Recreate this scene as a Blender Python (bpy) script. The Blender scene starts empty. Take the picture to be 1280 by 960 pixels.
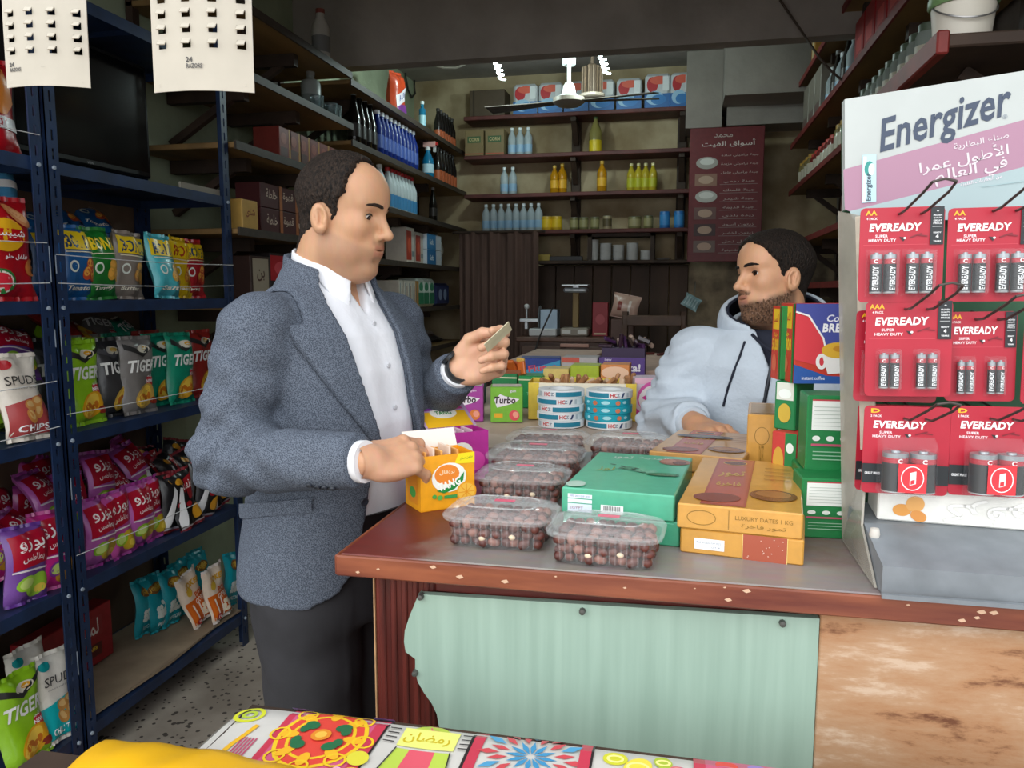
import bpy, bmesh, math, random
import numpy as np
from mathutils import Vector, Matrix, Euler
random.seed(7)
S = bpy.context.scene
C = S.collection
# ---------------------------------------------------------------- camera, sky, exposure
FPX, PSI, TH, CAMZ = 970.0, math.radians(12.13), math.radians(6.76), 1.45
cam = bpy.data.cameras.new('camera'); camo = bpy.data.objects.new('camera', cam); C.objects.link(camo)
cam.sensor_fit = 'HORIZONTAL'; cam.sensor_width = 36.0; cam.lens = 36.0 * FPX / 1280.0
cam.clip_start = 0.02
camo.location = (0, 0, CAMZ); camo.rotation_euler = (math.pi / 2 - TH, 0, PSI)
S.camera = camo
W = bpy.data.worlds.new('overcast_sky'); S.world = W; W.use_nodes = True
_bg = W.node_tree.nodes['Background']
_bg.inputs[0].default_value = (0.93, 0.965, 1.0, 1); _bg.inputs[1].default_value = 1.55
_sl = bpy.data.lights.new('hazy_sun_offscreen', 'SUN'); _so = bpy.data.objects.new('hazy_sun_offscreen', _sl); C.objects.link(_so)
_sl.energy = 1.1; _sl.angle = math.radians(60); _sl.color = (1.0, 0.97, 0.92)
_so.rotation_euler = (math.radians(58), 0, math.radians(-14)); _so.location = (0, -6, 8)
S.view_settings.view_transform = 'Standard'; S.view_settings.look = 'None'
S.view_settings.exposure = 0.36; S.view_settings.gamma = 1.0; S.view_settings.use_curve_mapping = False
# ---------------------------------------------------------------- helpers
_F = (-math.sin(PSI)*math.cos(TH), math.cos(PSI)*math.cos(TH), -math.sin(TH))
_R = (math.cos(PSI), math.sin(PSI), 0.0)
_U = (-math.sin(PSI)*math.sin(TH), math.cos(PSI)*math.sin(TH), math.cos(TH))
def at(x, y, X=None, Y=None, Z=None, d=None):
    """the world point seen at photo pixel (x, y) on a plane of known X, Y or Z, or at depth d"""
    a = (x-640)/FPX; b = (480-y)/FPX
    r = [_F[i]+a*_R[i]+b*_U[i] for i in range(3)]
    if X is not None: t = X/r[0]
    elif Y is not None: t = Y/r[1]
    elif Z is not None: t = (Z-CAMZ)/r[2]
    else: t = d
    return Vector((r[0]*t, r[1]*t, CAMZ+r[2]*t))
def lin(h):
    h = h.lstrip('#')
    out = []
    for i in (0, 2, 4):
        c = int(h[i:i+2], 16)/255.0
        out.append(c/12.92 if c <= 0.04045 else ((c+0.055)/1.055)**2.4)
    return out
_mats = {}
def M(h, rough=0.5, metal=0.0, var=0.0, scale=30.0, bump=0.0, spec=None, h2=None, trans=0.0, alpha=1.0, stretch=None, bscale=None, coat=0.0, name=None):
    key = (h, rough, metal, var, scale, bump, spec, h2, trans, alpha, stretch, bscale, coat)
    if key in _mats: return _mats[key]
    m = bpy.data.materials.new(name or 'mat_'+h.lstrip('#')); m.use_nodes = True
    nt = m.node_tree; b = nt.nodes['Principled BSDF']
    c = lin(h); b.inputs['Base Color'].default_value = (*c, 1)
    b.inputs['Roughness'].default_value = rough; b.inputs['Metallic'].default_value = metal
    if spec is not None: b.inputs['Specular IOR Level'].default_value = spec
    if trans: b.inputs['Transmission Weight'].default_value = trans; b.inputs['IOR'].default_value = 1.3
    if coat: b.inputs['Coat Weight'].default_value = coat; b.inputs['Coat Roughness'].default_value = 0.1
    if alpha < 1: b.inputs['Alpha'].default_value = alpha
    if var or h2 or bump:
        tc = nt.nodes.new('ShaderNodeTexCoord'); mp = nt.nodes.new('ShaderNodeMapping')
        nt.links.new(tc.outputs['Object'], mp.inputs[0])
        if stretch: mp.inputs['Scale'].default_value = stretch
        nz = nt.nodes.new('ShaderNodeTexNoise'); nz.inputs['Scale'].default_value = scale; nz.inputs['Detail'].default_value = 5
        nt.links.new(mp.outputs[0], nz.inputs['Vector'])
        if var or h2:
            rp = nt.nodes.new('ShaderNodeValToRGB')
            d2 = lin(h2) if h2 else [max(0, q*(1-var)) for q in c]
            u2 = c if h2 else [min(1, q*(1+var)) for q in c]
            rp.color_ramp.elements[0].position = 0.35; rp.color_ramp.elements[1].position = 0.65
            rp.color_ramp.elements[0].color = (*d2, 1); rp.color_ramp.elements[1].color = (*u2, 1)
            nt.links.new(nz.outputs['Fac'], rp.inputs[0]); nt.links.new(rp.outputs[0], b.inputs['Base Color'])
        if bump:
            bp = nt.nodes.new('ShaderNodeBump'); bp.inputs['Strength'].default_value = bump; bp.inputs['Distance'].default_value = 0.01
            src = nz
            if bscale:
                src = nt.nodes.new('ShaderNodeTexNoise'); src.inputs['Scale'].default_value = bscale; src.inputs['Detail'].default_value = 4
                nt.links.new(mp.outputs[0], src.inputs['Vector'])
            nt.links.new(src.outputs['Fac'], bp.inputs['Height']); nt.links.new(bp.outputs[0], b.inputs['Normal'])
    _mats[key] = m
    return m

class MB:
    """collects geometry for one mesh object"""
    def __init__(s): s.v = []; s.f = []; s.m = []; s.mats = []; s.T = Matrix()
    def mi(s, mat):
        if mat not in s.mats: s.mats.append(mat)
        return s.mats.index(mat)
    def add(s, vs, fs, mat):
        o = len(s.v); T = s.T
        s.v += [tuple(T @ Vector(p)) for p in vs]
        i = s.mi(mat)
        for f in fs: s.f.append(tuple(o+k for k in f)); s.m.append(i)
    def box(s, x0, x1, y0, y1, z0, z1, mat):
        vs = [(x, y, z) for z in (z0, z1) for y in (y0, y1) for x in (x0, x1)]
        s.add(vs, [(0,2,3,1),(4,5,7,6),(0,1,5,4),(2,6,7,3),(0,4,6,2),(1,3,7,5)], mat); return s
    def rbox(s, x0, x1, y0, y1, z0, z1, r, mat):
        """box with chamfered edges"""
        X=(x0,x1);Y=(y0,y1);Z=(z0,z1);vs=[];ix={}
        for i in (0,1):
            for j in (0,1):
                for k in (0,1):
                    p=[X[i],Y[j],Z[k]];q=[r if i==0 else -r,r if j==0 else -r,r if k==0 else -r]
                    for a in range(3):
                        w=[p[t]+(q[t] if t!=a else 0) for t in range(3)]
                        ix[(i,j,k,a)]=len(vs);vs.append(w)
        fs=[]
        def quad(a,side):
            o=[t for t in range(3) if t!=a];r_=[]
            for (u,v) in ((0,0),(1,0),(1,1),(0,1)):
                c=[0,0,0];c[a]=side;c[o[0]]=u;c[o[1]]=v;r_.append(ix[(*c,a)])
            flip=(side==0)!=(a==1)
            return r_[::-1] if flip else r_
        for a in range(3):
            for sd in (0,1): fs.append(quad(a,sd))
        for a in range(3):
            o=[t for t in range(3) if t!=a]
            for u in (0,1):
                for v in (0,1):
                    c0=[0,0,0];c1=[0,0,0];c0[o[0]]=c1[o[0]]=u;c0[o[1]]=c1[o[1]]=v;c1[a]=1
                    fs.append((ix[(*c0,o[0])],ix[(*c1,o[0])],ix[(*c1,o[1])],ix[(*c0,o[1])]))
        for i in (0,1):
            for j in (0,1):
                for k in (0,1): fs.append(tuple(ix[(i,j,k,a)] for a in range(3)))
        s.add(vs,fs,mat); return s
    def lathe(s, prof, n, mat, c=(0,0,0), cap=True, sx=1.0, sy=1.0):
        vs=[];fs=[];k=len(prof)
        for j in range(n):
            a=2*math.pi*j/n
            for r,z in prof: vs.append((c[0]+r*math.cos(a)*sx,c[1]+r*math.sin(a)*sy,c[2]+z))
        for j in range(n):
            j2=(j+1)%n
            for i in range(k-1): fs.append((j*k+i,j2*k+i,j2*k+i+1,j*k+i+1))
        if cap:
            if prof[0][0]>1e-6: fs.append(tuple(j*k for j in range(n))[::-1])
            if prof[-1][0]>1e-6: fs.append(tuple(j*k+k-1 for j in range(n)))
        s.add(vs,fs,mat); return s
    def tube(s, pts, r, n, mat, cap=True):
        pts=[Vector(p) for p in pts];vs=[];fs=[]
        rs=r if isinstance(r,(list,tuple)) else [r]*len(pts)
        for i,p in enumerate(pts):
            t=(pts[min(i+1,len(pts)-1)]-pts[max(i-1,0)]).normalized()
            a=t.cross(Vector((0,0,1)))
            if a.length<1e-3:a=t.cross(Vector((0,1,0)))
            a.normalize();b=t.cross(a)
            for j in range(n):
                w=2*math.pi*j/n;vs.append(p+(a*math.cos(w)+b*math.sin(w))*rs[i])
        for i in range(len(pts)-1):
            for j in range(n):
                j2=(j+1)%n;fs.append((i*n+j,i*n+j2,(i+1)*n+j2,(i+1)*n+j))
        if cap:
            fs.append(tuple(range(n))[::-1]);fs.append(tuple((len(pts)-1)*n+j for j in range(n)))
        s.add(vs,fs,mat); return s
    def bar(s, a, b, w, h, mat):
        """straight bar of rectangular section from a to b"""
        a=Vector(a);b=Vector(b);t=(b-a).normalized();x=t.cross(Vector((0,0,1)))
        if x.length<1e-3:x=Vector((1,0,0))
        x.normalize();y=x.cross(t);vs=[]
        for p in (a,b):
            for (i,j) in ((-1,-1),(1,-1),(1,1),(-1,1)): vs.append(p+x*w/2*i+y*h/2*j)
        s.add(vs,[(3,2,1,0),(4,5,6,7),(0,1,5,4),(1,2,6,5),(2,3,7,6),(3,0,4,7)],mat); return s
    def prism(s, pts, z0, z1, mat):
        n=len(pts)
        vs=[(p[0],p[1],z0) for p in pts]+[(p[0],p[1],z1) for p in pts]
        s.add(vs,[tuple(range(n))[::-1],tuple(range(n,2*n))]+[(i,(i+1)%n,n+(i+1)%n,n+i) for i in range(n)],mat); return s
    def grid(s, fn, nu, nv, mat, wrap=False):
        vs=[fn(i/nu,j/nv) for j in range(nv+1) for i in range(nu+1)]
        s.add(vs,[(j*(nu+1)+i,j*(nu+1)+i+1,(j+1)*(nu+1)+i+1,(j+1)*(nu+1)+i) for j in range(nv) for i in range(nu)],mat); return s
    def ball(s, c, r, mat, nu=10, nv=6):
        rx,ry,rz=r if isinstance(r,(list,tuple)) else (r,r,r)
        vs=[(c[0],c[1],c[2]-rz)]
        for j in range(1,nv):
            a=math.pi*j/nv-math.pi/2
            for i in range(nu):
                w=2*math.pi*i/nu;vs.append((c[0]+rx*math.cos(a)*math.cos(w),c[1]+ry*math.cos(a)*math.sin(w),c[2]+rz*math.sin(a)))
        vs.append((c[0],c[1],c[2]+rz));L=len(vs)-1;fs=[]
        for i in range(nu):
            i2=(i+1)%nu;fs.append((0,1+i2,1+i));fs.append((L,L-nu+i,L-nu+i2))
            for j in range(nv-2): fs.append((1+j*nu+i,1+j*nu+i2,1+(j+1)*nu+i2,1+(j+1)*nu+i))
        s.add(vs,fs,mat); return s
    def mesh(s, name, smooth=None):
        me=bpy.data.meshes.new(name);me.from_pydata(s.v,[],s.f)
        for m in s.mats: me.materials.append(m)
        if len(s.mats)>1: me.polygons.foreach_set('material_index',s.m)
        if smooth is not None:
            me.shade_smooth();me.set_sharp_from_angle(angle=math.radians(smooth))
        me.update(); return me
    def build(s, name, parent=None, smooth=None, loc=None, rot=None):
        return link(name, s.mesh(name, smooth), parent, loc, rot)
def link(name, me, parent=None, loc=None, rot=None):
    o=bpy.data.objects.new(name,me);C.objects.link(o)
    if parent is not None:o.parent=parent
    if loc is not None:o.location=loc
    if rot is not None:o.rotation_euler=rot
    return o
def tag(o, label, cat, group=None):
    o['label']=label;o['category']=cat
    if group:o['group']=group
    return o
def thing(name, label, cat, loc=(0,0,0), rot=(0,0,0), group=None):
    o=link(name,None,None,loc,rot);o.empty_display_size=0.05;return tag(o,label,cat,group)
def struct(name, mb, parent=None, smooth=None):
    o=mb.build(name,parent,smooth)
    if parent is None:o['kind']='structure'
    return o
def dup(root, loc=None, rot=None, label=None, group=None, scale=None):
    r=root.copy();C.objects.link(r)
    if loc is not None:r.location=loc
    if rot is not None:r.rotation_euler=rot
    if scale is not None:r.scale=scale
    if label:r['label']=label
    if group:r['group']=group
    for ch in list(root.children):
        c=ch.copy();C.objects.link(c);c.parent=r;c.matrix_parent_inverse=ch.matrix_parent_inverse.copy()
        for g in ch.children:
            d=g.copy();C.objects.link(d);d.parent=c
    return r
ORD=['first','second','third','fourth','fifth','sixth','seventh','eighth','ninth','tenth','eleventh','twelfth','thirteenth','fourteenth']
# ---- lettering
_ar={'ا':(0xFE8D,2),'ب':(0xFE8F,4),'ة':(0xFE93,2),'ت':(0xFE95,4),'ث':(0xFE99,4),'ج':(0xFE9D,4),'ح':(0xFEA1,4),'خ':(0xFEA5,4),'د':(0xFEA9,2),'ذ':(0xFEAB,2),'ر':(0xFEAD,2),'ز':(0xFEAF,2),'س':(0xFEB1,4),'ش':(0xFEB5,4),'ص':(0xFEB9,4),'ض':(0xFEBD,4),'ط':(0xFEC1,4),'ظ':(0xFEC5,4),'ع':(0xFEC9,4),'غ':(0xFECD,4),'ف':(0xFED1,4),'ق':(0xFED5,4),'ك':(0xFED9,4),'ل':(0xFEDD,4),'م':(0xFEE1,4),'ن':(0xFEE5,4),'ه':(0xFEE9,4),'و':(0xFEED,2),'ى':(0xFEEF,2),'ي':(0xFEF1,4),'أ':(0xFE83,2),'إ':(0xFE87,2),'لا':(0xFEFB,2),'لأ':(0xFEF7,2)}
def arab(s):
    """joined Arabic letter forms in visual order"""
    toks=[];i=0
    while i<len(s):
        if s[i:i+2] in _ar: toks.append(s[i:i+2]);i+=2
        else: toks.append(s[i]);i+=1
    out=[]
    for k,t in enumerate(toks):
        if t not in _ar: out.append(t);continue
        b,n=_ar[t]
        prev=k>0 and toks[k-1] in _ar and _ar[toks[k-1]][1]==4
        nxt=n==4 and k+1<len(toks) and toks[k+1] in _ar
        out.append(chr(b+(3 if prev and nxt else 2 if nxt else 1 if prev else 0)))
    return ''.join(out[::-1])
_tx={}
def textmesh(s, bold=0.0, shear=0.0):
    bold=min(bold,.016 if any('\u0600'<=q<='\u06ff' for q in s) else .034)
    key=(s,bold,shear)
    if key in _tx:return _tx[key]
    c=bpy.data.curves.new('t','FONT');c.body=arab(s) if any('\u0600'<=q<='\u06ff' for q in s) else s
    c.resolution_u=2;c.offset=bold;c.shear=shear;c.space_character=1.0+bold*1.2
    o=bpy.data.objects.new('t',c);C.objects.link(o)
    dg=bpy.context.evaluated_depsgraph_get();dg.update()
    me=bpy.data.meshes.new_from_object(o.evaluated_get(dg))
    vs=[(v.co.x,v.co.y) for v in me.vertices];fs=[tuple(p.vertices) for p in me.polygons]
    bpy.data.objects.remove(o);bpy.data.curves.remove(c);bpy.data.meshes.remove(me)
    if vs:
        x0=min(p[0] for p in vs);x1=max(p[0] for p in vs);y0=min(p[1] for p in vs);y1=max(p[1] for p in vs)
        vs=[(p[0]-(x0+x1)/2,p[1]-(y0+y1)/2) for p in vs];size=(x1-x0,y1-y0)
    else: size=(1,1)
    _tx[key]=(vs,fs,size);return _tx[key]
class Art:
    """flat print laid on a surface: shapes in (u,v) metres mapped by mp(u,v,offset) to 3D"""
    def __init__(s, mp, step=0.00012, sub=None, off=0.0006, rough=0.45):
        s.mp=mp;s.step=step;s.sub=sub;s.layer=off;s.mb=MB();s.rough=rough
    def _put(s, vs, fs, col):
        mat=M(col,s.rough) if isinstance(col,str) else col
        if s.sub:
            bm=bmesh.new();bv=[bm.verts.new((p[0],p[1],0)) for p in vs]
            for f in fs:
                try:bm.faces.new([bv[i] for i in f])
                except ValueError:pass
            bmesh.ops.triangulate(bm,faces=bm.faces[:])
            for _ in range(4):
                es=[e for e in bm.edges if e.calc_length()>s.sub]
                if not es:break
                bmesh.ops.subdivide_edges(bm,edges=es,cuts=1)
                bmesh.ops.triangulate(bm,faces=[f for f in bm.faces if len(f.verts)>3])
            bm.verts.index_update();vs=[(v.co.x,v.co.y) for v in bm.verts];fs=[tuple(v.index for v in f.verts) for f in bm.faces];bm.free()
        s.mb.add([s.mp(p[0],p[1],s.layer) for p in vs],fs,mat);s.layer+=s.step
        return s
    def rect(s,u0,v0,u1,v1,col): return s._put([(u0,v0),(u1,v0),(u1,v1),(u0,v1)],[(0,1,2,3)],col)
    def poly(s,pts,col): return s._put(pts,[tuple(range(len(pts)))],col)
    def ell(s,cu,cv,ru,rv,col,n=20,rot=0):
        ca,sa=math.cos(rot),math.sin(rot);pts=[]
        for i in range(n):
            a=2*math.pi*i/n;x=ru*math.cos(a);y=rv*math.sin(a);pts.append((cu+x*ca-y*sa,cv+x*sa+y*ca))
        return s.poly(pts,col)
    def ring(s,cu,cv,ru,rv,w,col,n=24,a0=0,a1=2*math.pi):
        vs=[];fs=[]
        for i in range(n+1):
            a=a0+(a1-a0)*i/n
            vs+=[(cu+ru*math.cos(a),cv+rv*math.sin(a)),(cu+(ru-w)*math.cos(a),cv+(rv-w)*math.sin(a))]
        return s._put(vs,[(2*i,2*i+2,2*i+3,2*i+1) for i in range(n)],col)
    def line(s,pts,w,col):
        vs=[];fs=[]
        for i,p in enumerate(pts):
            a=pts[max(i-1,0)];b=pts[min(i+1,len(pts)-1)];dx,dy=b[0]-a[0],b[1]-a[1];L=math.hypot(dx,dy) or 1
            vs+=[(p[0]-dy/L*w/2,p[1]+dx/L*w/2),(p[0]+dy/L*w/2,p[1]-dx/L*w/2)]
        return s._put(vs,[(2*i,2*i+1,2*i+3,2*i+2) for i in range(len(pts)-1)],col)
    def text(s,t,cu,cv,h=None,w=None,col='#ffffff',bold=0.03,shear=0.0,rot=0.0,wave=None):
        vs,fs,(tw,th)=textmesh(t,bold,shear)
        if not vs:return s
        if h is None:sy=sx=w/tw
        elif w is None:sx=sy=h/th
        else:sx=w/tw;sy=h/th
        ca,sa=math.cos(rot),math.sin(rot)
        pts=[]
        for x,y in vs:
            x*=sx;y*=sy
            pts.append((cu+x*ca-y*sa,cv+x*sa+y*ca))
        sub=s.sub;s.sub=None;s._put(pts,fs,col);s.sub=sub;return s
    def build(s,name,parent): return s.mb.build(name,parent) if s.mb.v else None
def face_y(x0,z0,y):      # print on a face that looks towards -Y; (u,v) from its lower left corner
    return lambda u,v,o:(x0+u,y-o,z0+v)
def face_x(x,y0,z0):      # print on a face that looks towards +X
    return lambda u,v,o:(x+o,y0+u,z0+v)
def face_nx(x,y0,z0):     # print on a face that looks towards -X
    return lambda u,v,o:(x-o,y0-u,z0+v)
def face_z(x0,y0,z):      # print on a top face
    return lambda u,v,o:(x0+u,y0+v,z+o)
def face_cyl(r,z0,a0=-math.pi/2):   # print round an upright cylinder, u measured along the arc from the front
    return lambda u,v,o:((r+o)*math.cos(a0+u/r),(r+o)*math.sin(a0+u/r),z0+v)
# ---- implicit surfaces for people
def surface_net(fn, lo, hi, h):
    n=[int(math.ceil((hi[i]-lo[i])/h))+1 for i in range(3)]
    ax=[(lo[i]+np.arange(n[i])*h).astype(np.float32) for i in range(3)]
    X,Y,Z=np.meshgrid(*ax,indexing='ij')
    D=fn(X,Y,Z).astype(np.float32);D[D==0]=1e-7
    sg=D<0
    c=[n[i]-1 for i in range(3)]
    cnt=np.zeros(c,np.float32);acc=np.zeros(c+[3],np.float32)
    def sl(a,o): return a[o[0]:o[0]+c[0],o[1]:o[1]+c[1],o[2]:o[2]+c[2]]
    for axis in range(3):
        oth=[i for i in range(3) if i!=axis]
        for u in (0,1):
            for v in (0,1):
                o0=[0,0,0];o0[oth[0]]=u;o0[oth[1]]=v;o1=list(o0);o1[axis]=1
                d0=sl(D,o0);d1=sl(D,o1);cr=(d0<0)!=(d1<0)
                den=np.where(cr,d0-d1,1);t=np.where(cr,d0/den,0)
                cnt+=cr
                for k in range(3):
                    acc[...,k]+=np.where(cr,(t if k==axis else float(o0[k])),0)
    act=cnt>0;idx=-np.ones(c,np.int64);N=int(act.sum());idx[act]=np.arange(N)
    ii=np.argwhere(act);P=acc[act]/cnt[act][:,None]
    V=np.array(lo,np.float32)[None]+(ii+P)*h
    quads=[]
    for axis in range(3):
        a,b=[(1,2),(2,0),(0,1)][axis]
        s0=[slice(None)]*3;s1=[slice(None)]*3;s0[axis]=slice(0,n[axis]-1);s1[axis]=slice(1,n[axis])
        e0=sg[tuple(s0)];e1=sg[tuple(s1)];E=np.argwhere(e0!=e1)
        ok=(E[:,a]>0)&(E[:,b]>0)&(E[:,a]<n[a]-1)&(E[:,b]<n[b]-1);E=E[ok]
        if len(E)==0:continue
        fl=e0[tuple(E.T)]
        q=[]
        for (da,db) in ((-1,-1),(0,-1),(0,0),(-1,0)):
            K=E.copy();K[:,a]+=da;K[:,b]+=db;q.append(idx[tuple(K.T)])
        Q=np.stack(q,1);Q[~fl]=Q[~fl][:,::-1];quads.append(Q)
    return V,np.concatenate(quads)
def np_mesh(name,V,Q,mats,smooth=True):
    me=bpy.data.meshes.new(name);me.vertices.add(len(V));me.vertices.foreach_set('co',np.asarray(V,np.float32).ravel())
    me.loops.add(len(Q)*4);me.loops.foreach_set('vertex_index',Q.astype(np.int32).ravel())
    me.polygons.add(len(Q));me.polygons.foreach_set('loop_start',np.arange(len(Q),dtype=np.int32)*4)
    for m in mats:me.materials.append(m)
    me.update(calc_edges=True);me.validate()
    if smooth:me.shade_smooth()
    return me
def smin(a,b,k):
    h=np.clip(0.5+0.5*(b-a)/k,0,1);return b+(a-b)*h-k*h*(1-h)
def smax(a,b,k): return -smin(-a,-b,k)
def s_ell(X,Y,Z,c,r,R=None):
    x=X-c[0];y=Y-c[1];z=Z-c[2]
    if R is not None:
        x,y,z=[R[0][i]*x+R[1][i]*y+R[2][i]*z for i in range(3)]
    k0=np.sqrt((x/r[0])**2+(y/r[1])**2+(z/r[2])**2)+1e-6
    k1=np.sqrt((x/r[0]**2)**2+(y/r[1]**2)**2+(z/r[2]**2)**2)+1e-6
    return k0*(k0-1)/k1
def s_cap(X,Y,Z,a,b,ra,rb):
    ab=[b[i]-a[i] for i in range(3)];L=sum(q*q for q in ab)+1e-9
    t=np.clip(((X-a[0])*ab[0]+(Y-a[1])*ab[1]+(Z-a[2])*ab[2])/L,0,1)
    return np.sqrt((X-a[0]-t*ab[0])**2+(Y-a[1]-t*ab[1])**2+(Z-a[2]-t*ab[2])**2)-(ra+(rb-ra)*t)
def rotm(rx=0,ry=0,rz=0): return np.array(Euler((rx,ry,rz)).to_matrix())
# ---------------------------------------------------------------- room shell
def terrazzo():
    m=bpy.data.materials.new('terrazzo_floor');m.use_nodes=True;nt=m.node_tree;b=nt.nodes['Principled BSDF'];b.inputs['Roughness'].default_value=.7
    tc=nt.nodes.new('ShaderNodeTexCoord');v=nt.nodes.new('ShaderNodeTexVoronoi');v.inputs['Scale'].default_value=38
    nz=nt.nodes.new('ShaderNodeTexNoise');nz.inputs['Scale'].default_value=3.5;nz.inputs['Detail'].default_value=8
    nz2=nt.nodes.new('ShaderNodeTexNoise');nz2.inputs['Scale'].default_value=20
    for q in (v,nz,nz2): nt.links.new(tc.outputs['Object'],q.inputs['Vector'])
    r=nt.nodes.new('ShaderNodeValToRGB');r.color_ramp.elements[0].color=(*lin('#8d8377'),1);r.color_ramp.elements[1].color=(*lin('#b5ab9e'),1)
    r.color_ramp.elements[0].position=.35;r.color_ramp.elements[1].position=.65;nt.links.new(nz.outputs['Fac'],r.inputs[0])
    th=nt.nodes.new('ShaderNodeMath');th.operation='MULTIPLY';nt.links.new(nz2.outputs['Fac'],th.inputs[0]);th.inputs[1].default_value=.5
    lt=nt.nodes.new('ShaderNodeMath');lt.operation='LESS_THAN';nt.links.new(v.outputs['Distance'],lt.inputs[0]);nt.links.new(th.outputs[0],lt.inputs[1])
    mx=nt.nodes.new('ShaderNodeMix');mx.data_type='RGBA';nt.links.new(lt.outputs[0],mx.inputs[0]);nt.links.new(r.outputs[0],mx.inputs[6]);mx.inputs[7].default_value=(*lin('#4a433d'),1)
    nt.links.new(mx.outputs[2],b.inputs['Base Color']);return m
XL,XRW,YB,ZC=-2.16,1.12,6.25,3.15
b=MB();b.box(-2.4,1.4,.6,6.5,-.12,0,terrazzo());struct('floor',b)
b=MB();b.box(-14,14,-14,.6,-.16,-.004,M('#8e8880',.9,var=.2,scale=2));b.build('ground')['kind']='structure'
plaster=M('#7d7a6c',.85,var=.18,scale=5,bump=.25,bscale=40)
green_pl=M('#9aa58a',.8,var=.14,scale=4,bump=.2,bscale=30)
b=MB();b.box(XL-.15,XL,1.15,YB+.15,0,ZC,green_pl);struct('wall_left',b)
b=MB();b.box(XRW,XRW+.15,1.15,YB+.15,0,ZC,M('#6d655c',.85,var=.2,scale=4,bump=.2,bscale=30));wr=struct('wall_right',b)
b=MB();b.box(XL,XRW,YB,YB+.15,0,ZC,M('#b9a888',.85,h2='#8b7757',scale=3.2,bump=.2,bscale=25));wb=struct('wall_back',b)
conc=M('#968f88',.9,var=.16,scale=3,bump=.3,bscale=22)
b=MB();b.box(XL-.15,XRW+.15,1.2,YB+.15,ZC,ZC+.15,conc);ce=struct('ceiling',b)
zb=at(640,70,Y=4.2).z
b=MB();b.box(XL,XRW,4.2,4.3,zb,ZC,conc);b.build('beam',ce)
b=MB();b.box(XL-.15,XRW+.15,1.2,1.36,2.62,ZC,M('#8f8980',.85,var=.15,scale=3));struct('wall_front',b)
# concrete pillar and stepped haunches where the back wall meets the right side
p0=at(857,150,Y=5.9);p1=at(905,60,Y=5.9)
b=MB();b.box(p0.x,p1.x,5.9,YB,at(870,160,Y=5.9).z,ZC,conc);b.build('pillar',wb)
q0=at(906,118,Y=5.6);q1=at(978,60,Y=5.6)
b=MB();b.box(q0.x,XRW,5.6,YB,at(930,118,Y=5.6).z,ZC,conc);b.build('haunch',wb)
q0=at(908,156,Y=5.95)
b=MB();b.box(q0.x,XRW,5.95,YB,at(930,156,Y=5.95).z,ZC,conc);b.build('haunch',wb)
# dark timber boarding and flaking plaster on the lower back wall
dk=M('#4a382c',.7,var=.3,scale=6,stretch=(1,1,.25),bump=.2)
x0=at(672,300,Y=6.2).x;x1=at(862,300,Y=6.2).x;n=8
for i in range(n):
    a=x0+(x1-x0)*i/n;c=x0+(x1-x0)*(i+1)/n
    b=MB();b.rbox(a+.003,c-.003,6.2+.012*(i%2)*.4,YB,.0,1.66,.004,dk);b.build('plank',wb)
b=MB();b.box(x1,XRW,6.22,YB,.0,1.7,M('#9a8a70',.9,h2='#5a4f42',scale=7,bump=.5,bscale=18));b.build('render_patch',wb)
# wire looped on the left wall under the beam
bl=M('#2b2b2b',.6)
def wire(name,pts,r,mat,label,cat='cable',group=None):
    b=MB();b.tube(pts,r,5,mat);return tag(b.build(name,None,60),label,cat,group)
w=[at(x,y,X=-2.14) for x,y in ((506,78),(507,95),(510,112),(515,122),(519,117),(518,100),(515,84),(512,79))]
wire('cable',[tuple(p) for p in w],.007,bl,'thin black cable looping down the green wall under the beam')
w=[at(x,y,Y=4.58) for x,y in ((540,80),(555,85),(570,85),(580,81),(587,76))]
wire('cable',[tuple(p) for p in w],.006,M('#c8c8c0',.5),'short white cable sagging below the concrete beam')
w=[at(975,0,Y=4.195),at(1000,36,Y=4.15),at(1024,72,Y=4.1),at(1040,90,Y=4.1),at(1052,100,X=.732)]
wire('cable',[tuple(p) for p in w],.006,M('#4a4038',.6),'thin brown cable strung across to the red shelf edge')
# ---------------------------------------------------------------- blue slotted steel racks
blue=M('#182d4f',.45,var=.25,scale=14,bump=.05);blue2=blue;scr=M('#9aa7b5',.6)
RX0,RX1=-2.12,-1.72
SHZ=[.135,.59,1.04,1.425,1.815,2.30]
def post(x,y,sx,sy,h=2.45):
    b=MB();t=.003;w=.042;hs=.004
    def strip(u0,u1,z0,z1):      # a piece of both flanges between u0 and u1 across their width
        b.box(min(x-sx*u0,x-sx*u1),max(x-sx*u0,x-sx*u1),min(y,y+sy*t),max(y,y+sy*t),z0,z1,blue)
        b.box(min(x,x-sx*t),max(x,x-sx*t),min(y+sy*u0,y+sy*u1),max(y+sy*u0,y+sy*u1),z0,z1,blue)
    uc=w*.55;strip(0,uc-hs,0,h);strip(uc+hs,w,0,h)
    z=.05;last=0
    while z<h-.05:   # bridges between the punched slots
        strip(uc-hs,uc+hs,last,z);last=z+.03;z+=.052
    strip(uc-hs,uc+hs,last,h)
    for k in range(3):   # scratches where the paint is gone
        zz=random.uniform(.2,2.2);b.box(min(x,x+sx*.0008),max(x,x+sx*.0008),y+sy*.004,y+sy*.004+.003,zz,zz+random.uniform(.04,.2),scr)
    return b
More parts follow.
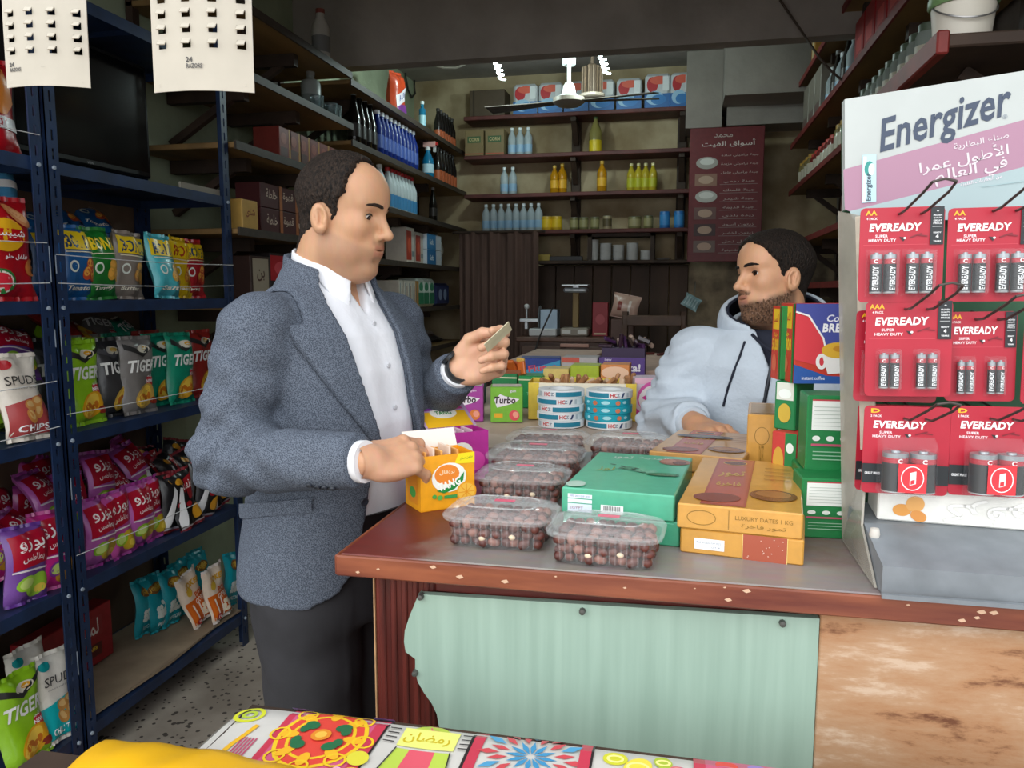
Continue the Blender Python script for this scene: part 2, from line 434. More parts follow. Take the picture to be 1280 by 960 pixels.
def rack(y0,y1,label):
    t=thing('storage_rack',label,'rack',(0,0,0),group=None)
    for x,sx in ((RX1,1),(RX0,-1)):
        for y,sy in ((y0,1),(y1,-1)): post(x,y,sx,sy).build('post',t)
    for i,z in enumerate(SHZ):
        b=MB();b.box(RX0+.004,RX1-.004,y0+.004,y1-.004,z-.004,z,blue2 if i else blue)
        b.box(RX1-.007,RX1-.004,y0+.004,y1-.004,z-.036,z-.004,blue);b.box(RX0+.004,RX0+.007,y0+.004,y1-.004,z-.036,z-.004,blue)
        b.box(RX0+.004,RX1-.004,y0+.004,y0+.007,z-.036,z-.004,blue);b.box(RX0+.004,RX1-.004,y1-.007,y1-.004,z-.036,z-.004,blue)
        b.box(RX0+.02,RX1-.02,(y0+y1)/2-.02,(y0+y1)/2+.02,z-.02,z-.004,blue2)
        b.build('shelf',t)
        for y in (y0+.02,y1-.02):
            bo=MB();bo.T=Matrix.Translation((RX1+.003,y,z-.02))@Matrix.Rotation(math.pi/2,4,'Y');bo.lathe([(0,-.004),(.006,-.004),(.006,.002),(0,.003)],6,scr);bo.build('bolt',t)
    b=MB();b.box(RX0-.008,RX0-.002,y0+.01,y1-.01,.1,2.4,M('#5e4a3a',.8,var=.25,scale=7,stretch=(1,1,.2)));b.build('back_sheet',t)
    return t
rack(1.885,2.785,'blue slotted steel rack of snack shelves with a black television on it')
rack(.97,1.872,'blue slotted steel rack holding red crisp bags and a leaning beige one')
cord=M('#d8d8d8',.5)
for i,(z,y0,y1) in enumerate(((SHZ[3]+.05,1.89,2.78),(SHZ[3]+.13,1.89,2.78),(SHZ[2]+.06,1.89,2.78),(SHZ[2]+.16,1.3,1.86),(SHZ[3]+.05,1.2,1.86),(SHZ[3]+.16,1.2,1.86),(SHZ[1]+.09,1.89,2.5),(SHZ[4]+.06,1.3,1.86),(SHZ[2]+.03,1.3,1.86))):
    b=MB();b.tube([(RX1+.004,y0+(y1-y0)*k/6,z-.006*math.sin(math.pi*k/6)) for k in range(7)],.0013,4,cord)
    tag(b.build('retaining_cord'),'thin white retaining cord stretched across the front of a snack shelf','cord','cords across the rack shelves')
# ---- snack bags
def bag_fn(w,h,t,seed=0,lean=0.0):
    rn=random.Random(seed);ph=[rn.uniform(0,6.28) for _ in range(6)];am=rn.uniform(.6,1.3)
    def th(u,v):
        e=max(0.0,1-abs(2*u-1)**2.6)**.55;g=max(0.0,1-abs(2*v-1)**3.2)**.6
        wr=1+.07*am*math.sin(9*v+ph[0]+3*u)*math.cos(7*u+ph[1])+.06*am*math.sin(17*u+ph[2]+6*v)*(abs(2*v-1)**2)
        return t*.5*e*g*wr
    def pos(u,v,side,o=0.0):
        bulge=1-.10*(1-abs(2*v-1)**2)          # sides pull in where the bag is full
        x=(u-.5)*w*bulge;z=v*h
        sway=.010*math.sin(5*v+ph[3])+.006*math.sin(11*u+ph[4])*abs(2*v-1)
        y=-side*(th(u,v)+o)+sway
        if v>.92 or v<.07: y+=.003*math.sin(u*40+ph[5])*(1 if side>0 else 1)
        return (x,y,z)
    return pos
def make_bag(name,w,h,t,base,art,seed,seal=None,nu=12,nv=16,back=None):
    """returns (mesh of the bag, mesh of its print); front looks towards -Y, stands on z=0"""
    pos=bag_fn(w,h,t,seed);b=MB();foil=M(base,.28,bump=.25,scale=26,var=.06,spec=.6)
    b.grid(lambda u,v:pos(u,v,1),nu,nv,foil)
    b.grid(lambda u,v:pos(1-u,v,-1),nu,nv,M(back,.3) if back else foil)
    sm=M(seal or base,.3,metal=.0,spec=.7)
    for v0,v1 in ((-.045,0.001),(.999,1.05)):
        def seal_f(u,v,v0=v0,v1=v1):
            p=pos(u,0 if v0<.5 else 1,1);return (p[0],p[1]-.001+.002*math.sin(u*60),(v0+(v1-v0)*v)*h+.045*h*0)
        b.grid(seal_f,nu*2,1,sm)
    b.v=[(x,y,z+.045*h) for x,y,z in b.v]
    me=b.mesh(name,70)
    a=Art(lambda u,v,o:(lambda p:(p[0],p[1],p[2]+.045*h))(pos(min(1,max(0,u/w)),min(1,max(0,v/h)),1,o+.0022)),sub=.022,rough=.3)
    art(a,w,h);pm=a.mb.mesh('print',70) if a.mb.v else None
    return me,pm
_bagn=[0]
def put_bag(meshes,loc,rz,label,group=None,tilt=0.0,roll=0.0,sc=1.0,name='snack_bag',cat='snack bag'):
    o=link(name,meshes[0],None,loc,None);o.rotation_mode='XYZ'
    R=Matrix.Rotation(rz,3,'Z')@Matrix.Rotation(tilt,3,'X')@Matrix.Rotation(roll,3,'Y')
    o.rotation_euler=R.to_euler();o.scale=(sc,sc,sc);tag(o,label,cat,group)
    if meshes[1]: link('print',meshes[1],o)
    return o
def art_bonz(main,flavor,fcol='#f2c21c',acc='#d9842b'):
    def f(a,w,h):
        a.rect(w*.04,h*.66,w*.96,h*.94,'#f3cf1d') if main!='#1f7a2e' else None
        a.text('BONZ',w*.5,h*.78,h=h*.2,w=w*.78,col='#f5d322' if main=='#1f7a2e' else ('#24406a' if main!='#e8c01c' else '#b03020'),bold=.03)
        a.rect(w*.08,h*.62,w*.92,h*.635,'#f4e9c8')
        a.ell(w*.25,h*.42,w*.12,h*.085,'#e9efe4');a.ell(w*.25,h*.42,w*.08,h*.055,main)
        for k,(x,y) in enumerate(((.72,.45),(.62,.33),(.8,.3))): a.ell(w*x,h*y,w*.15,h*.09,acc,rot=k);a.ell(w*x-.004,h*y+.004,w*.1,h*.055,'#f0b04a',rot=k)
        a.text(flavor,w*.42,h*.12,h=h*.07,w=w*.6,col='#f7f1df',bold=.03,shear=.25)
    return f
def art_tiger(main,acc='#e3a31c'):
    def f(a,w,h):
        a.poly([(w*.05,h*.95),(w*.5,h*.8),(w*.95,h*.97),(w*.95,h*.9),(w*.5,h*.74),(w*.05,h*.86)],'#2a2a2a' if main!='#3a3a3c' else '#56565a')
        a.ell(w*.55,h*.86,w*.22,h*.06,'#e2dccb');a.ell(w*.6,h*.87,w*.1,h*.03,acc)
        a.text('TIGER',w*.5,h*.62,h=h*.17,w=w*.84,col='#f4f4f0',bold=.05,shear=.2)
        a.text('تايجر',w*.72,h*.47,h=h*.06,col='#f4f4f0',bold=.03)
        a.rect(w*.62,h*.34,w*.86,h*.46,'#c92a34');a.text('NEW',w*.74,h*.40,h=h*.05,col='#ffffff')
        a.ell(w*.55,h*.2,w*.36,h*.15,acc,rot=.5);a.ell(w*.5,h*.2,w*.3,h*.1,'#efc64a',rot=.7)
        for k in range(4): a.ell(w*(.36+.1*k),h*(.17+.03*(k%2)),w*.05,h*.05,'#c9701c',rot=k)
        a.ell(w*.8,h*.12,w*.12,h*.05,'#8b2a1c')
    return f
def art_spuds(col,food='#d9a05a',word='SPUDS',bottom='CHIPS'):
    def f(a,w,h):
        a.rect(w*.03,h*.02,w*.97,h*.4,col)
        a.poly([(w*.03,h*.4),(w*.97,h*.52),(w*.97,h*.4)],col)
        a.ell(w*.2,h*.9,w*.13,h*.06,'#139a9c' if col=='#13b0b5' else '#b81f2a')
        a.text(word,w*.52,h*.7,h=h*.11,w=w*.76,col='#3b3836',bold=0)
        a.text('cooked in small batches',w*.5,h*.6,h=h*.022,w=w*.6,col='#6a6560',bold=0)
        for k,(x,y) in enumerate(((.5,.38),(.66,.3),(.45,.24),(.7,.42))): a.ell(w*x,h*y,w*.15,h*.07,food,rot=k*1.1);a.ell(w*x,h*y+.003,w*.1,h*.04,'#e7bd7c',rot=k*1.1)
        a.text(bottom,w*.5,h*.1,h=h*.08,w=w*.7,col='#ffffff',bold=.02)
    return f
def art_pink(main,fruit='#8fbf2e',acc='#c7a62a'):
    def f(a,w,h):
        a.poly([(w*.06,h*.9),(w*.94,h*.97),(w*.94,h*.5),(w*.06,h*.43)],'#b5122f')
        a.text('بوزو',w*.5,h*.76,h=h*.2,w=w*.64,col='#f7f3f0',bold=.12)
        a.text('بطاطس',w*.5,h*.57,h=h*.12,w=w*.55,col='#f3e6e6',bold=.1)
        a.rect(w*.05,h*.40,w*.95,h*.425,'#f0e4ea')
        a.ell(w*.62,h*.2,w*.3,h*.15,acc,rot=.4);a.ell(w*.35,h*.24,w*.22,h*.1,fruit,rot=.2);a.ell(w*.35,h*.24,w*.16,h*.07,'#c8df7a',rot=.2)
        a.ell(w*.7,h*.14,w*.14,h*.06,'#e2c64c')
    return f
def art_black(a,w,h):
    a.poly([(w*.02,h*.2),(w*.3,h*.75),(w*.42,h*.72),(w*.2,h*.05),(w*.02,h*.05)],'#e9e9ea')
    a.poly([(w*.55,h*.85),(w*.98,h*.95),(w*.98,h*.5),(w*.6,h*.46)],'#a81c26')
    a.text('بوزو',w*.77,h*.74,h=h*.16,w=w*.34,col='#f4f0ee',bold=.1)
    a.ell(w*.3,h*.86,w*.12,h*.06,'#e2a22c');a.ell(w*.42,h*.82,w*.08,h*.05,'#d2882a')
    a.ell(w*.72,h*.22,w*.24,h*.12,'#d99a28',rot=.5);a.ell(w*.5,h*.4,w*.13,h*.05,'#b3202c')
    a.rect(w*.03,h*.0,w*.97,h*.04,'#d8d4dc')
def art_pop(a,w,h):
    a.rect(w*.03,h*.03,w*.97,h*.5,'#dd6a1c')
    a.text('JOKER',w*.52,h*.8,h=h*.16,w=w*.7,col='#e8b01f',bold=.09)
    a.ell(w*.3,h*.68,w*.13,h*.09,'#e9c03a')
    a.text('POP',w*.7,h*.55,h=h*.11,w=w*.45,col='#d9682a',bold=.06);a.text('CORN',w*.66,h*.42,h=h*.11,w=w*.55,col='#fff6ea',bold=.06)
    for k in range(5): a.rect(w*(.06+k*.13),h*.04,w*(.12+k*.13),h*.42,'#fbf3ea' if k%2 else '#e0701f')
    for k in range(9): a.ell(w*(.55+.06*(k%5)),h*(.12+.08*(k//3)),w*.07,h*.045,'#f6ead0',n=9)
    a.ell(w*.2,h*.08,w*.11,h*.055,'#b71c22');a.text('10',w*.2,h*.08,h=h*.05,col='#ffffff')
def art_teal(a,w,h):
    a.ell(w*.5,h*.8,w*.35,h*.1,'#8a5a2c');a.ell(w*.55,h*.8,w*.22,h*.07,'#d8a02c')
    a.text('JOKER',w*.5,h*.8,h=h*.1,w=w*.6,col='#e8c25a',bold=.06)
    for k in range(14): a.ell(w*(.25+.13*(k%5)),h*(.28+.075*(k//4)),w*.09,h*.045,'#e9f1ea',n=9,rot=k)
    a.text('POPCORN',w*.5,h*.12,h=h*.08,w=w*.6,col='#dff2f2',bold=.03)
def art_chipsy(a,w,h):
    a.ell(w*.42,h*.62,w*.36,h*.17,'#f0b520');a.rect(w*.05,h*.56,w*.82,h*.68,'#c4101c')
    a.text('شيبسي',w*.43,h*.62,h=h*.1,w=w*.7,col='#ffffff',bold=.08)
    a.ell(w*.7,h*.83,w*.28,h*.07,'#e2925a',rot=-.5);a.ell(w*.7,h*.84,w*.2,h*.04,'#eeb27c',rot=-.5)
    a.text('فلفل حلو',w*.6,h*.4,h=h*.06,w=w*.45,col='#ffffff')
    a.ell(w*.3,h*.15,w*.26,h*.13,'#2f7a3a');a.ell(w*.28,h*.14,w*.24,h*.12,'#e6dcd0');a.ell(w*.28,h*.14,w*.21,h*.1,'#d7263a')
    a.ell(w*.05,h*.3,w*.13,h*.08,'#c7303c');a.ell(w*.9,h*.3,w*.12,h*.09,'#d8803a')
def art_flame(a,w,h):
    a.poly([(w*.1,h*.6),(w*.3,h*.85),(w*.45,h*.66),(w*.65,h*.9),(w*.9,h*.55),(w*.7,h*.4),(w*.3,h*.42)],'#e0852a')
    a.rect(w*.1,h*.24,w*.95,h*.38,'#d9d6d6');a.text('HOT',w*.5,h*.31,h=h*.1,col='#a5141f',bold=.05)
def art_pipa(a,w,h):
    a.ell(w*.5,h*.7,w*.4,h*.15,'#bfe2ef');a.text('BREAK',w*.5,h*.7,h=h*.12,w=w*.6,col='#2c5f96',bold=.05);a.rect(w*.1,h*.2,w*.9,h*.3,'#ffffff')
bw,bh,bt=.145,.21,.06
B={}
for k,(c,fl,ac) in enumerate((('#1d5f9c','Tomato','#c9512c'),('#1f7a2e','Tangy','#d9a03a'),('#8f8378','Butter','#c98a4a'),('#4db6c0','Salt','#c9a04a'),('#b5222a','Sweet','#c43c2c'),('#e8c01c','Cheese','#d07a2a'))):
    B['bonz%d'%k]=make_bag('snack_bag',bw,bh,bt,c,art_bonz(c,fl,acc=ac),k)
for k,(c,ac) in enumerate((('#8fc31e','#e3a31c'),('#3a3a3c','#d8b04a'),('#76726f','#c9a04a'),('#0f8a6c','#e0a52c'),('#9a2a24','#d8a02c'))):
    B['tiger%d'%k]=make_bag('snack_bag',.155,.24,.06,c,art_tiger(c,ac),20+k)
B['spuds_b']=make_bag('snack_bag',.15,.225,.055,'#e9dfd0',art_spuds('#b54a4a','#d8924a','SPUDS','CHIPS'),31)
B['spuds_t']=make_bag('snack_bag',.15,.24,.055,'#ece6da',art_spuds('#13b0b5','#c98f4c','SPUDS','CHILI TWIST'),32)
for k in range(2):
    B['pink%d'%k]=make_bag('snack_bag',.13,.20,.05,'#c04f9a' if k else '#b95fae',art_pink('#c04f9a'),40+k,seal='#a03a90')
B['mag']=make_bag('snack_bag',.14,.21,.055,'#c92a86',art_pink('#c92a86','#8a3a9c','#c99030'),43,seal='#d05aa0')
B['lime']=make_bag('snack_bag',.14,.20,.055,'#7a4ba0',art_pink('#7a4ba0','#9ccc3a','#9ccc3a'),44,seal='#6a3a96')
for k in range(2): B['black%d'%k]=make_bag('snack_bag',.135,.20,.055,'#1c1b1e',art_black,50+k,seal='#8a2a34')
B['pop']=make_bag('snack_bag',.135,.20,.045,'#f0ddc8',art_pop,60,seal='#e6ddd6')
for k in range(2): B['teal%d'%k]=make_bag('snack_bag',.12,.20,.04,'#139aa8',art_teal,62+k)
B['chipsy']=make_bag('snack_bag',.19,.26,.06,'#b4141f',art_chipsy,70)
B['flame']=make_bag('snack_bag',.17,.24,.06,'#b8141e',art_flame,71)
B['sky']=make_bag('snack_bag',.18,.2,.06,'#4e9ccc',art_pipa,72)
PX=math.pi/2       # bags face +X (towards the aisle)
def onrack(px,py,X=-1.79): return at(px,py,X=X)
zA=SHZ[3]+.001
fx=-1.795
def row(key,px,z,label,rz=PX,tilt=-.12,roll=0,X=fx,group=None,sc=1.0,py=None):
    y=at(px,365,X=X).y
    return put_bag(B[key],(X,y,z),rz,label,group,tilt,roll,sc)
row('bonz0',98,zA,'blue crisp bag with yellow lettering at the end of its shelf beside the post')
row('bonz2',163,zA,'grey crisp bag leaning behind the green one',X=-1.815,roll=.06)
row('bonz1',130,zA,'green crisp bag with big yellow lettering',roll=-.05)
row('bonz5',226,zA,'yellow crisp bag half hidden behind the pale teal one',X=-1.85,roll=.12)
row('bonz3',207,zA,'pale teal crisp bag with a yellow name band',roll=.05,X=-1.78)
row('bonz4',243,zA,'red crisp bag at the end of the row by the far rack post',X=-1.85)
for k,(px,dz) in enumerate(((100,.0),(125,.0),(150,.0))):
    y=at(px,280,X=-1.95).y
    put_bag(B['bonz0'],(-2.02,y,zA+.2+.02*k),PX,'blue crisp bag lying behind the yellow-lettered row, %s from the double post'%ORD[k],'blue bags lying behind the row',-1.15,.3*k-.2)
for k in range(4):
    put_bag(B['bonz%d'%(0 if k%2 else 2)],(-1.97,1.97+.17*k,zA),PX,'crisp bag in the back row behind yellow-lettered ones, %s from the double post'%ORD[k],'back row crisp bags',-.08)
zB=SHZ[2]+.001
row('tiger0',99,zB,'lime green crisp bag with white lettering, standing in front of another lime one',X=-1.79)
row('tiger0',112,zB,'lime green crisp bag standing behind its twin',X=-1.86,roll=.06)
row('tiger1',137,zB,'black crisp bag with white lettering',X=-1.82)
row('tiger2',169,zB,'silver grey crisp bag with white lettering at the shelf front',X=-1.775,roll=.03)
row('tiger3',197,zB,'green crisp bag tucked beside the silver grey one',X=-1.83)
row('tiger3',223,zB,'green crisp bag with white lettering in front of a brick red one',X=-1.785,roll=.04)
row('tiger4',250,zB,'brick red crisp bag at the end of the white-lettered row',X=-1.83)
for k,(key,px,dz,lab) in enumerate((('tiger0',112,.22,'lime green crisp bag lying on top of the row'),('tiger4',140,.25,'brown red crisp bag lying at the top of the heap'),('tiger2',165,.22,'crumpled grey crisp bag lying on the row'),('tiger3',215,.2,'green crisp bag lying over the back row'))):
    y=at(px,420,X=-1.93).y;put_bag(B[key],(-1.98,y,zB+dz-.03),PX+.2*(k%2),lab,None,-1.0,.25*(-1)**k)
for k in range(5): put_bag(B['tiger%d'%k],(-2.0,1.98+.16*k,zB),PX,'%s crisp bag standing in the back row behind the white-lettered ones'%('lime','black','silver grey','green','brick red')[k],'back row of the white-lettered bags',-.05)
zC=SHZ[1]+.001
G='pink and red crisp bags piled on the third shelf'
for k,(px,X) in enumerate(((107,-1.765),(136,-1.765),(161,-1.77),(179,-1.78))):
    row('pink%d'%(k%2),px,zC,'pink crisp bag with red panel in front row, %s from the double post'%ORD[k],X=X,tilt=-.15,group='front row of pink crisp bags',roll=.04*(-1)**k)
for k in range(20):
    y=1.95+.036*k+random.uniform(-.02,.02);X=-1.88-.13*(k%2)-random.uniform(0,.03)
    put_bag(B['pink%d'%(k%2)],(X,y,zC+.02+.045*(k%3)),PX+random.uniform(-.3,.3),'pink and red crisp bag in the pile behind the front row',G,random.uniform(-.7,-.2),random.uniform(-.2,.2))
for k,(px,X,rl) in enumerate(((205,-1.76,.12),(224,-1.74,-.1),(246,-1.75,.2),(262,-1.79,-.2))):
    row('black%d'%(k%2),px,zC,'black crisp bag at the shelf edge, %s past the pink front row'%ORD[k],X=X,tilt=-.2,group='black crisp bags at the shelf edge',roll=rl)
for k in range(8):
    put_bag(B['black%d'%(k%2)],(-1.86-.13*(k%2),2.4+.05*k,zC+.03+.02*(k%3)),PX+random.uniform(-.4,.4),'black crisp bag in the heap behind the shelf edge','heap of black crisp bags',random.uniform(-.8,-.2),random.uniform(-.3,.3))
zD=SHZ[0]+.006
# corrugated card lining on the bottom shelf
cb=M('#a08c74',.85,var=.15,scale=9,bump=.1)
b=MB();b.add([(RX0+.03,1.93,zD),(RX1-.03,1.9,zD),(RX1-.008,2.3,zD+.002),(RX1-.03,2.6,zD),(RX1-.02,2.77,zD),(RX0+.03,2.77,zD)],[(0,1,2,3,4,5)],cb)
b.add([(RX0+.03,1.93,zD+.006),(RX1-.03,1.9,zD+.006),(RX1-.008,2.3,zD+.012),(RX1-.03,2.6,zD+.006),(RX1-.02,2.77,zD+.006),(RX0+.03,2.77,zD+.006)],[(0,1,2,3,4,5)],cb)
for i in range(6):
    j=(i+1)%6
b.f+= [(i,(i+1)%6,6+(i+1)%6,6+i) for i in range(6)];b.m+=[0]*6
tag(b.build('cardboard_sheet'),'flattened brown cardboard lining the bottom rack shelf','cardboard')
zD+=.014
for k,(px,X) in enumerate(((160,-1.95),(178,-1.93),(195,-1.91),(215,-1.93),(232,-1.95),(240,-1.9))):
    row('teal%d'%(k%2),px,zD,'teal popcorn bag on the bottom shelf, %s from the red carton'%ORD[k],X=X,tilt=-.12,group='teal popcorn bags on the bottom shelf',roll=.05*(-1)**k)
row('teal0',272,zD,'teal popcorn bag leaning on the far rack post',X=-1.79,tilt=-.1,roll=.2)
row('pop',233,zD,'orange and white striped popcorn bag leaning on its neighbour',X=-1.82,tilt=-.2,roll=-.22)
row('pop',258,zD,'orange and white striped popcorn bag upright at the shelf edge',X=-1.765,tilt=-.15,roll=-.06)
# red printed carton lying at the back of the bottom shelf
t=thing('snack_carton','red printed snack carton lying at the back of the bottom rack shelf','box',(-1.98,2.12,zD),(0,0,PX+.05))
b=MB();b.rbox(-.19,.19,-.02,.05,0,.2,.003,M('#a0252a',.6,var=.1));b.T=Matrix();b.build('carton',t)
a=Art(face_y(-.19,0,-.02));a.rect(.2,.1,.33,.17,'#a0252a');a.text('لمبادا',.25,.13,h=.07,w=.12,col='#e9e2dc',bold=.09);a.rect(.12,.03,.32,.075,'#5d1a1a');a.text('CHOCOLATE WAFER',.22,.06,h=.014,w=.16,col='#e8c23a');a.text('12 x 24',.2,.042,h=.01,col='#e8c23a');a.text('بوزو',.06,.12,h=.03,w=.06,col='#3c1414',bold=.04)
a.build('print',t)
# goods of the first rack
row('flame',10,SHZ[4]+.001,'red crisp bag with orange flames beside the black television',X=-1.8)
row('sky',8,SHZ[3]+.26,'sky blue snack bag lying above the red crisp bag',X=-1.86,tilt=-.4)
row('chipsy',12,zA,'red crisp bag with a yellow disc and watermelon picture',X=-1.775)
row('spuds_b',22,zB,'beige crisp bag with thin dark lettering leaning on the cord',X=-1.755,tilt=-.2,roll=.05)
row('lime',20,zB+.16,'purple and lime snack bag lying over the others',X=-1.9,tilt=-.8,roll=.4)
for k in range(4): put_bag(B['tiger%d'%(0 if k%2 else 4)],(-1.92,1.5+.11*k,zB+.02),PX,'snack bag heaped behind the beige crisp bag','snack bags behind the beige one',-.5,.2*(-1)**k)
row('mag',44,zC,'magenta crisp bag with a red name panel standing by the double post',X=-1.755,tilt=-.2,roll=.12)
row('lime',8,zC,'purple crisp bag with a lime on it beside the magenta one',X=-1.745,tilt=-.2,roll=.12)
for k in range(6): put_bag(B['mag' if k%2 else 'pink0'],(-1.9,1.45+.075*k,zC+.03),PX+.2*(-1)**k,'magenta crisp bag in the heap behind the purple one','heap of magenta bags',-.5,.15*(-1)**k)
row('spuds_t',40,SHZ[0]+.002,'white and teal crisp bag with thin dark lettering on the lowest shelf',X=-1.75,tilt=-.25,roll=.1)
row('spuds_t',10,SHZ[0]+.002,'white and teal crisp bag behind the foremost lettered one',X=-1.86,tilt=-.2)
row('tiger0',-6,SHZ[0]+.002,'lime green crisp bag at the foot of the first rack',X=-1.75,tilt=-.2)
t=thing('carton','open tan cardboard box on the lowest shelf behind white and teal bags','box',(-2.02,1.62,SHZ[0]+.002))
cbx=M('#b9a078',.8,var=.1)
for nm,q in (('carton_side',(-.06,-.055,-.2,.2,0,.27)),('carton_side',(.035,.04,-.2,.2,0,.27)),('carton_side',(-.055,.035,-.2,-.195,0,.27)),('carton_side',(-.055,.035,.195,.2,0,.27)),('carton_base',(-.055,.035,-.195,.195,0,.005))):
    b=MB();b.box(*q,cbx);b.build(nm,t)
t=thing('biscuit_packet','small red and yellow biscuit packet on the floor under the rack','packet',(-1.66,1.9,0),(0,0,.5))
b=MB();b.rbox(-.06,.06,-.035,.035,0,.045,.006,M('#a3141c',.35));b.build('wrapper',t)
a=Art(face_z(-.06,-.035,.045));a.poly([(.0,.0),(.12,.0),(.12,.03),(.0,.015)],'#e7b12a');a.text('WAFER',.06,.048,h=.018,w=.08,col='#f2e6d8');a.build('print',t)
# black television standing on the fourth shelf
t=thing('television','large black flat television standing dark on the upper rack shelf','television',(-1.9,2.24,SHZ[4]+.001),(0,0,PX+.0))
gl=M('#0a0b0c',.12,spec=.6);pl=M('#141414',.35)
b=MB();b.rbox(-.3,.3,-.02,.03,.04,.43,.006,pl);b.build('housing',t)
b=MB();b.box(-.285,.285,-.0215,-.02,.06,.415,gl);b.build('screen',t)
b=MB();b.rbox(-.12,.12,-.08,.08,0,.012,.004,pl);b.box(-.03,.03,-.0,.02,.01,.06,pl);b.build('stand',t)
a=Art(face_y(-.3,.04,-.02));a.text('VIEW',.3,.01,h=.008,col='#b8b8b8',bold=0);a.build('maker_mark',t)
t=thing('label_strip','pale printed card strip lying on the upper shelf beside the television','card',(-1.74,2.62,SHZ[4]+.001),(0,0,PX))
b=MB();b.box(-.12,.12,-.004,.004,0,.022,M('#8a8578',.7));b.build('strip',t)
# razor cards hanging over the entrance
def razor(px0,py0,px1,py1,d,label,rz,cols,rows,start,logo):
    """curved white blister card; hangs on a string from the lintel"""
    p0=at(px0,py1,d=d);p1=at(px1,py1,d=d);w=(p1-p0).length;h=.36
    t=thing('razor_card',label,'display card',(p0+p1)/2,(0,0,math.atan2(p1.y-p0.y,p1.x-p0.x)))
    paper=M('#b8b1a3',.6,var=.03);pos=lambda u,v,o:((u-w/2),-.012*math.sin(math.pi*u/w)-o+.02*(v/h)**2,v)
    s_=w*.042;uc=[w*(.12+.78*c_/(cols-1)) for c_ in range(cols)];vc=[start+r*w*.145 for r in range(rows)]
    ub=[0]+[q for u in uc for q in (u-s_,u+s_)]+[w];vb=[0,start*.5]+[q for v in vc for q in (v-s_,v+s_)];vb+=[vb[-1]+(h-vb[-1])*k/4 for k in range(1,5)]
    hole=lambda i,j:any(abs((ub[i]+ub[i+1])/2-u)<s_*.5 for u in uc) and any(abs((vb[j]+vb[j+1])/2-v)<s_*.5 for v in vc)
    b=MB();n=len(ub)
    for o in (0,-.0015):
        b.add([pos(u,v,o) for v in vb for u in ub],[(j*n+i,j*n+i+1,(j+1)*n+i+1,(j+1)*n+i) for j in range(len(vb)-1) for i in range(n-1) if not hole(i,j)],paper)
    b.build('card',t,60)
    for v in vc:
        for u in uc:
            q=pos(u,v,0);bb=MB();bb.T=Matrix.Translation((q[0],q[1],q[2]+s_))@Matrix.Rotation(-.75,4,'X');bb.box(-s_*.92,s_*.92,-.0006,.0006,-s_*1.75,0,paper);bb.build('tab',t)
    a=Art(pos);a.text('24',w*logo[0]-w*.02,start-w*.155,h=w*.05,col='#3a3734',bold=.05);a.text('RAZORS',w*logo[0]+w*.03,start-w*.215,h=w*.045,w=w*.16,col='#4a4744',bold=.05)
    a.rect(w*.06,w*.05,w*.94,w*.053,'#b8b2a6');a.rect(w*.06,w*.075,w*.94,w*.078,'#c8c2b6');a.text('24 pcs',w*.52,start-w*.2,h=w*.018,col='#9a948a',bold=0);a.build('print',t)
    bs=MB();ze=2.64-t.location.z;ye=1.22-t.location.y;bs.tube([(0,.02,h),(0,ye,ze)],.0012,4,M('#d0d0d0'));bs.build('string',t)
    return t
razor(9,0,113,110,.95,'white razor card with dented blisters in front of the steel rack posts',.0,4,4,.042,(.12,))
razor(193,0,318,116,.95,'white razor card with flat bottom edge in front of the black television',0,4,5,.055,(.42,))
# ---------------------------------------------------------------- wooden shelving along the walls
wood=M('#86693f',.65,var=.3,scale=6,stretch=(1,.3,1),bump=.15);woodd=M('#3a2a1f',.7,var=.3,scale=8);edge=M('#3c332a',.6,var=.2);red_ed=M('#7a2520',.55,var=.2,scale=12);maroon=M('#5a2a26',.6,var=.25,scale=9)
def wall_shelf(label,x0,x1,y0,y1,zs,brk,name='wooden_shelving',face=1,lip=None,th=.022):
    t=thing(name,label,'shelving')
    xf=x1 if face>0 else x0
    for z in zs:
        b=MB();b.rbox(x0,x1,y0,y1,z-th,z,.003,wood)
        s=b.build('shelf',t)
        e=MB();e.box(xf-.004 if face>0 else xf-.006,xf+.006 if face>0 else xf+.004,y0,y1,z-th-.006,z+.004,lip or edge);e.build('shelf_edge',s)
        for y in brk:
            c=MB();xw=x0 if face>0 else x1;xe=x0+(x1-x0)*.8 if face>0 else x1-(x1-x0)*.8
            c.box(min(xw,xe),max(xw,xe),y-.02,y+.02,z-th-.055,z-th,woodd);c.bar((xw,y,z-th-.22),(xw+(xe-xw)*.8,y,z-th-.045),.03,.03,woodd);c.build('bracket',t)
    for y in (y0+.02,y1-.02):
        b=MB();xw=x0 if face>0 else x1-.03;b.box(xw,xw+.03,y-.02,y+.02,min(zs)-.2,max(zs)+.15,woodd);b.build('upright',t)
    return t
NZ=[1.40,1.70,2.03,2.32,2.58]
wall_shelf('near bay of brown wooden shelves on the green wall just past the blue rack',-2.15,-1.70,2.80,3.93,NZ,(3.05,3.5))
FZ=[1.06,1.345,1.64,1.955,2.25,2.56]
wall_shelf('far bay of brown wooden shelves on the green wall stocked with blue bottles',-2.15,-1.72,3.96,6.22,FZ,(4.3,4.9,5.5))
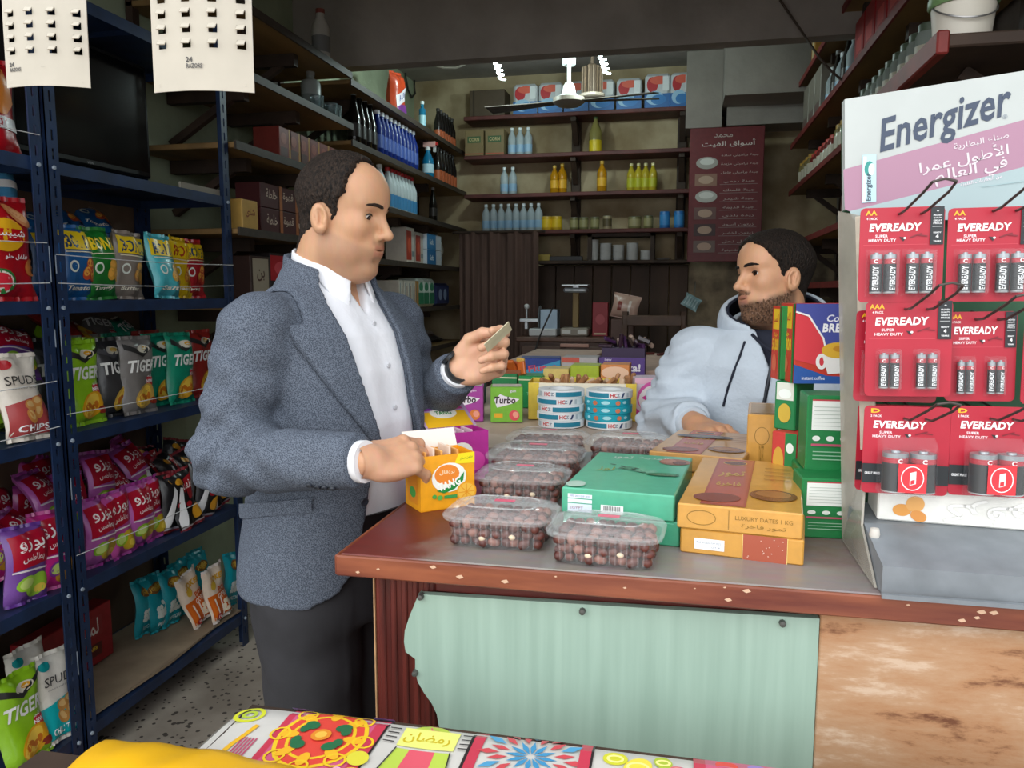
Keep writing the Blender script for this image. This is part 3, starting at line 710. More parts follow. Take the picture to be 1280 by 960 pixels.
# ---- bottles
def bottle(name,prof,n,body,label_col,cap,lab=(.25,.55),capz=None,band=None,text=None,textcol='#ffffff'):
    """builds a bottle prototype: returns list of (part name, mesh)"""
    H=max(z for r,z in prof);out=[]
    b=MB();b.lathe(prof,n,body);out.append(('bottle_body',b.mesh('bottle_body',50)))
    R=max(r for r,z in prof)
    b=MB();b.lathe([(R+.0008,lab[0]*H),(R+.0008,lab[1]*H)],n,label_col,cap=False)
    out.append(('label',b.mesh('label',50)))
    if text:
        a=Art(face_cyl(R+.001,lab[0]*H));a.text(text,0,(lab[1]-lab[0])*H*.5,w=R*1.2,col=textcol,bold=.03);out.append(('lettering',a.mb.mesh('lettering')))
    r0=prof[-1][0] if prof[-1][0]>.004 else .012
    b=MB();b.lathe([(r0*1.15,H-.004),(r0*1.15,H+.016),(r0*.9,H+.018)],n,cap);out.append(('cap',b.mesh('cap',40)))
    return out
def put(parts,name,loc,label,cat,group=None,rz=0,sc=1.0):
    o=thing(name,label,cat,loc,(0,0,rz),group);o.scale=(sc,sc,sc) if not isinstance(sc,tuple) else sc
    for n,me in parts: link(n,me,o)
    return o
def bprof(R,H,neck=.013,sh=.68): return [(R*.9,0),(R,.006),(R,H*sh),(R*.85,H*(sh+.08)),(neck,H*.92),(neck,H)]
clear=M('#cfe0e6',.12,trans=.75,spec=.5);water=M('#c2d0d6',.15,trans=.3)
P_water=bottle('w',bprof(.034,.205),12,water,M('#8fb4d0',.4),M('#e6eef2',.4),(.12,.42))
P_oil=bottle('o',bprof(.036,.205),12,M('#d99a1c',.15,trans=.35),M('#e8b030',.4),M('#d8b048',.4),(.2,.5))
P_oil2=bottle('o',bprof(.034,.2),12,M('#d8c23a',.15,trans=.35),M('#b9b82e',.4),M('#e2d8a0',.4),(.15,.5))
P_sun=bottle('o',bprof(.05,.26,.016,.6),14,M('#b9b06a',.15,trans=.4),M('#e4c81f',.4),M('#3c5a2a',.4),(.02,.36))
P_blue=bottle('b',bprof(.037,.235,.016,.66),12,M('#1a2e78',.25,trans=.15),M('#3d559c',.4),M('#e4e6ee',.4),(.2,.5))
P_dark=bottle('d',bprof(.033,.25,.012,.55),12,M('#15120f',.15),M('#2b2724',.4),M('#8a8a8a',.4),(.2,.45))
P_oran=bottle('d',bprof(.03,.22,.012,.62),12,M('#1b1715',.2),M('#b8603a',.45),M('#3a3532',.4),(.1,.4))
P_redc=bottle('r',bprof(.034,.215,.014,.66),12,M('#d3dde0',.2,trans=.3),M('#3d7fae',.45),M('#c02428',.4),(.08,.4))
P_spray0=bottle('s',bprof(.036,.17,.014,.6),12,M('#1f8fc0',.2,trans=.4),M('#bfe0ee',.4),M('#e8e8e8',.4),(.2,.5))
def row_items(parts,name,n,p0,p1,label,cat,group,sc=1.0,rz=0,ref='the suited man'):
    p0=Vector(p0);p1=Vector(p1)
    for k in range(n):
        q=p0+(p1-p0)*(k/(n-1) if n>1 else 0);put(parts,name,q,label+', %s counting from %s'%(ORD[k],ref),cat,group,rz,sc)
def yL(px,X):
    y=at(px,300,X=X).y
    return y if y<4.9 else 4.9+(y-4.9)*.7
def shelfpt(px,X,z): return Vector((X,yL(px,X),z+.001))
z=FZ[4]
row_items(P_dark,'dark_bottle',4,shelfpt(446,-1.80,z),shelfpt(466,-1.80,z),'dark glass bottle with silver cap','bottle','dark bottles beside the blue ones',1.15,PX)
row_items(P_blue,'blue_bottle',10,shelfpt(474,-1.79,z),shelfpt(523,-1.79,z),'blue cleaner bottle in the front row','bottle','row of blue bottles',1.08,PX)
row_items(P_blue,'blue_bottle',9,shelfpt(474,-1.91,z),shelfpt(514,-1.91,z),'blue cleaner bottle in the rear row','bottle','rear row of blue bottles',1.08,PX)
row_items(P_oran,'sauce_bottle',6,shelfpt(564,-1.79,z),shelfpt(587,-1.79,z),'orange-labelled bottle beside the blue spray','bottle','orange-labelled bottles on the lower shelf',1.15,PX)
row_items(P_oran,'sauce_bottle',6,shelfpt(566,-1.80,FZ[5]),shelfpt(587,-1.80,FZ[5]),'orange-labelled bottle on the highest shelf','bottle','orange-labelled bottles on the highest shelf',1.05,PX)
def spray(loc,label,sc=1.0):
    o=put(P_spray0,'spray_bottle',loc,label,'spray bottle',None,PX,sc)
    b=MB();b.box(-.012,.012,-.05,.025,.185,.215,M('#d8a8a0',.4));b.box(-.006,.006,-.05,-.035,.155,.19,M('#c8c8c8',.4));b.box(-.008,.008,-.062,-.05,.195,.21,M('#c02a2a',.4));b.build('trigger_head',o,40);return o
spray(shelfpt(548,-1.78,z),'blue window cleaner bottle with a pale trigger head',1.2)
o=put(bottle('t',[(.022,0),(.024,.004),(.024,.16),(.012,.17),(.012,.2)],12,M('#2f8fb8',.2,trans=.3),M('#a9dbe8',.4),M('#dfeff2',.4),(.25,.6)),'cleaner_bottle',shelfpt(541,-1.80,FZ[5]),'slim light blue cleaner bottle alone on the highest green-wall shelf','bottle')
# orange detergent bag
me=make_bag('detergent_bag',.22,.27,.1,'#c8451f',lambda a,w,h:(a.rect(w*.1,h*.05,w*.9,h*.3,'#7a3a8c'),a.poly([(w*.1,h*.5),(w*.9,h*.75),(w*.9,h*.45),(w*.1,h*.25)],'#e8e0e8'),a.text('AURA',w*.5,h*.5,h=h*.12,w=w*.6,col='#24408c',rot=.3,bold=.06)),80)
q=shelfpt(503,-1.82,FZ[5]);put_bag(me,(q.x,q.y,q.z),PX,'orange detergent bag standing alone on the highest green-wall shelf',None,-.05,-.15,1.0,'detergent_bag','detergent bag')
z=FZ[3]
row_items(P_redc,'bleach_bottle',8,shelfpt(486,-1.79,z),shelfpt(520,-1.79,z),'red-capped bleach bottle in front','bottle','bleach bottles with red caps',1.12,PX)
row_items(P_redc,'bleach_bottle',8,shelfpt(480,-1.90,z),shelfpt(512,-1.90,z),'red-capped bleach bottle behind','bottle','bleach bottles standing behind',1.12,PX)
o=put(bottle('g',bprof(.036,.24,.016,.7),12,M('#b9c2c4',.3),M('#8fa5b0',.4),M('#dfe3e4',.4)),'bottle',shelfpt(476,-1.79,z),'grey white bottle beside the red-capped bleach bottles','bottle')
put(P_dark,'sauce_bottle',shelfpt(556,-1.79,z),'slim dark sauce bottle alone on the shelf below the spray bottle','bottle',None,PX,.95)
def carton(name,loc,size,col,label,cat='box',rz=PX,art=None,group=None,side=None,tilt=0,edge_r=.003,rough=.5):
    """printed carton: front looks towards -Y before the turn rz; loc is the middle of its foot"""
    w,dp,h=size;t=thing(name,label,cat,loc,(tilt,0,rz),group)
    b=MB();b.rbox(-w/2,w/2,-dp/2,dp/2,0,h,edge_r,M(col,rough,var=.05));b.build('carton',t)
    if art:
        a=Art(face_y(-w/2,0,-dp/2));art(a,w,h);a.build('print',t)
    if side:
        a=Art(face_x(w/2,-dp/2,0));side(a,dp,h);a.build('side_print',t)
    return t
z=FZ[2]
for k,px in enumerate((504,520)):
    q=shelfpt(px,-1.86,z);carton('detergent_box',q,(.16,.15,.24-.02*k),'#c4bdb4',('taller white washing powder box with a red panel','shorter white washing powder box with a red panel')[k],group='red and white powder boxes',art=lambda a,w,h:(a.rect(0,h*.1,w*.6,h*.9,'#a83c2a'),a.ell(w*.35,h*.5,w*.2,h*.2,'#c9593c'),a.rect(w*.65,h*.2,w*.95,h*.35,'#7d8a8a')))
q=shelfpt(540,-1.86,z);carton('tissue_box',q,(.34,.2,.11),'#d5dee6','blue and white tissue box under an identical one','box',art=lambda a,w,h:(a.rect(0,0,w*.6,h,'#2f78b0'),a.text('Soft',w*.3,h*.5,h=h*.35,col='#e8f0f6')))
carton('tissue_box',(q.x,q.y,q.z+.112),(.34,.2,.11),'#d5dee6','blue and white tissue box stacked on an identical one','box',art=lambda a,w,h:(a.rect(0,0,w*.6,h,'#3f88bf'),a.text('Soft',w*.3,h*.5,h=h*.35,col='#e8f0f6')))
me=make_bag('foil_bag',.24,.25,.1,'#9a958c',lambda a,w,h:(a.ell(w*.5,h*.55,w*.3,h*.2,'#c8c2b4'),a.rect(w*.1,h*.1,w*.9,h*.25,'#3a6ea8')),81)
q=shelfpt(562,-1.86,z);put_bag(me,(q.x,q.y,q.z),PX,'silver foil bag with a blue band beside the tissue boxes',None,-.05,0,1.0,'foil_bag','bag')
z=FZ[1]
for k in range(5):
    q=shelfpt(486+k*6.5,-1.84,z);carton('tissue_pack',q,(.075,.16,.18),'#cfcabd' if k<4 else '#b98a4a','small striped paper pack, %s counting from the suited man'%ORD[k],art=lambda a,w,h:(a.rect(w*.2,h*.1,w*.3,h*.9,'#4a6a7c'),a.rect(w*.6,h*.2,w*.75,h*.8,'#8a5a4a')),group='striped white packs')
for k in range(3):
    q=shelfpt(519+k*9.5,-1.84,z);carton('diaper_pack',q,(.14,.16,.2),'#c4d0c6','white and green pack, %s counting from the striped packs'%ORD[k],art=lambda a,w,h:(a.rect(w*.1,h*.1,w*.9,h*.5,'#2f7a58'),a.ell(w*.5,h*.7,w*.3,h*.15,'#3d8a66')),group='white and green packs',edge_r=.02)
q=shelfpt(556,-1.86,z);carton('tissue_pack',q,(.34,.18,.17),'#2a3560','dark blue wrapped paper pack at the end of the wall shelf','pack',art=lambda a,w,h:(a.ell(w*.3,h*.5,w*.12,h*.25,'#8fa0c0'),a.ell(w*.65,h*.5,w*.12,h*.25,'#8fa0c0')),edge_r=.02)
z=FZ[0]
me=make_bag('dark_packet',.2,.16,.06,'#3a3634',lambda a,w,h:(a.rect(w*.2,h*.4,w*.8,h*.7,'#b8b4b0'),a.ell(w*.5,h*.3,w*.3,h*.1,'#6a5a54')),82)
for k in range(6):
    q=shelfpt(508+k*11,-1.85,z);put_bag(me,(q.x,q.y,q.z+.015),PX+.3*(-1)**k,'dark snack packet on the lowest wall shelf, %s from the suited man'%ORD[k],'dark packets on the lowest wall shelf',-1.25,.1,1.0,'snack_packet','snack packet')
# near bay goods
z=NZ[2]
for k in range(6):
    q=shelfpt(345+k*12.5,-1.84,z);carton('tea_box',q,(.115,.13,.16),'#7a2c22','brown red tea carton with a yellow strip, %s from the blue rack'%ORD[k],'box',art=lambda a,w,h:(a.rect(w*.75,0,w*.9,h,'#b8842c'),a.rect(w*.1,h*.2,w*.65,h*.45,'#4f1a14'),a.ell(w*.35,h*.7,w*.22,h*.16,'#9a4a34')),group='tea cartons on the near wall shelf')
q=shelfpt(424,-1.8,z);carton('tea_box',q,(.12,.12,.1),'#c08a3a','small ochre carton at the end of the tea carton row')
z=NZ[1]
q=shelfpt(303,-1.76,z);carton('tea_box',q,(.12,.08,.12),'#c09a4e','ochre carton with red Arabic script beside the rack post',art=lambda a,w,h:a.text('شاي',w*.5,h*.55,h=h*.35,w=w*.6,col='#7a2a1c'))
for k,(px,n) in enumerate(((326,'خلطة'),(347,'قهوة'),(365,'بن'))):
    q=shelfpt(px,-1.84,z);carton('spice_box',q,(.19,.12,.115),'#4a1a1c','dark maroon spice carton at the foot of the %s pair from the rack'%ORD[k],'box',art=lambda a,w,h,n=n:(a.text(n,w*.5,h*.6,h=h*.4,w=w*.5,col='#cdb9a8'),a.rect(w*.86,0,w,h,'#a8653a')),group='maroon spice cartons below')
    carton('spice_box',(q.x,q.y,q.z+.117),(.19,.12,.105),'#4a1a1c','dark maroon spice carton on top of the %s pair from the rack'%ORD[k],'box',art=lambda a,w,h,n=n:(a.text(n,w*.5,h*.6,h=h*.4,w=w*.5,col='#cdb9a8'),a.rect(w*.86,0,w,h,'#a8653a')),group='maroon spice cartons above')
z=NZ[0]
q=shelfpt(311,-1.80,z);carton('coffee_box',q,(.16,.1,.2),'#3a2620','dark carton with a cream label behind the suited man',art=lambda a,w,h:(a.rect(w*.1,h*.15,w*.9,h*.95,'#a59a86'),a.text('بن',w*.5,h*.6,h=h*.25,col='#4a2a1c')))
q=shelfpt(348,-1.80,z);t=carton('coffee_box',q,(.34,.1,.22),'#1c1414','black carton with a red banner behind the suited man',art=lambda a,w,h:(a.rect(w*.0,h*.45,w,h*.95,'#b4222c'),a.ell(w*.3,h*.7,w*.2,h*.14,'#d8505a'),a.rect(w*.55,h*.5,w*.9,h*.9,'#1a1212'),a.text('شوق',w*.73,h*.7,h=h*.25,w=w*.24,col='#f0e8e0'),a.rect(w*.1,h*.05,w*.6,h*.38,'#b9ad98'),a.text('بن',w*.35,h*.2,h=h*.2,col='#5a3020')))
z=NZ[4];put(bottle('p',bprof(.045,.26,.02,.7),12,M('#a8a49a',.4),M('#6a6a68',.5),M('#7a3a30',.4)),'bottle',shelfpt(408,-1.80,z),'pale plastic bottle on the topmost near wall shelf','bottle')
z=NZ[3]
put(bottle('p',bprof(.05,.22,.02,.8),12,M('#8e9490',.4),M('#6e7672',.5),M('#8a8a86',.4)),'bottle',shelfpt(394,-1.86,z),'tall grey plastic bottle beside clear tumblers','bottle')
gl_=M('#b8ccd0',.08,trans=.8)
for k,px in enumerate((401,418,423)):
    b=MB();b.lathe([(.025,0),(.03,.004),(.035,.09),(.032,.09),(.027,.008),(.0,.008)],14,gl_)
    q=shelfpt(px,-1.78,z);tag(b.build('glass_tumbler',None,50,q),'small clear glass tumbler, %s from the blue rack'%ORD[k],'glass','clear tumblers on the near wall shelf')
# ---------------------------------------------------------------- back wall shelving
BY0,BY1=5.98,6.245
bx0=at(580,240,Y=BY0).x;bx1=at(866,240,Y=BY0).x;bxm=at(715,240,Y=BY0).x;bxr=at(851,240,Y=BY0).x
BZ=[1.925,2.205,2.50,2.795]
t=thing('back_shelving','brown wooden shelving fixed across the back wall with oil and water bottles','shelving')
for i,zz in enumerate(BZ):
    b=MB();x1_=bx1 if i else bx1+.02;b.rbox(bx0,x1_,BY0,BY1,zz-.03,zz,.004,maroon);s=b.build('shelf',t)
b=MB();b.rbox(at(672,333,Y=BY0).x,at(862,333,Y=BY0).x,BY0,BY1,1.665,1.69,.003,woodd);b.build('shelf',t)
for x in (bxm,bxr):
    b=MB();b.rbox(x-.035,x+.035,BY1-.05,BY1,1.7,BZ[3]-.03,.004,woodd);b.build('upright',t)
    for zz in BZ:
        b=MB();b.bar((x,BY1-.05,zz-.2),(x,BY0+.06,zz-.045),.04,.04,woodd);b.box(x-.02,x+.02,BY0+.03,BY1,zz-.06,zz-.03,woodd);b.build('bracket',t)
b=MB();fx0=at(735,315,Y=6.05).x;fx1=at(818,315,Y=6.05).x
b.box(fx0,fx0+.03,6.02,BY1,1.69,1.9,woodd);b.box(fx1-.03,fx1,6.02,BY1,1.69,1.9,woodd);b.box(fx0,fx1,6.02,BY1,1.87,1.9,woodd);b.build('niche_frame',t)
def xB(px,Y=6.06): return at(px,250,Y=Y).x
def backrow(parts,name,pxs,z,label,cat,group=None,sc=1.0,Y=6.07):
    for k,px in enumerate(pxs): put(parts,name,(xB(px,Y),Y,z+.001),label+(', %s from the green wall'%ORD[k] if len(pxs)>1 else ''),cat,group,0,sc)
backrow(P_water,'water_bottle',(640,650,660),BZ[2],'clear water bottle beside the cardboard cartons','bottle','three water bottles by the cartons',.95)
backrow(P_water,'water_bottle',(630.5,641),BZ[1],'clear water bottle of a lone pair','bottle','pair of water bottles',.95)
backrow(P_water,'water_bottle',[607.5+9.4*k for k in range(8)],BZ[0],'clear water bottle above the brown curtain','bottle','eight water bottles in a row',.95)
backrow(P_oil,'oil_bottle',(693,),BZ[1],'golden cooking oil bottle, slightly shorter one of two','bottle',None,.95)
backrow(P_oil,'oil_bottle',(702.5,),BZ[1],'golden cooking oil bottle, taller one of two','bottle',None,1.05,6.12)
backrow(P_oil,'oil_bottle',(752,),BZ[1],'golden cooking oil bottle standing by itself','bottle',None,1.05)
backrow(P_oil2,'oil_bottle',(788.5,797.5,806.5,815.5),BZ[1],'yellow green oil bottle of four','bottle','four yellow oil bottles',.95)
backrow(P_sun,'oil_bottle',(743.5,),BZ[2],'big sunflower oil bottle alone on the upper back shelf','bottle',None,.97)
def can(cols,h=.1,r=.037):
    b=MB();b.lathe([(r*.95,0),(r,.004),(r,h-.004),(r*.95,h),(r*.9,h-.003)],14,M(cols[0],.35));c=MB();c.lathe([(r+.0006,h*.2),(r+.0006,h*.8)],14,M(cols[1],.4),cap=False)
    d=MB();d.lathe([(0,h-.002),(r*.93,h-.002),(r*.97,h+.002),(r*.93,h+.003)],14,M('#b8b8b0',.3,metal=.8),cap=False);return [('tin',b.mesh('tin',50)),('label',c.mesh('label',50)),('lid',d.mesh('lid',40))]
backrow(can(('#cda528','#e6c22a'),.1,.04),'tin_can',(684,696),BZ[0],'yellow tin beside the row of water bottles','tin','yellow tins',1.05)
pickle=can(('#6d6a44','#9a9468'),.095,.036)
backrow(pickle,'food_jar',(718,730,744),BZ[0],'olive green jar with pale label','jar','olive green jars',.98)
backrow(can(('#a89a7a','#5d5238'),.1,.034),'food_jar',(759.5,),BZ[0],'narrow jar of pale and dark squares beside the olive jars','jar',None,1.0)
backrow(can(('#77724a','#a39a72'),.09,.05),'food_jar',(794,),BZ[0],'wide olive jar next to a narrower one','jar',None,1.0)
backrow(pickle,'food_jar',(811,),BZ[0],'olive jar between the wide jar and the blue tins','jar',None,1.0)
backrow(can(('#2f74b8','#3f8fd0'),.125,.038),'tin_can',(831.5,849.5),BZ[0],'tall blue tin at the shelf end','tin','blue tins',1.0)
for k,px in enumerate((597,622)):
    x=xB(px,6.1);carton('cardboard_carton',(x,6.1,BZ[2]+.001),(.15,.2,.195),'#7d6c48','brown cardboard carton with green panel, %s from the green wall'%ORD[k],'carton',0,lambda a,w,h:(a.rect(w*.15,h*.5,w*.85,h*.75,'#3d5c38'),a.text('CORN',w*.5,h*.63,h=h*.14,w=w*.55,col='#b8a878'),a.rect(0,h*.06,w,h*.09,'#b8503a')),group='pair of cardboard cartons')
# nappy packs on the topmost shelf
def nappy(a,w,h):
    a.rect(0,0,w,h*.42,'#2a66a8');a.ell(w*.3,h*.68,w*.22,h*.22,'#b8262e');a.ell(w*.55,h*.8,w*.35,h*.12,'#d8604a');a.ell(w*.4,h*.3,w*.34,h*.2,'#9cc4e0');a.ell(w*.55,h*.25,w*.3,h*.14,'#2f78bb');a.rect(w*.7,h*.5,w*.95,h*.9,'#e0e4e6')
for k,px in enumerate((659,690,721,752,785,819.5,848)):
    x=xB(px,6.12);hh=.23 if k<5 else .25
    carton('nappy_pack',(x,6.12,BZ[3]+.001),(.185 if k<6 else .15,.2,hh),'#c9ccd0','red white and blue nappy pack, %s from the dark brown box'%ORD[k],'nappy pack',0,nappy,group='nappy packs in a row',edge_r=.02,rough=.3)
x=xB(613,6.12);carton('timber_box',(x,6.12,BZ[3]+.001),(.28,.2,.2),'#4a3c2c','dark brown box at the end of the nappy pack row','box',0,lambda a,w,h:a.rect(w*.1,0,w*.14,h,'#2e2419'))
# stacks of white foam trays
foam=M('#d8d8d6',.6)
b=MB();b.lathe([(.036,0),(.044,.012),(.046,.014),(.046,.016),(.04,.012)],14,foam);_tr=b.mesh('foam_tray',40)
for si_,(px,h) in enumerate(((742,11),(758,9),(774,8.4),(791.5,9.4),(809,5.2))):
    for k in range(int(h)):
        tag(link('foam_tray',_tr,None,(xB(px,6.1),6.1,1.691+k*.0145),(0,0,k*.7)),'white round foam tray in the %s stack from the black case'%ORD[si_],'tray','foam trays of the %s stack'%ORD[si_])
b=MB();b.lathe([(.03,0),(.05,.008),(.06,.016),(.056,.016),(.04,.008)],16,M('#a8a49c',.5));tag(b.build('saucer',None,40,(xB(831,6.08),6.08,1.691)),'small pale saucer on the dark back shelf','saucer')
b=MB();b.rbox(-.05,.05,-.03,.03,0,.05,.003,M('#a8903c',.5));tag(b.build('matchbox',None,None,(xB(681,6.08),6.08,1.691)),'small ochre packet at the end of the dark back shelf','packet')
b=MB();b.rbox(-.13,.13,-.03,.03,0,.035,.003,M('#2c2a2c',.5));tag(b.build('black_tool_case',None,None,(xB(708,6.08),6.08,1.691)),'low black case lying beside the ochre packet','case')
# brown curtain
cx0,cx1=at(574,350,Y=5.9).x,at(673,350,Y=5.9).x;ct=at(620,290,Y=5.9).z
t=thing('curtain','dark brown curtain hanging from a rail under the back shelves','curtain')
cm=M('#5c463e',.85,var=.2,scale=20,stretch=(1,1,.1))
def cur(u,v,o=0): return (cx0+(cx1-cx0)*u,5.9+.022*math.sin(u*58)*(.4+.6*(1-v))+.012*math.sin(u*23+1)+o,.25+(ct-.25)*v)
b=MB();b.grid(lambda u,v:cur(u,v),90,6,cm);b.grid(lambda u,v:cur(1-u,v,.004),90,6,cm);b.build('cloth',t,70)
b=MB();b.tube([(cx0-.05,5.9,ct),(cx1+.05,5.9,ct)],.011,8,woodd);b.build('rail',t)
# serving cabinet with slicer, scale and red tin
cz=1.135
t=thing('serving_cabinet','dark brown serving cabinet before the back wall carrying the slicer','cabinet')
sx0,sx1=at(648,420,Y=5.35).x,at(760,420,Y=5.35).x
b=MB();b.rbox(sx0,sx1,5.37,5.88,0,cz-.03,.005,M('#4a3227',.55,var=.25,scale=8));b.build('body',t)
b=MB();b.rbox(sx0-.02,sx1+.02,5.35,5.88,cz-.03,cz,.005,M('#5e4032',.5,var=.2));b.build('top',t)
for k in range(2):
    b=MB();xx=sx0+(sx1-sx0)*(.03+.5*k);b.rbox(xx,xx+(sx1-sx0)*.45,5.355,5.372,.1,cz-.06,.006,M('#52382b',.5));d=b.build('door',t);h=MB();h.ball((xx+.05,5.345,.8),.015,M('#8a7a50',.3,metal=.7));h.build('knob',d)
def xs(px): return at(px,410,Y=5.55).x
u=at(0,0,Y=5.5)
pxm=(at(701,400,Y=5.55)-at(700,400,Y=5.55)).x
t=thing('meat_slicer','steel meat slicer with round blade and grey blue guard','slicer',(xs(681),5.55,cz+.001))
st=M('#b9bec2',.3,metal=.6);b=MB();b.rbox(-.1,.1,-.1,.1,0,.055,.008,M('#c8cacb',.4));b.build('base',t)
b=MB();b.prism([(-.02,-.07),(.1,-.07),(.1,.06),(-.02,.06)],.055,.19,M('#8fa3b4',.35,metal=.3));b.build('guard',t)
b=MB();b.T=Matrix.Translation((-.03,-.02,.13))@Matrix.Rotation(PX,4,'Y');b.lathe([(0,-.006),(.085,-.003),(.088,0),(.085,.003),(0,.006)],24,st);b.build('blade',t,40)
b=MB();b.rbox(-.17,-.03,-.08,.04,.1,.125,.004,st);b.box(-.14,-.12,-.04,0,.05,.1,st);b.build('carriage',t)
b=MB();b.tube([(-.13,-.02,.12),(-.13,-.02,.2)],.008,8,st);b.ball((-.13,-.02,.21),.02,M('#d8d8d8',.4));b.build('handle',t,50)
t=thing('weighing_scale','grey weighing scale with a tall column and shallow tray','scale',(xs(719),5.58,cz+.001))
b=MB();b.rbox(-.1,.1,-.09,.09,0,.06,.01,M('#8d8478',.5));b.build('base',t)
a=Art(face_y(-.1,0,-.09));a.rect(.01,.02,.075,.045,'#d6d6d0');a.rect(.125,.02,.19,.045,'#d6d6d0');a.build('display',t)
b=MB();b.rbox(-.022,.022,-.02,.02,.06,.31,.004,M('#8a7348',.6));b.build('column',t)
b=MB();b.rbox(-.085,.085,-.06,.06,.31,.345,.012,M('#aab0b4',.35,metal=.4));b.rbox(-.095,.095,-.08,.08,.355,.368,.004,st);b.box(-.02,.02,-.02,.02,.345,.355,st);b.build('tray',t)
carton('biscuit_tin',(xs(750),5.6,cz+.001),(.11,.1,.24),'#8e1f2a','tall dark red tin beside the weighing scale','tin',0,lambda a,w,h:(a.ell(w*.5,h*.5,w*.3,h*.15,'#a83a42'),a.rect(w*.1,h*.05,w*.9,h*.1,'#c8b090')))
t=carton('wooden_crate',(xs(778),5.62,.9),(.16,.2,.36),'#54372c','plain brown box standing behind the red tin','box',0)
b=MB();b.box(xs(778)-.055,xs(778)+.115,5.5,5.75,0,.9,M('#3c2a22',.6));tag(b.build('side_stool'),'dark brown stool under the plain brown box','stool')
me=make_bag('plastic_bag',.2,.16,.05,'#c9a898',lambda a,w,h:(a.rect(w*.2,h*.3,w*.35,h*.7,'#8a3a30'),a.rect(w*.6,h*.2,w*.7,h*.8,'#e8ddd4')),83)
put_bag(me,(xs(778),5.6,1.26),0,'crumpled pale and red plastic bag on the brown box',None,0,.2,1.0,'plastic_bag','bag')
b=MB();q0=at(718,432,Y=5.33);b.rbox(-.1,.1,-.012,.012,-.012,.012,.004,M('#b98a7c',.5));tag(b.build('drawer_rail',None,None,(q0.x,5.338,q0.z)),'pale pink strip on the front of the serving cabinet','strip')
b=MB();b.tube([tuple(at(x,y,Y=5.3)) for x,y in ((691,384),(686,395),(680,408),(673,425),(668,440))],.006,5,M('#1a1512',.5));tag(b.build('cable',None,50),'black power cable hanging over the serving cabinet front','cable')
# wooden chair
t=thing('wooden_chair','brown wooden chair with a plain backrest standing near the back','chair',(at(815,430,Y=5.0).x,5.05,0))
cw=M('#4e3524',.5,var=.2,scale=10)
for sx in (-1,1):
    for sy in (-1,1):
        b=MB();zt=1.32 if sy>0 else .62;b.bar((sx*.2,sy*.2,0),(sx*.19-(0 if sy<0 else sx*.0),sy*.19+(.06 if sy>0 else 0),zt),.035,.035,cw);b.build('leg',t)
b=MB();b.rbox(-.22,.22,-.22,.22,.6,.63,.006,cw);b.build('seat',t)
for zz in (1.26,1.0):
    b=MB();b.rbox(-.21,.21,.235-(1.32-zz)*.1,.26-(1.32-zz)*.1,zz-.035,zz+.035,.005,cw);b.build('back_rail',t)
# menu board
mx0,mx1=at(862,200,Y=5.88).x,at(955,200,Y=5.88).x;mz0=at(900,327,Y=5.88).z;mz1=at(900,159,Y=5.88).z;mw,mh=mx1-mx0,mz1-mz0
t=thing('menu_board','dark red shop price board with white Arabic lines and food pictures','sign',(mx0,5.88,mz0))
b=MB();b.rbox(0,mw,0,.02,0,mh,.003,M('#6a2226',.5,var=.1));b.build('panel',t)
a=Art(lambda u,v,o:(u,-o,v));
a.text('أسواق الفيت',mw*.52,mh*.88,h=mh*.055,w=mw*.72,col='#d8cfc8',bold=.03);a.text('محمد',mw*.45,mh*.94,h=mh*.03,w=mw*.25,col='#b8aca4')
lines=['جبنة براميلي سادة','جبنة براميلي مزيدة','جبنة براميلي فلفل','جبنة رومي','جبنة فلمنك','جبنة شيدر','جبنة قديمة','زبدة بلدي','زيتون اسود','زيتون اخضر','عسل نحل','حلاوة طحينية']
for k,l in enumerate(lines):
    v=mh*(.79-.064*k);a.text(l,mw*.68,v,h=mh*.024,w=mw*(.5 if k<3 else .42),col='#b9a9a2',bold=.01)
    if k>2:a.rect(mw*.42,v-mh*.022,mw*.93,v-mh*.018,'#8a7470')
for k,c in enumerate(('#a8a49c','#8f6a58','#b4b4ac','#6a4a44','#3a1a1a','#6e5850')):
    v=mh*(.74-.125*k)
    if k in (0,2): a.ell(mw*.24,v,mw*.15,mh*.045,c);a.ell(mw*.24,v+mh*.01,mw*.1,mh*.025,'#d8d8d2')
    else: a.rect(mw*.08,v-mh*.045,mw*.38,v+mh*.045,c);a.ell(mw*.23,v,mw*.1,mh*.03,'#b89a84')
a.build('lettering',t)
# pale plastic bag hanging on the far wall
q=at(860,385,Y=6.0)
t=thing('hanging_bag','small pale blue plastic bag hanging on the flaking wall','bag',(q.x,6.0,q.z),(0,.5,0))
me=make_bag('x',.13,.09,.03,'#8fb0b4',lambda a,w,h:[a.rect(w*(.1+.17*k),h*.15,w*(.17+.17*k),h*.85,'#b9d2d4') for k in range(5)],84)
link('bag',me[0],t);link('print',me[1],t)
b=MB();b.tube([(0,0,.09),(-.03,.1,.16),(-.05,.22,.2)],.004,5,M('#8a8a80'));b.build('hook',t)
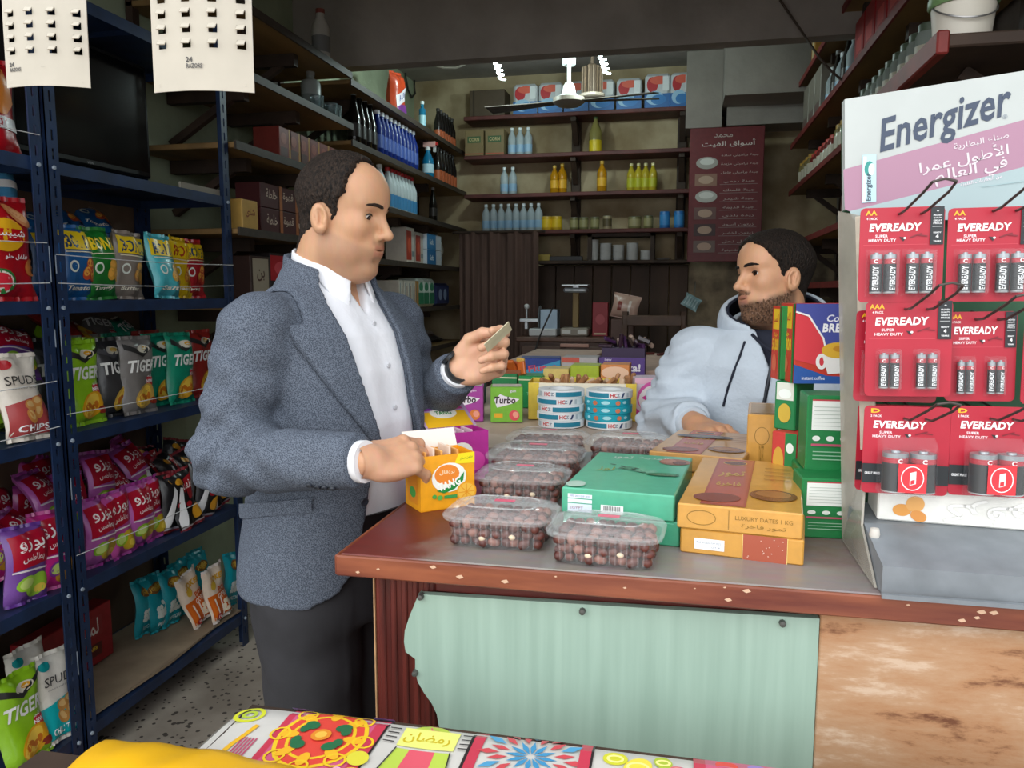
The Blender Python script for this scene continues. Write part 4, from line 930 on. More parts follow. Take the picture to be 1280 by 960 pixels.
# ---------------------------------------------------------------- ceiling fan, lamps
q=at(711,122,Y=5.0)
t=thing('ceiling_fan','white ceiling fan with a long rod and three dusty blades','fan',(q.x,5.0,q.z))
wf=M('#dfe4e2',.45);fb=M('#5d564e',.6,var=.2)
b=MB();b.lathe([(.012,.07),(.012,ZC-q.z-.08),(.012,ZC-q.z-.02)],10,wf);b.build('rod',t,40)
b=MB();b.lathe([(.02,.2),(.04,.195),(.042,.24),(.03,.26),(.012,.262)],16,wf);b.build('canopy',t,40)
b=MB();b.lathe([(.07,0),(.06,.012),(.045,.02),(.035,.07),(.022,.09),(.0,.09)],18,wf);b.build('bell_cup',t,40)
b=MB();b.lathe([(.0,-.05),(.07,-.05),(.1,-.03),(.1,-.005),(.06,.0),(0,0)],20,M('#8d8478',.4));b.build('motor',t,40)
for ang in (2.95,.85*math.pi+3.4,.06):
    b=MB();b.T=Matrix.Rotation(ang,4,'Z');b.add([(.09,-.03,-.025),(.55,-.065,-.035),(.56,.05,-.015),(.09,.03,-.02),(.09,-.03,-.03),(.55,-.065,-.04),(.56,.05,-.02),(.09,.03,-.025)],[(0,1,2,3),(7,6,5,4),(0,4,5,1),(1,5,6,2),(2,6,7,3),(3,7,4,0)],fb);b.build('blade',t)
q=at(740,124,Y=5.3)
t=thing('lantern_fitting','brown ribbed hanging fitting with a pale disc beneath it','fitting',(q.x,5.3,q.z))
br=M('#6b5846',.6,var=.2)
b=MB();b.lathe([(.07,0),(.085,.01),(.085,.028),(.06,.035)],18,M('#a8998a',.5));b.build('disc',t,40)
for k in range(14):
    b=MB();aa=2*math.pi*k/14;b.box(-.006,.006,-.004,.004,.03,.2,br);o=b.build('rib',t);o.location=(.065*math.cos(aa),.065*math.sin(aa),0);o.rotation_euler=(0,0,aa)
b=MB();b.lathe([(.045,.03),(.045,.2),(.03,.22),(.012,.225),(.012,ZC-q.z)],14,M('#564638',.7));b.build('stem',t,40)
def cfl(px,py,Y,label,energy):
    q=at(px,py,Y=Y);t=thing('lamp_bulb',label,'lamp',(q.x,Y,q.z))
    em=bpy.data.materials.new('lit_tube');em.use_nodes=True;p=em.node_tree.nodes['Principled BSDF'];p.inputs['Emission Color'].default_value=(.78,1,.98,1);p.inputs['Emission Strength'].default_value=9
    b=MB();pts=[]
    for k in range(40):
        a_=k*.75;pts.append((.017*math.cos(a_)-.0011*k+.03,.017*math.sin(a_),-.085+.0033*k))
    b.tube(pts,.007,6,em);o=b.build('glowing_tube',t,60)
    b=MB();b.lathe([(.02,.055),(.024,.06),(.02,.1),(.013,.105),(.013,.13),(.004,.13),(.004,ZC-q.z)],12,M('#c8c8c4',.5));b.build('socket',t,40)
    l=bpy.data.lights.new('lamp_light','POINT');l.energy=energy;l.color=(.8,1,.97);l.shadow_soft_size=.05;lo=bpy.data.objects.new('lamp_light',l);C.objects.link(lo);lo.parent=t;lo.location=(0,0,-.03)
    t.rotation_euler=(0,0,0)
cfl(622,82,4.85,'lit white spiral lamp bulb hanging beside the pale green wall',15)
cfl(753,74,4.85,'lit white spiral lamp bulb hanging above the ribbed fitting',15)
# ---------------------------------------------------------------- right wall shelving
RZ=[1.50,1.78,2.15,2.47,2.82]
wall_shelf('dark shelves with red front strips on the wall beside the seller',.74,1.10,2.93,5.9,RZ,(3.3,4.1,4.9,5.6),face=-1,lip=red_ed)
def xr_pt(px,X,z): return Vector((X,at(px,300,X=X).y,z+.001))
NX=-PX
jar=[('jar_body',None)]
def jarproto(col,cap,r=.04,h=.12):
    b=MB();b.lathe([(r*.9,0),(r,.005),(r,h*.8),(r*.8,h*.9)],12,M(col,.15,trans=.3));c=MB();c.lathe([(r*.85,h*.88),(r*.85,h),(r*.75,h+.004)],12,M(cap,.4));d=MB();d.lathe([(r+.0006,h*.25),(r+.0006,h*.65)],12,M('#c8c2b0',.5),cap=False)
    return [('jar_body',b.mesh('jar_body',50)),('lid',c.mesh('lid',40)),('label',d.mesh('label',50))]
J1=jarproto('#a8b4ac','#5a6a58',.045,.2);J2=jarproto('#9a8a5a','#b8903a',.045,.16);J3=jarproto('#8a3028','#c03a30',.045,.14)
z=RZ[2]
for k in range(14): put(J1 if k<9 else J2,'glass_jar',Vector((.81,3.0+.11*k,z+.001)),'glass jar on the red-edged shelf, %s from the loft shelf'%ORD[k] if k<9 else 'amber jar on the red-edged shelf, %s past the glass jars'%ORD[k-9],'jar','glass jars in a row' if k<9 else 'amber jars in a row',NX)
for k in range(10): put(J3 if k<6 else J2,'glass_jar',Vector((.81,4.6+.12*k,z+.001)),'red jar on the red-edged shelf, %s past the amber jars'%ORD[k] if k<6 else '%s yellow lidded jar past the red jars'%ORD[k-6],'jar','red jars in a row' if k<6 else 'yellow lidded jars in a row',NX)
z=RZ[3]
for k in range(5): put(P_dark if k%2 else P_water,'bottle',Vector((.82,4.3+.14*k,z+.001)),'slim bottle on the upper red-edged shelf, %s past the red cartons'%ORD[k],'bottle','slim bottles on the upper red-edged shelf',NX,1.1)
for k in range(4): carton('red_carton',Vector((.85,3.35+.2*k,z+.001)),(.18,.16,.22),'#a01c20','bright red carton on the upper red-edged shelf, %s from the battery display'%ORD[k],'carton',NX,lambda a,w,h:a.rect(w*.2,h*.3,w*.8,h*.6,'#c83a38'),group='red cartons on the upper red-edged shelf')
for k in range(3): carton('folder_box',Vector((.85,5.0+.22*k,z+.001)),(.2,.18,.28),'#8a8478','grey carton on the upper red-edged shelf, %s past the slim bottles'%ORD[k],'carton',NX,lambda a,w,h:a.rect(w*.1,h*.1,w*.9,h*.3,'#6a5a54'),group='grey cartons far along the red-edged shelf')
z=RZ[4]
for k,(y,c) in enumerate(((3.6,'#c9a84a'),(3.75,'#b89a3c'),(5.3,'#b8863a'))): carton('noodle_pack',Vector((.83,y,z+.001)),(.12,.12,.2),c,'yellow noodle pack on the topmost red-edged shelf, %s from the battery display'%ORD[k],'pack',NX,lambda a,w,h:a.rect(w*.3,h*.1,w*.7,h*.9,'#e0d8b0'),group='yellow packs on the topmost red-edged shelf')
z=RZ[1]
for k in range(9): carton('spice_carton',Vector((.84,2.9+.16*k,z+.001)),(.14,.12,.15),('#8a5a50','#a8948a','#6a4038')[k%3],'small spice carton behind the seller, %s from the battery display'%ORD[k],'carton',NX,lambda a,w,h:(a.ell(w*.5,h*.55,w*.3,h*.25,'#c8b8a8'),a.rect(w*.1,h*.1,w*.9,h*.2,'#8a2a24')),group='spice cartons behind the seller')
z=RZ[0]
for k in range(8): carton('biscuit_box',Vector((.84,2.9+.15*k,z+.001)),(.13,.14,.17),('#a8843c','#8a6a30')[k%2],'ochre biscuit carton beside the seller, %s from the battery display'%ORD[k],'carton',NX,lambda a,w,h:(a.rect(w*.15,h*.1,w*.35,h*.9,'#d8c080'),),group='ochre cartons beside the seller')
b=MB();q=at(953,272,Y=5.0);put(J1,'glass_jar',Vector((.79,5.6,RZ[0]+.001)),'small glass jar with white lid left apart from the others','jar',None,NX,.7)
# dark loft board with a bucket over the display
lt=woodd
lc=at(1180,42,Y=2.0);zl=lc.z
t=thing('loft_shelf','dark wooden loft shelf with a red front rail over the battery display','shelf')
b=MB();b.rbox(lc.x+.01,1.10,2.0,2.9,zl-.03,zl,.004,lt);b.build('board',t)
b=MB();b.rbox(lc.x-.015,lc.x+.012,1.995,2.9,zl-.045,zl+.008,.004,red_ed);b.build('front_rail',t)
for y in (2.2,2.7):
    b=MB();b.bar((1.10,y,zl-.35),(lc.x+.1,y,zl-.04),.035,.035,lt);b.build('bracket',t)
q=at(1203,30,Y=2.1)
t=thing('paint_bucket','white plastic bucket with a green lid standing on the loft shelf','bucket',(q.x,2.1,zl))
b=MB();b.lathe([(.055,0),(.06,.004),(.07,.1),(.068,.1)],20,M('#cfcabd',.5));b.build('pail',t,40)
b=MB();b.lathe([(.073,.085),(.076,.09),(.076,.108),(.0,.112)],20,M('#6a8a5a',.4));b.build('lid',t,40)
b=MB();b.tube([(.07*math.cos(a_),-.075*math.sin(a_),.09-.05*math.sin(a_)) for a_ in [math.pi*k/12 for k in range(13)]],.0022,5,M('#8a8a8a',.3,metal=.8));b.build('handle',t,60)
# ---------------------------------------------------------------- counter
CZ=1.08
def wood_top():
    m=bpy.data.materials.new('worn_counter_top');m.use_nodes=True;nt=m.node_tree;b=nt.nodes['Principled BSDF']
    tc=nt.nodes.new('ShaderNodeTexCoord');n1=nt.nodes.new('ShaderNodeTexNoise');n1.inputs['Scale'].default_value=3.2;n1.inputs['Detail'].default_value=7;n1.inputs['Roughness'].default_value=.65
    n2=nt.nodes.new('ShaderNodeTexNoise');n2.inputs['Scale'].default_value=60;n2.inputs['Detail'].default_value=4
    mp=nt.nodes.new('ShaderNodeMapping');mp.inputs['Scale'].default_value=(.35,1,1)
    nt.links.new(tc.outputs['Object'],mp.inputs[0]);nt.links.new(mp.outputs[0],n2.inputs['Vector']);nt.links.new(tc.outputs['Object'],n1.inputs['Vector'])
    sx=nt.nodes.new('ShaderNodeSeparateXYZ');nt.links.new(tc.outputs['Object'],sx.inputs[0])
    mr=nt.nodes.new('ShaderNodeMapRange');mr.inputs['From Min'].default_value=-.46;mr.inputs['From Max'].default_value=-.27;mr.inputs['To Min'].default_value=-.28;mr.inputs['To Max'].default_value=.16;nt.links.new(sx.outputs['X'],mr.inputs['Value'])
    ad=nt.nodes.new('ShaderNodeMath');ad.operation='ADD';nt.links.new(n1.outputs['Fac'],ad.inputs[0]);nt.links.new(mr.outputs[0],ad.inputs[1])
    r=nt.nodes.new('ShaderNodeValToRGB');r.color_ramp.elements[0].position=.38;r.color_ramp.elements[0].color=(*lin('#6e2a22'),1);r.color_ramp.elements[1].position=.6;r.color_ramp.elements[1].color=(*lin('#8f8682'),1)
    nt.links.new(ad.outputs[0],r.inputs[0])
    mx=nt.nodes.new('ShaderNodeMix');mx.data_type='RGBA';mx.blend_type='MULTIPLY';mx.inputs[0].default_value=.35
    nt.links.new(r.outputs[0],mx.inputs[6]);nt.links.new(n2.outputs['Color'],mx.inputs[7]);nt.links.new(mx.outputs[2],b.inputs['Base Color']);b.inputs['Roughness'].default_value=.38
    return m
def edge_wood():
    m=M('#8f5034',.42,h2='#561f16',scale=7,stretch=(.5,1,4),bump=.1);return m
cream=M('#c8a68a',.7)
t=thing('shop_counter','red brown wooden shop counter with worn grey top and mint front panel','counter')
ew=edge_wood()
b=MB();b.rbox(-.466,1.05,.994,1.78,CZ-.03,CZ,.003,wood_top());top=b.build('worktop',t)
b=MB();b.rbox(-.469,1.05,.988,.9955,CZ-.031,CZ-.001,.002,ew);b.rbox(-.4715,-.465,.99,1.78,CZ-.031,CZ-.001,.002,ew);b.build('edge_strip',t)
rn=random.Random(5)
for k in range(16):   # chips knocked out of the varnished edge
    x=-.46+rn.random()*.85;s=.001+rn.random()*.003;zz=CZ-.004-rn.random()*.02
    b=MB();b.add([(x-s*1.4,.9874,zz),(x,.9874,zz-s*.8),(x+s*1.6,.9874,zz-.2*s),(x+s*.7,.9874,zz+s*.8),(x-s*.5,.9874,zz+s*.5)],[(0,1,2,3,4)],cream);b.build('chip',t)
pd=M('#6a2a22',.4,h2='#3f1612',scale=12,stretch=(3,3,.25),bump=.1)
b=MB();b.rbox(-.428,-.335,1.03,1.10,0,CZ-.03,.003,pd)
for k in range(5): b.rbox(-.42+.017*k,-.411+.017*k,1.026,1.032,.0,CZ-.034,.002,pd)
b.build('corner_post',t)
b=MB();b.box(-.4295,-.4275,1.028,1.11,0,CZ-.032,M('#b08a62',.6,var=.2));b.build('post_edge',t)
b=MB();b.rbox(-.335,1.05,1.03,1.085,CZ-.06,CZ-.03,.002,M('#5a2018',.45,var=.2));b.build('top_rail',t)
b=MB();b.box(-.428,-.41,1.10,1.74,0,CZ-.03,pd);b.build('side_panel',t)
b=MB();b.box(-.335,1.05,1.075,1.085,.0,CZ-.06,M('#3a1a14',.6));b.build('backing_board',t)
def plank_mat(h,h2,sc,st): return M(h,.55,h2=h2,scale=sc,stretch=st,bump=.03)
mint=M('#98b1a3',.5,h2='#8ca597',scale=14,stretch=(4,1,.22),bump=.03)
edgepx=((524,741),(512,770),(506,788),(505,802),(507,815),(514,820),(519,824),(519,838),(522,852),(530,866),(540,880),(546,893),(549,910),(556,930),(566,955))
pts=[at(x,y,Y=1.012) for x,y in edgepx];xm=.185
bot=.36
poly=[(p.x,p.z) for p in pts]+[(pts[-1].x+.02,.6),(pts[-1].x+.02,bot),(xm,bot),(xm,CZ-.045),(pts[0].x,CZ-.058)]
b=MB();b.T=Matrix.Translation((0,1.012,0))@Matrix.Rotation(math.pi/2,4,'X');b.prism(poly,-.012,0.0,mint);b.T=Matrix();b.build('mint_panel',t)
for (x,y) in ((526,746),(728,764),(978,779),(519,841),(545,915)):
    q=at(x,y,Y=1.01);b=MB();b.T=Matrix.Translation(q)@Matrix.Rotation(PX,4,'X');b.lathe([(.0,.006),(.004,.005),(.005,-.006)],8,M('#4a4a46',.5));b.build('screw',t)
ply=bpy.data.materials.new('peeling_plywood');ply.use_nodes=True;nt=ply.node_tree;bb=nt.nodes['Principled BSDF'];bb.inputs['Roughness'].default_value=.8
tc=nt.nodes.new('ShaderNodeTexCoord');mp=nt.nodes.new('ShaderNodeMapping');mp.inputs['Scale'].default_value=(4,4,15);n1=nt.nodes.new('ShaderNodeTexNoise');n1.inputs['Scale'].default_value=1.3;n1.inputs['Detail'].default_value=8;n1.inputs['Roughness'].default_value=.7;n1.inputs['Distortion'].default_value=.1
nt.links.new(tc.outputs['Object'],mp.inputs[0]);nt.links.new(mp.outputs[0],n1.inputs['Vector']);r=nt.nodes.new('ShaderNodeValToRGB');e=r.color_ramp.elements;e[0].position=.36;e[0].color=(*lin('#6a4028'),1);e[1].position=.44;e[1].color=(*lin('#a87c58'),1);x=e.new(.56);x.color=(*lin('#b08c6c'),1);x=e.new(.64);x.color=(*lin('#c4aa92'),1)
nt.links.new(n1.outputs['Fac'],r.inputs[0]);nt.links.new(r.outputs[0],bb.inputs['Base Color'])
b=MB();b.rbox(xm+.001,1.05,1.012,1.026,bot-.1,CZ-.034,.002,ply);b.build('plywood_panel',t)
# long goods table behind the counter
t=thing('goods_table','long pale-topped table of sweet boxes standing behind the counter','table')
b=MB();b.rbox(-.74,.03,1.79,4.0,CZ-.04,CZ-.002,.004,M('#b9a493',.6,var=.12,scale=6));b.build('tabletop',t)
for x in (-.70,-.01):
    for y in (1.84,3.94):
        b=MB();b.rbox(x-.03,x+.03,y-.03,y+.03,0,CZ-.04,.004,woodd);b.build('leg',t)
b=MB();b.box(-.72,.0,1.83,1.85,.3,CZ-.04,woodd);b.build('apron',t)
# ---- goods
def obox(name,pL,pR,z0,h,dp,col,label,cat='box',front=None,topa=None,left=None,right=None,group=None,rough=.45,r=.002,shrink=False,open_top=False):
    pL=Vector(pL);pR=Vector(pR);w=(pR-pL).length;a=math.atan2(pR.y-pL.y,pR.x-pL.x)
    t=thing(name,label,cat,(pL.x,pL.y,z0),(0,0,a),group)
    m=M(col,rough,var=.05,scale=60,bump=.02,coat=.6 if shrink else 0)
    b=MB()
    if open_top:
        th=.0015
        b.box(0,w,0,th,0,h,m);b.box(0,w,dp-th,dp,0,h*1.0,m);b.box(0,th,th,dp-th,0,h,m);b.box(w-th,w,th,dp-th,0,h,m);b.box(0,w,0,dp,0,th,m)
    else: b.rbox(0,w,0,dp,0,h,r,m)
    b.build('carton',t)
    rg=.25 if shrink else .45
    if front: A=Art(lambda u,v,o:(u,-o,v),rough=rg);front(A,w,h);A.build('front_print',t)
    if topa: A=Art(lambda u,v,o:(u,v,h+o),rough=rg);topa(A,w,dp);A.build('top_print',t)
    if left: A=Art(lambda u,v,o:(-o,dp-u,v),rough=rg);left(A,dp,h);A.build('side_print',t)
    if right: A=Art(lambda u,v,o:(w+o,u,v),rough=rg);right(A,dp,h);A.build('side_print',t)
    return t
def barcode(A,u,v,w,h):
    A.rect(u,v,u+w,v+h,'#eef0ee');rn=random.Random(3);x=u+w*.12
    while x<u+w*.88:
        ww=rn.choice((.006,.01,.016))*w*1.6;A.layer-=0;A.rect(x,v+h*.3,x+ww,v+h*.9,'#2a2a2a');A.layer-=A.step;x+=ww*2.1
    A.layer+=A.step
gold='#c8923c';goldd='#8a6a2a';brick='#a4503a'
def gold_top(A,w,d):
    A.rect(w*.18,d*.02,w*.55,d*.98,'#9c4a34');A.rect(w*.2,d*.04,w*.53,d*.96,'#a8543e')
    A.ell(w*.36,d*.88,w*.12,d*.05,'#6a3a20');A.ring(w*.36,d*.88,w*.12,d*.05,.002,'#c8a050')
    A.text('تمور',w*.36,d*.62,h=d*.14,w=w*.24,col='#c8a04a',bold=.03);A.text('فاخرة',w*.36,d*.4,h=d*.1,w=w*.22,col='#c8a04a')
    A.ell(w*.3,d*.14,w*.2,d*.08,'#7c3a24',rot=.2);A.ell(w*.76,d*.25,w*.2,d*.1,'#7a4a26',rot=-.1);A.ell(w*.76,d*.27,w*.15,d*.06,'#9c6a3a',rot=-.1)
    for k in range(4): A.rect(w*.66,d*(.55+.08*k),w*.9,d*(.56+.08*k),'#9a7030')
def gold_front(A,w,h):
    A.ring(w*.2,h*.5,w*.12,h*.3,.001,goldd);A.rect(w*.42,h*.12,w*.425,h*.88,goldd);A.text('LUXURY DATES 1 KG',w*.7,h*.62,h=h*.16,w=w*.45,col=goldd,bold=0);A.text('تمور فاخرة',w*.7,h*.32,h=h*.2,w=w*.35,col=goldd,bold=0)
def gold_low_front(A,w,h):
    A.rect(w*.52,0,w*.87,h,'#a4523c');A.rect(w*.515,0,w*.52,h,'#e4c87a');A.rect(w*.87,0,w*.875,h,'#e4c87a')
    A.rect(w*.12,h*.22,w*.37,h*.66,'#eef0ee');A.text('PRO 01/2023 EXP 2025',w*.24,h*.5,h=h*.08,w=w*.2,col='#5a6a8a',bold=0);A.text('LOT 18',w*.3,h*.34,h=h*.07,col='#5a6a8a',bold=0)
    rn=random.Random(2)
    for k in range(14): A.ell(w*(.55+.3*rn.random()),h*(.1+.8*rn.random()),w*.006,h*.02,'#d8b8a8',n=5);A.layer-=A.step
obox('date_box',(.009,1.103),(.173,1.078),CZ,.036,.31,gold,'gold date box with a brick red band, underneath another gold one',front=gold_low_front,shrink=True)
obox('date_box',(.004,1.100),(.17,1.078),CZ+.0365,.036,.33,gold,'gold shrink-wrapped date box on top, beside the green boxes',front=gold_front,topa=gold_top,shrink=True)
obox('date_box',(-.05,1.475),(.12,1.437),CZ,.036,.26,gold,'gold date box at the bottom of the rear pair by the seller',shrink=True)
def gold_top2(A,w,d):
    gold_top(A,w*.0+w,d);A.ell(w*.4,d*.7,w*.33,d*.07,'#3a2a22',rot=.05);A.ell(w*.4,d*.7,w*.22,d*.035,'#6a5a50',rot=.05)
obox('date_box',(-.05,1.472),(.12,1.434),CZ+.0365,.034,.26,'#b98a4c','tan date box at the top of the rear pair by the seller',topa=gold_top2,shrink=True)
obox('date_box',(.130,1.50),(.183,1.495),CZ,.142,.17,gold,'gold date box stood on its narrow end beside the coffee cartons',front=lambda A,w,h:(A.ring(w*.5,h*.72,w*.25,h*.12,.0012,goldd),A.text('DATES',w*.5,h*.45,h=h*.3,w=w*.16,col=goldd,bold=0,rot=0),[A.rect(w*.2,h*(.1+.06*k),w*.8,h*(.11+.06*k),goldd) for k in range(4)]),topa=lambda A,w,d:A.rect(w*.1,d*.1,w*.9,d*.9,'#a8834a'),right=lambda A,w,h:A.rect(0,0,w,h,'#5a2a24'),shrink=True)
grn='#4aa886'
def green_top(A,w,d):
    A.text('تمور',w*.3,d*.86,h=d*.1,w=w*.22,col='#d4e4da',bold=.03);A.text('المدينة',w*.62,d*.88,h=d*.07,w=w*.3,col='#d4e4da',bold=.02)
    A.ell(w*.85,d*.82,w*.16,d*.09,'#8a5a44',rot=.2);A.ell(w*.78,d*.84,w*.08,d*.06,'#a87460');A.ell(w*.9,d*.8,w*.07,d*.05,'#6a3a2c')
    A.text('تمور',w*.44,d*.55,h=d*.3,w=w*.16,col='#2c5a48',bold=.04,rot=1.2);A.text('محشوة',w*.6,d*.52,h=d*.34,w=w*.12,col='#8ac4a8',bold=.02,rot=1.2)
    A.text('لوز',w*.24,d*.5,h=d*.12,w=w*.16,col='#8a9a4c',bold=.05);A.ell(w*.8,d*.45,w*.16,d*.04,'#3a7a58',rot=.1);A.rect(w*.68,d*.42,w*.94,d*.435,'#5a6a4a')
    A.ell(w*.1,d*.08,w*.09,d*.07,'#a8c4b4')
def green_front(A,w,h):
    A.rect(w*.06,h*.62,w*.28,h*.78,'#dfe9ee');A.rect(w*.06,h*.44,w*.28,h*.58,'#dfe9ee');A.rect(w*.06,h*.08,w*.28,h*.4,'#d4dfee');A.text('MFD 2023 EXP 2025',w*.17,h*.7,h=h*.08,w=w*.18,col='#5a6a9a',bold=0);A.text('EGYPT',w*.14,h*.24,h=h*.1,w=w*.12,col='#8a4a4a',bold=0)
    barcode(A,w*.36,h*.1,w*.2,h*.34)
obox('date_box',(-.166,1.145),(.008,1.122),CZ,.0375,.27,'#3a9a76','green date box beneath its twin, behind a clear tub',front=lambda A,w,h:A.rect(w*.05,h*.9,w*.95,h*.93,'#6ac0a0'),shrink=True)
obox('date_box',(-.168,1.138),(.0,1.12),CZ+.038,.039,.275,grn,'green date box with white labels and a barcode on its front',front=green_front,topa=green_top,shrink=True)
# clear tubs of dates
tubm=M('#dfe4e4',.1,alpha=.09,spec=.8);lidm=M('#e4e8e8',.14,alpha=.2,spec=.9)
dm=M('#6b3a30',.4,h2='#47211c',scale=90);dm2=M('#8a5a4c',.4)
def rrect(w,d,r,n=5):
    out=[]
    for (cx,cy,a0) in ((w/2-r,d/2-r,0),(-w/2+r,d/2-r,90),(-w/2+r,-d/2+r,180),(w/2-r,-d/2+r,270)):
        for k in range(n+1):
            a=math.radians(a0+90*k/n);out.append((cx+r*math.cos(a),cy+r*math.sin(a)))
    return out
def loft(b,secs,mat,cap0=True,cap1=True):
    vs=[];n=len(secs[0][0])
    for pts,z in secs: vs+=[(p[0],p[1],z) for p in pts]
    fs=[(i*n+j,i*n+(j+1)%n,(i+1)*n+(j+1)%n,(i+1)*n+j) for i in range(len(secs)-1) for j in range(n)]
    if cap0: fs.append(tuple(range(n))[::-1])
    if cap1: fs.append(tuple((len(secs)-1)*n+j for j in range(n)))
    b.add(vs,fs,mat)
def tub_mesh():
    w,d,h=.145,.105,.042
    b=MB();loft(b,[(rrect(w*.88,d*.86,.02),.001),(rrect(w*.93,d*.92,.022),.006),(rrect(w*.97,d*.97,.024),h)],tubm,True,False)
    for k in range(16):   # moulded ribs on the long sides
        x=-w*.38+w*.76*k/15
        for s in (-1,1): b.bar((x,s*d*.462,.006),(x*1.03,s*d*.486,h-.003),.0012,.0012,tubm)
    body=b.mesh('tub',40)
    b=MB();loft(b,[(rrect(w*1.0,d*1.0,.026),h-.006),(rrect(w*1.08,d*1.1,.03),h-.004),(rrect(w*1.1,d*1.12,.031),h),(rrect(w*1.05,d*1.06,.029),h+.004),(rrect(w*.98,d*.96,.027),h+.003),(rrect(w*.88,d*.84,.024),h+.009),(rrect(w*.80,d*.74,.022),h+.011)],lidm,False,True)
    b.tube([(p[0]*.7,p[1]*.62,h+.012) for p in rrect(w,d,.03)],.0012,4,lidm)
    lid=b.mesh('lid',45)
    rn=random.Random(11);b=MB()
    for iz in range(3):
        for ix in range(9):
            for iy in range(5):
                x=-w*.40+w*.8*ix/8+rn.uniform(-.003,.003);y=-d*.38+d*.76*iy/4+rn.uniform(-.003,.003);z=.009+.0115*iz
                if iz<2 and 0<iy<4 and 0<ix<8: continue
                b.T=Matrix.Translation((x,y,z))@Euler((rn.uniform(-.6,.6),rn.uniform(-.6,.6),rn.uniform(0,3))).to_matrix().to_4x4();b.ball((0,0,0),(.0105,.0075,.007),dm if rn.random()<.8 else dm2,7,5)
    # a few pale nuts show between the dates
    for k in range(2):
        b.T=Matrix.Translation((rn.uniform(-w*.35,w*.35),-d*.455,rn.uniform(.008,.02)));b.ball((0,0,0),(.005,.003,.004),M('#d8c4a8',.5),6,4)
    b.T=Matrix();dates=b.mesh('dates',60)
    a=Art(lambda u,v,o:(u,v,h+.0115+o));a.rect(-.014,.004,.016,.017,'#d8607a');stk=a.mb.mesh('price_sticker')
    return body,lid,dates,stk
_tb=tub_mesh()
def tub(x,y,z,rz,label,sc=1.0,stick=True):
    t=thing('date_tub',label,'food tub',(x,y,z),(0,0,rz));t.scale=(sc,sc,sc)
    link('tub',_tb[0],t);link('lid',_tb[1],t);o=link('dates',_tb[2],t);o['kind']='stuff'
    if stick: link('price_sticker',_tb[3],t)
    return t
tub(-.252,1.105,CZ+.0005,-.02,'clear plastic tub of dates at the counter edge, next to the orange drink box',1.05)
tub(-.092,1.062,CZ+.0005,-.06,'clear plastic tub of dates at the counter edge in front of the green boxes',1.02)
tub(-.268,1.345,CZ+.0005,-.01,'clear tub of dates directly behind the two counter-edge tubs',1.06)
tub(-.272,1.50,CZ+.0005,.02,'wide clear tub of dates beside the purple drink box',1.22)
tub(-.28,1.69,CZ+.0005,.02,'clear tub of dates just in front of the gum boxes and tape rolls',1.15)
tub(-.10,1.68,CZ+.0005,-.05,'clear tub of dates between the tape rolls and the green boxes',1.15)
# drink powder boxes
def tang_front(A,w,h):
    A.poly([(w*.62,h*.82),(w*.7,h),(w,h),(w,h*.8)],'#f4e01c');A.text('بدون سكر',w*.84,h*.91,h=h*.06,w=w*.24,col='#5a6a1a',bold=0,rot=.1)
    A.ell(w*.52,h*.58,w*.32,h*.27,'#f4f4ea');A.ell(w*.48,h*.64,w*.23,h*.18,'#ef8a2c');A.text('برتقال',w*.48,h*.68,h=h*.09,w=w*.28,col='#fbe6c0',bold=.03)
    A.poly([(w*.28,h*.36),(w*.5,h*.40),(w*.72,h*.56),(w*.8,h*.66),(w*.78,h*.5),(w*.62,h*.36),(w*.42,h*.3)],'#1f8a3a');A.text('TANG',w*.52,h*.46,h=h*.15,w=w*.42,col='#fbfbf4',bold=.08,rot=.22)
    A.ell(w*.84,h*.28,w*.19,h*.19,'#f2a51e');A.ell(w*.84,h*.28,w*.16,h*.16,'#f7c04a')
    for k in range(8): A.line([(w*.84,h*.28),(w*.84+w*.15*math.cos(k*.785),h*.28+h*.15*math.sin(k*.785))],.0012,'#ee9a1c');A.layer-=A.step*.5
    A.ell(w*.24,h*.26,w*.04,h*.04,'#4aa84a');A.ell(w*.34,h*.23,w*.05,h*.045,'#5ab04a');A.rect(w*.42,h*.2,w*.66,h*.26,'#3f9a4a')
tb=obox('drink_box',(-.418,1.214),(-.342,1.280),CZ,.095,.07,'#f0a418','orange drink powder box, open, under the suited man\'s hand',front=tang_front,left=lambda A,w,h:(A.rect(w*.2,h*.1,w*.8,h*.8,'#e8901c'),A.ell(w*.5,h*.3,w*.2,h*.1,'#4aa84a')),open_top=True)
sm=M('#e8d2c0',.35,var=.1)
for k in range(5):
    b=MB();b.rbox(.012+.015*k,.016+.015*k,.01,.06,.01,.1+.006*(k%2),.001,sm if k%2 else M('#e8a85a',.35));b.build('sachet',tb)
b=MB();b.add([(0,.07,.095),(.1,.07,.095),(.1,.085,.125),(0,.085,.125),(0,.0715,.095),(.1,.0715,.095),(.1,.0865,.125),(0,.0865,.125)],[(0,1,2,3),(7,6,5,4),(0,4,5,1),(1,5,6,2),(2,6,7,3),(3,7,4,0)],M('#ece4da',.6));b.build('flap',tb)
tp=obox('drink_box',(-.44,1.41),(-.365,1.475),CZ,.098,.07,'#b02a8c','purple drink powder box with a printed yellow lid flap standing open',front=lambda A,w,h:(A.ell(w*.7,h*.4,w*.22,h*.2,'#d84aa8'),A.ell(w*.4,h*.6,w*.25,h*.2,'#f0ece0'),A.text('TANG',w*.42,h*.5,h=h*.14,w=w*.4,col='#1f8a3a',bold=.06)),open_top=True)
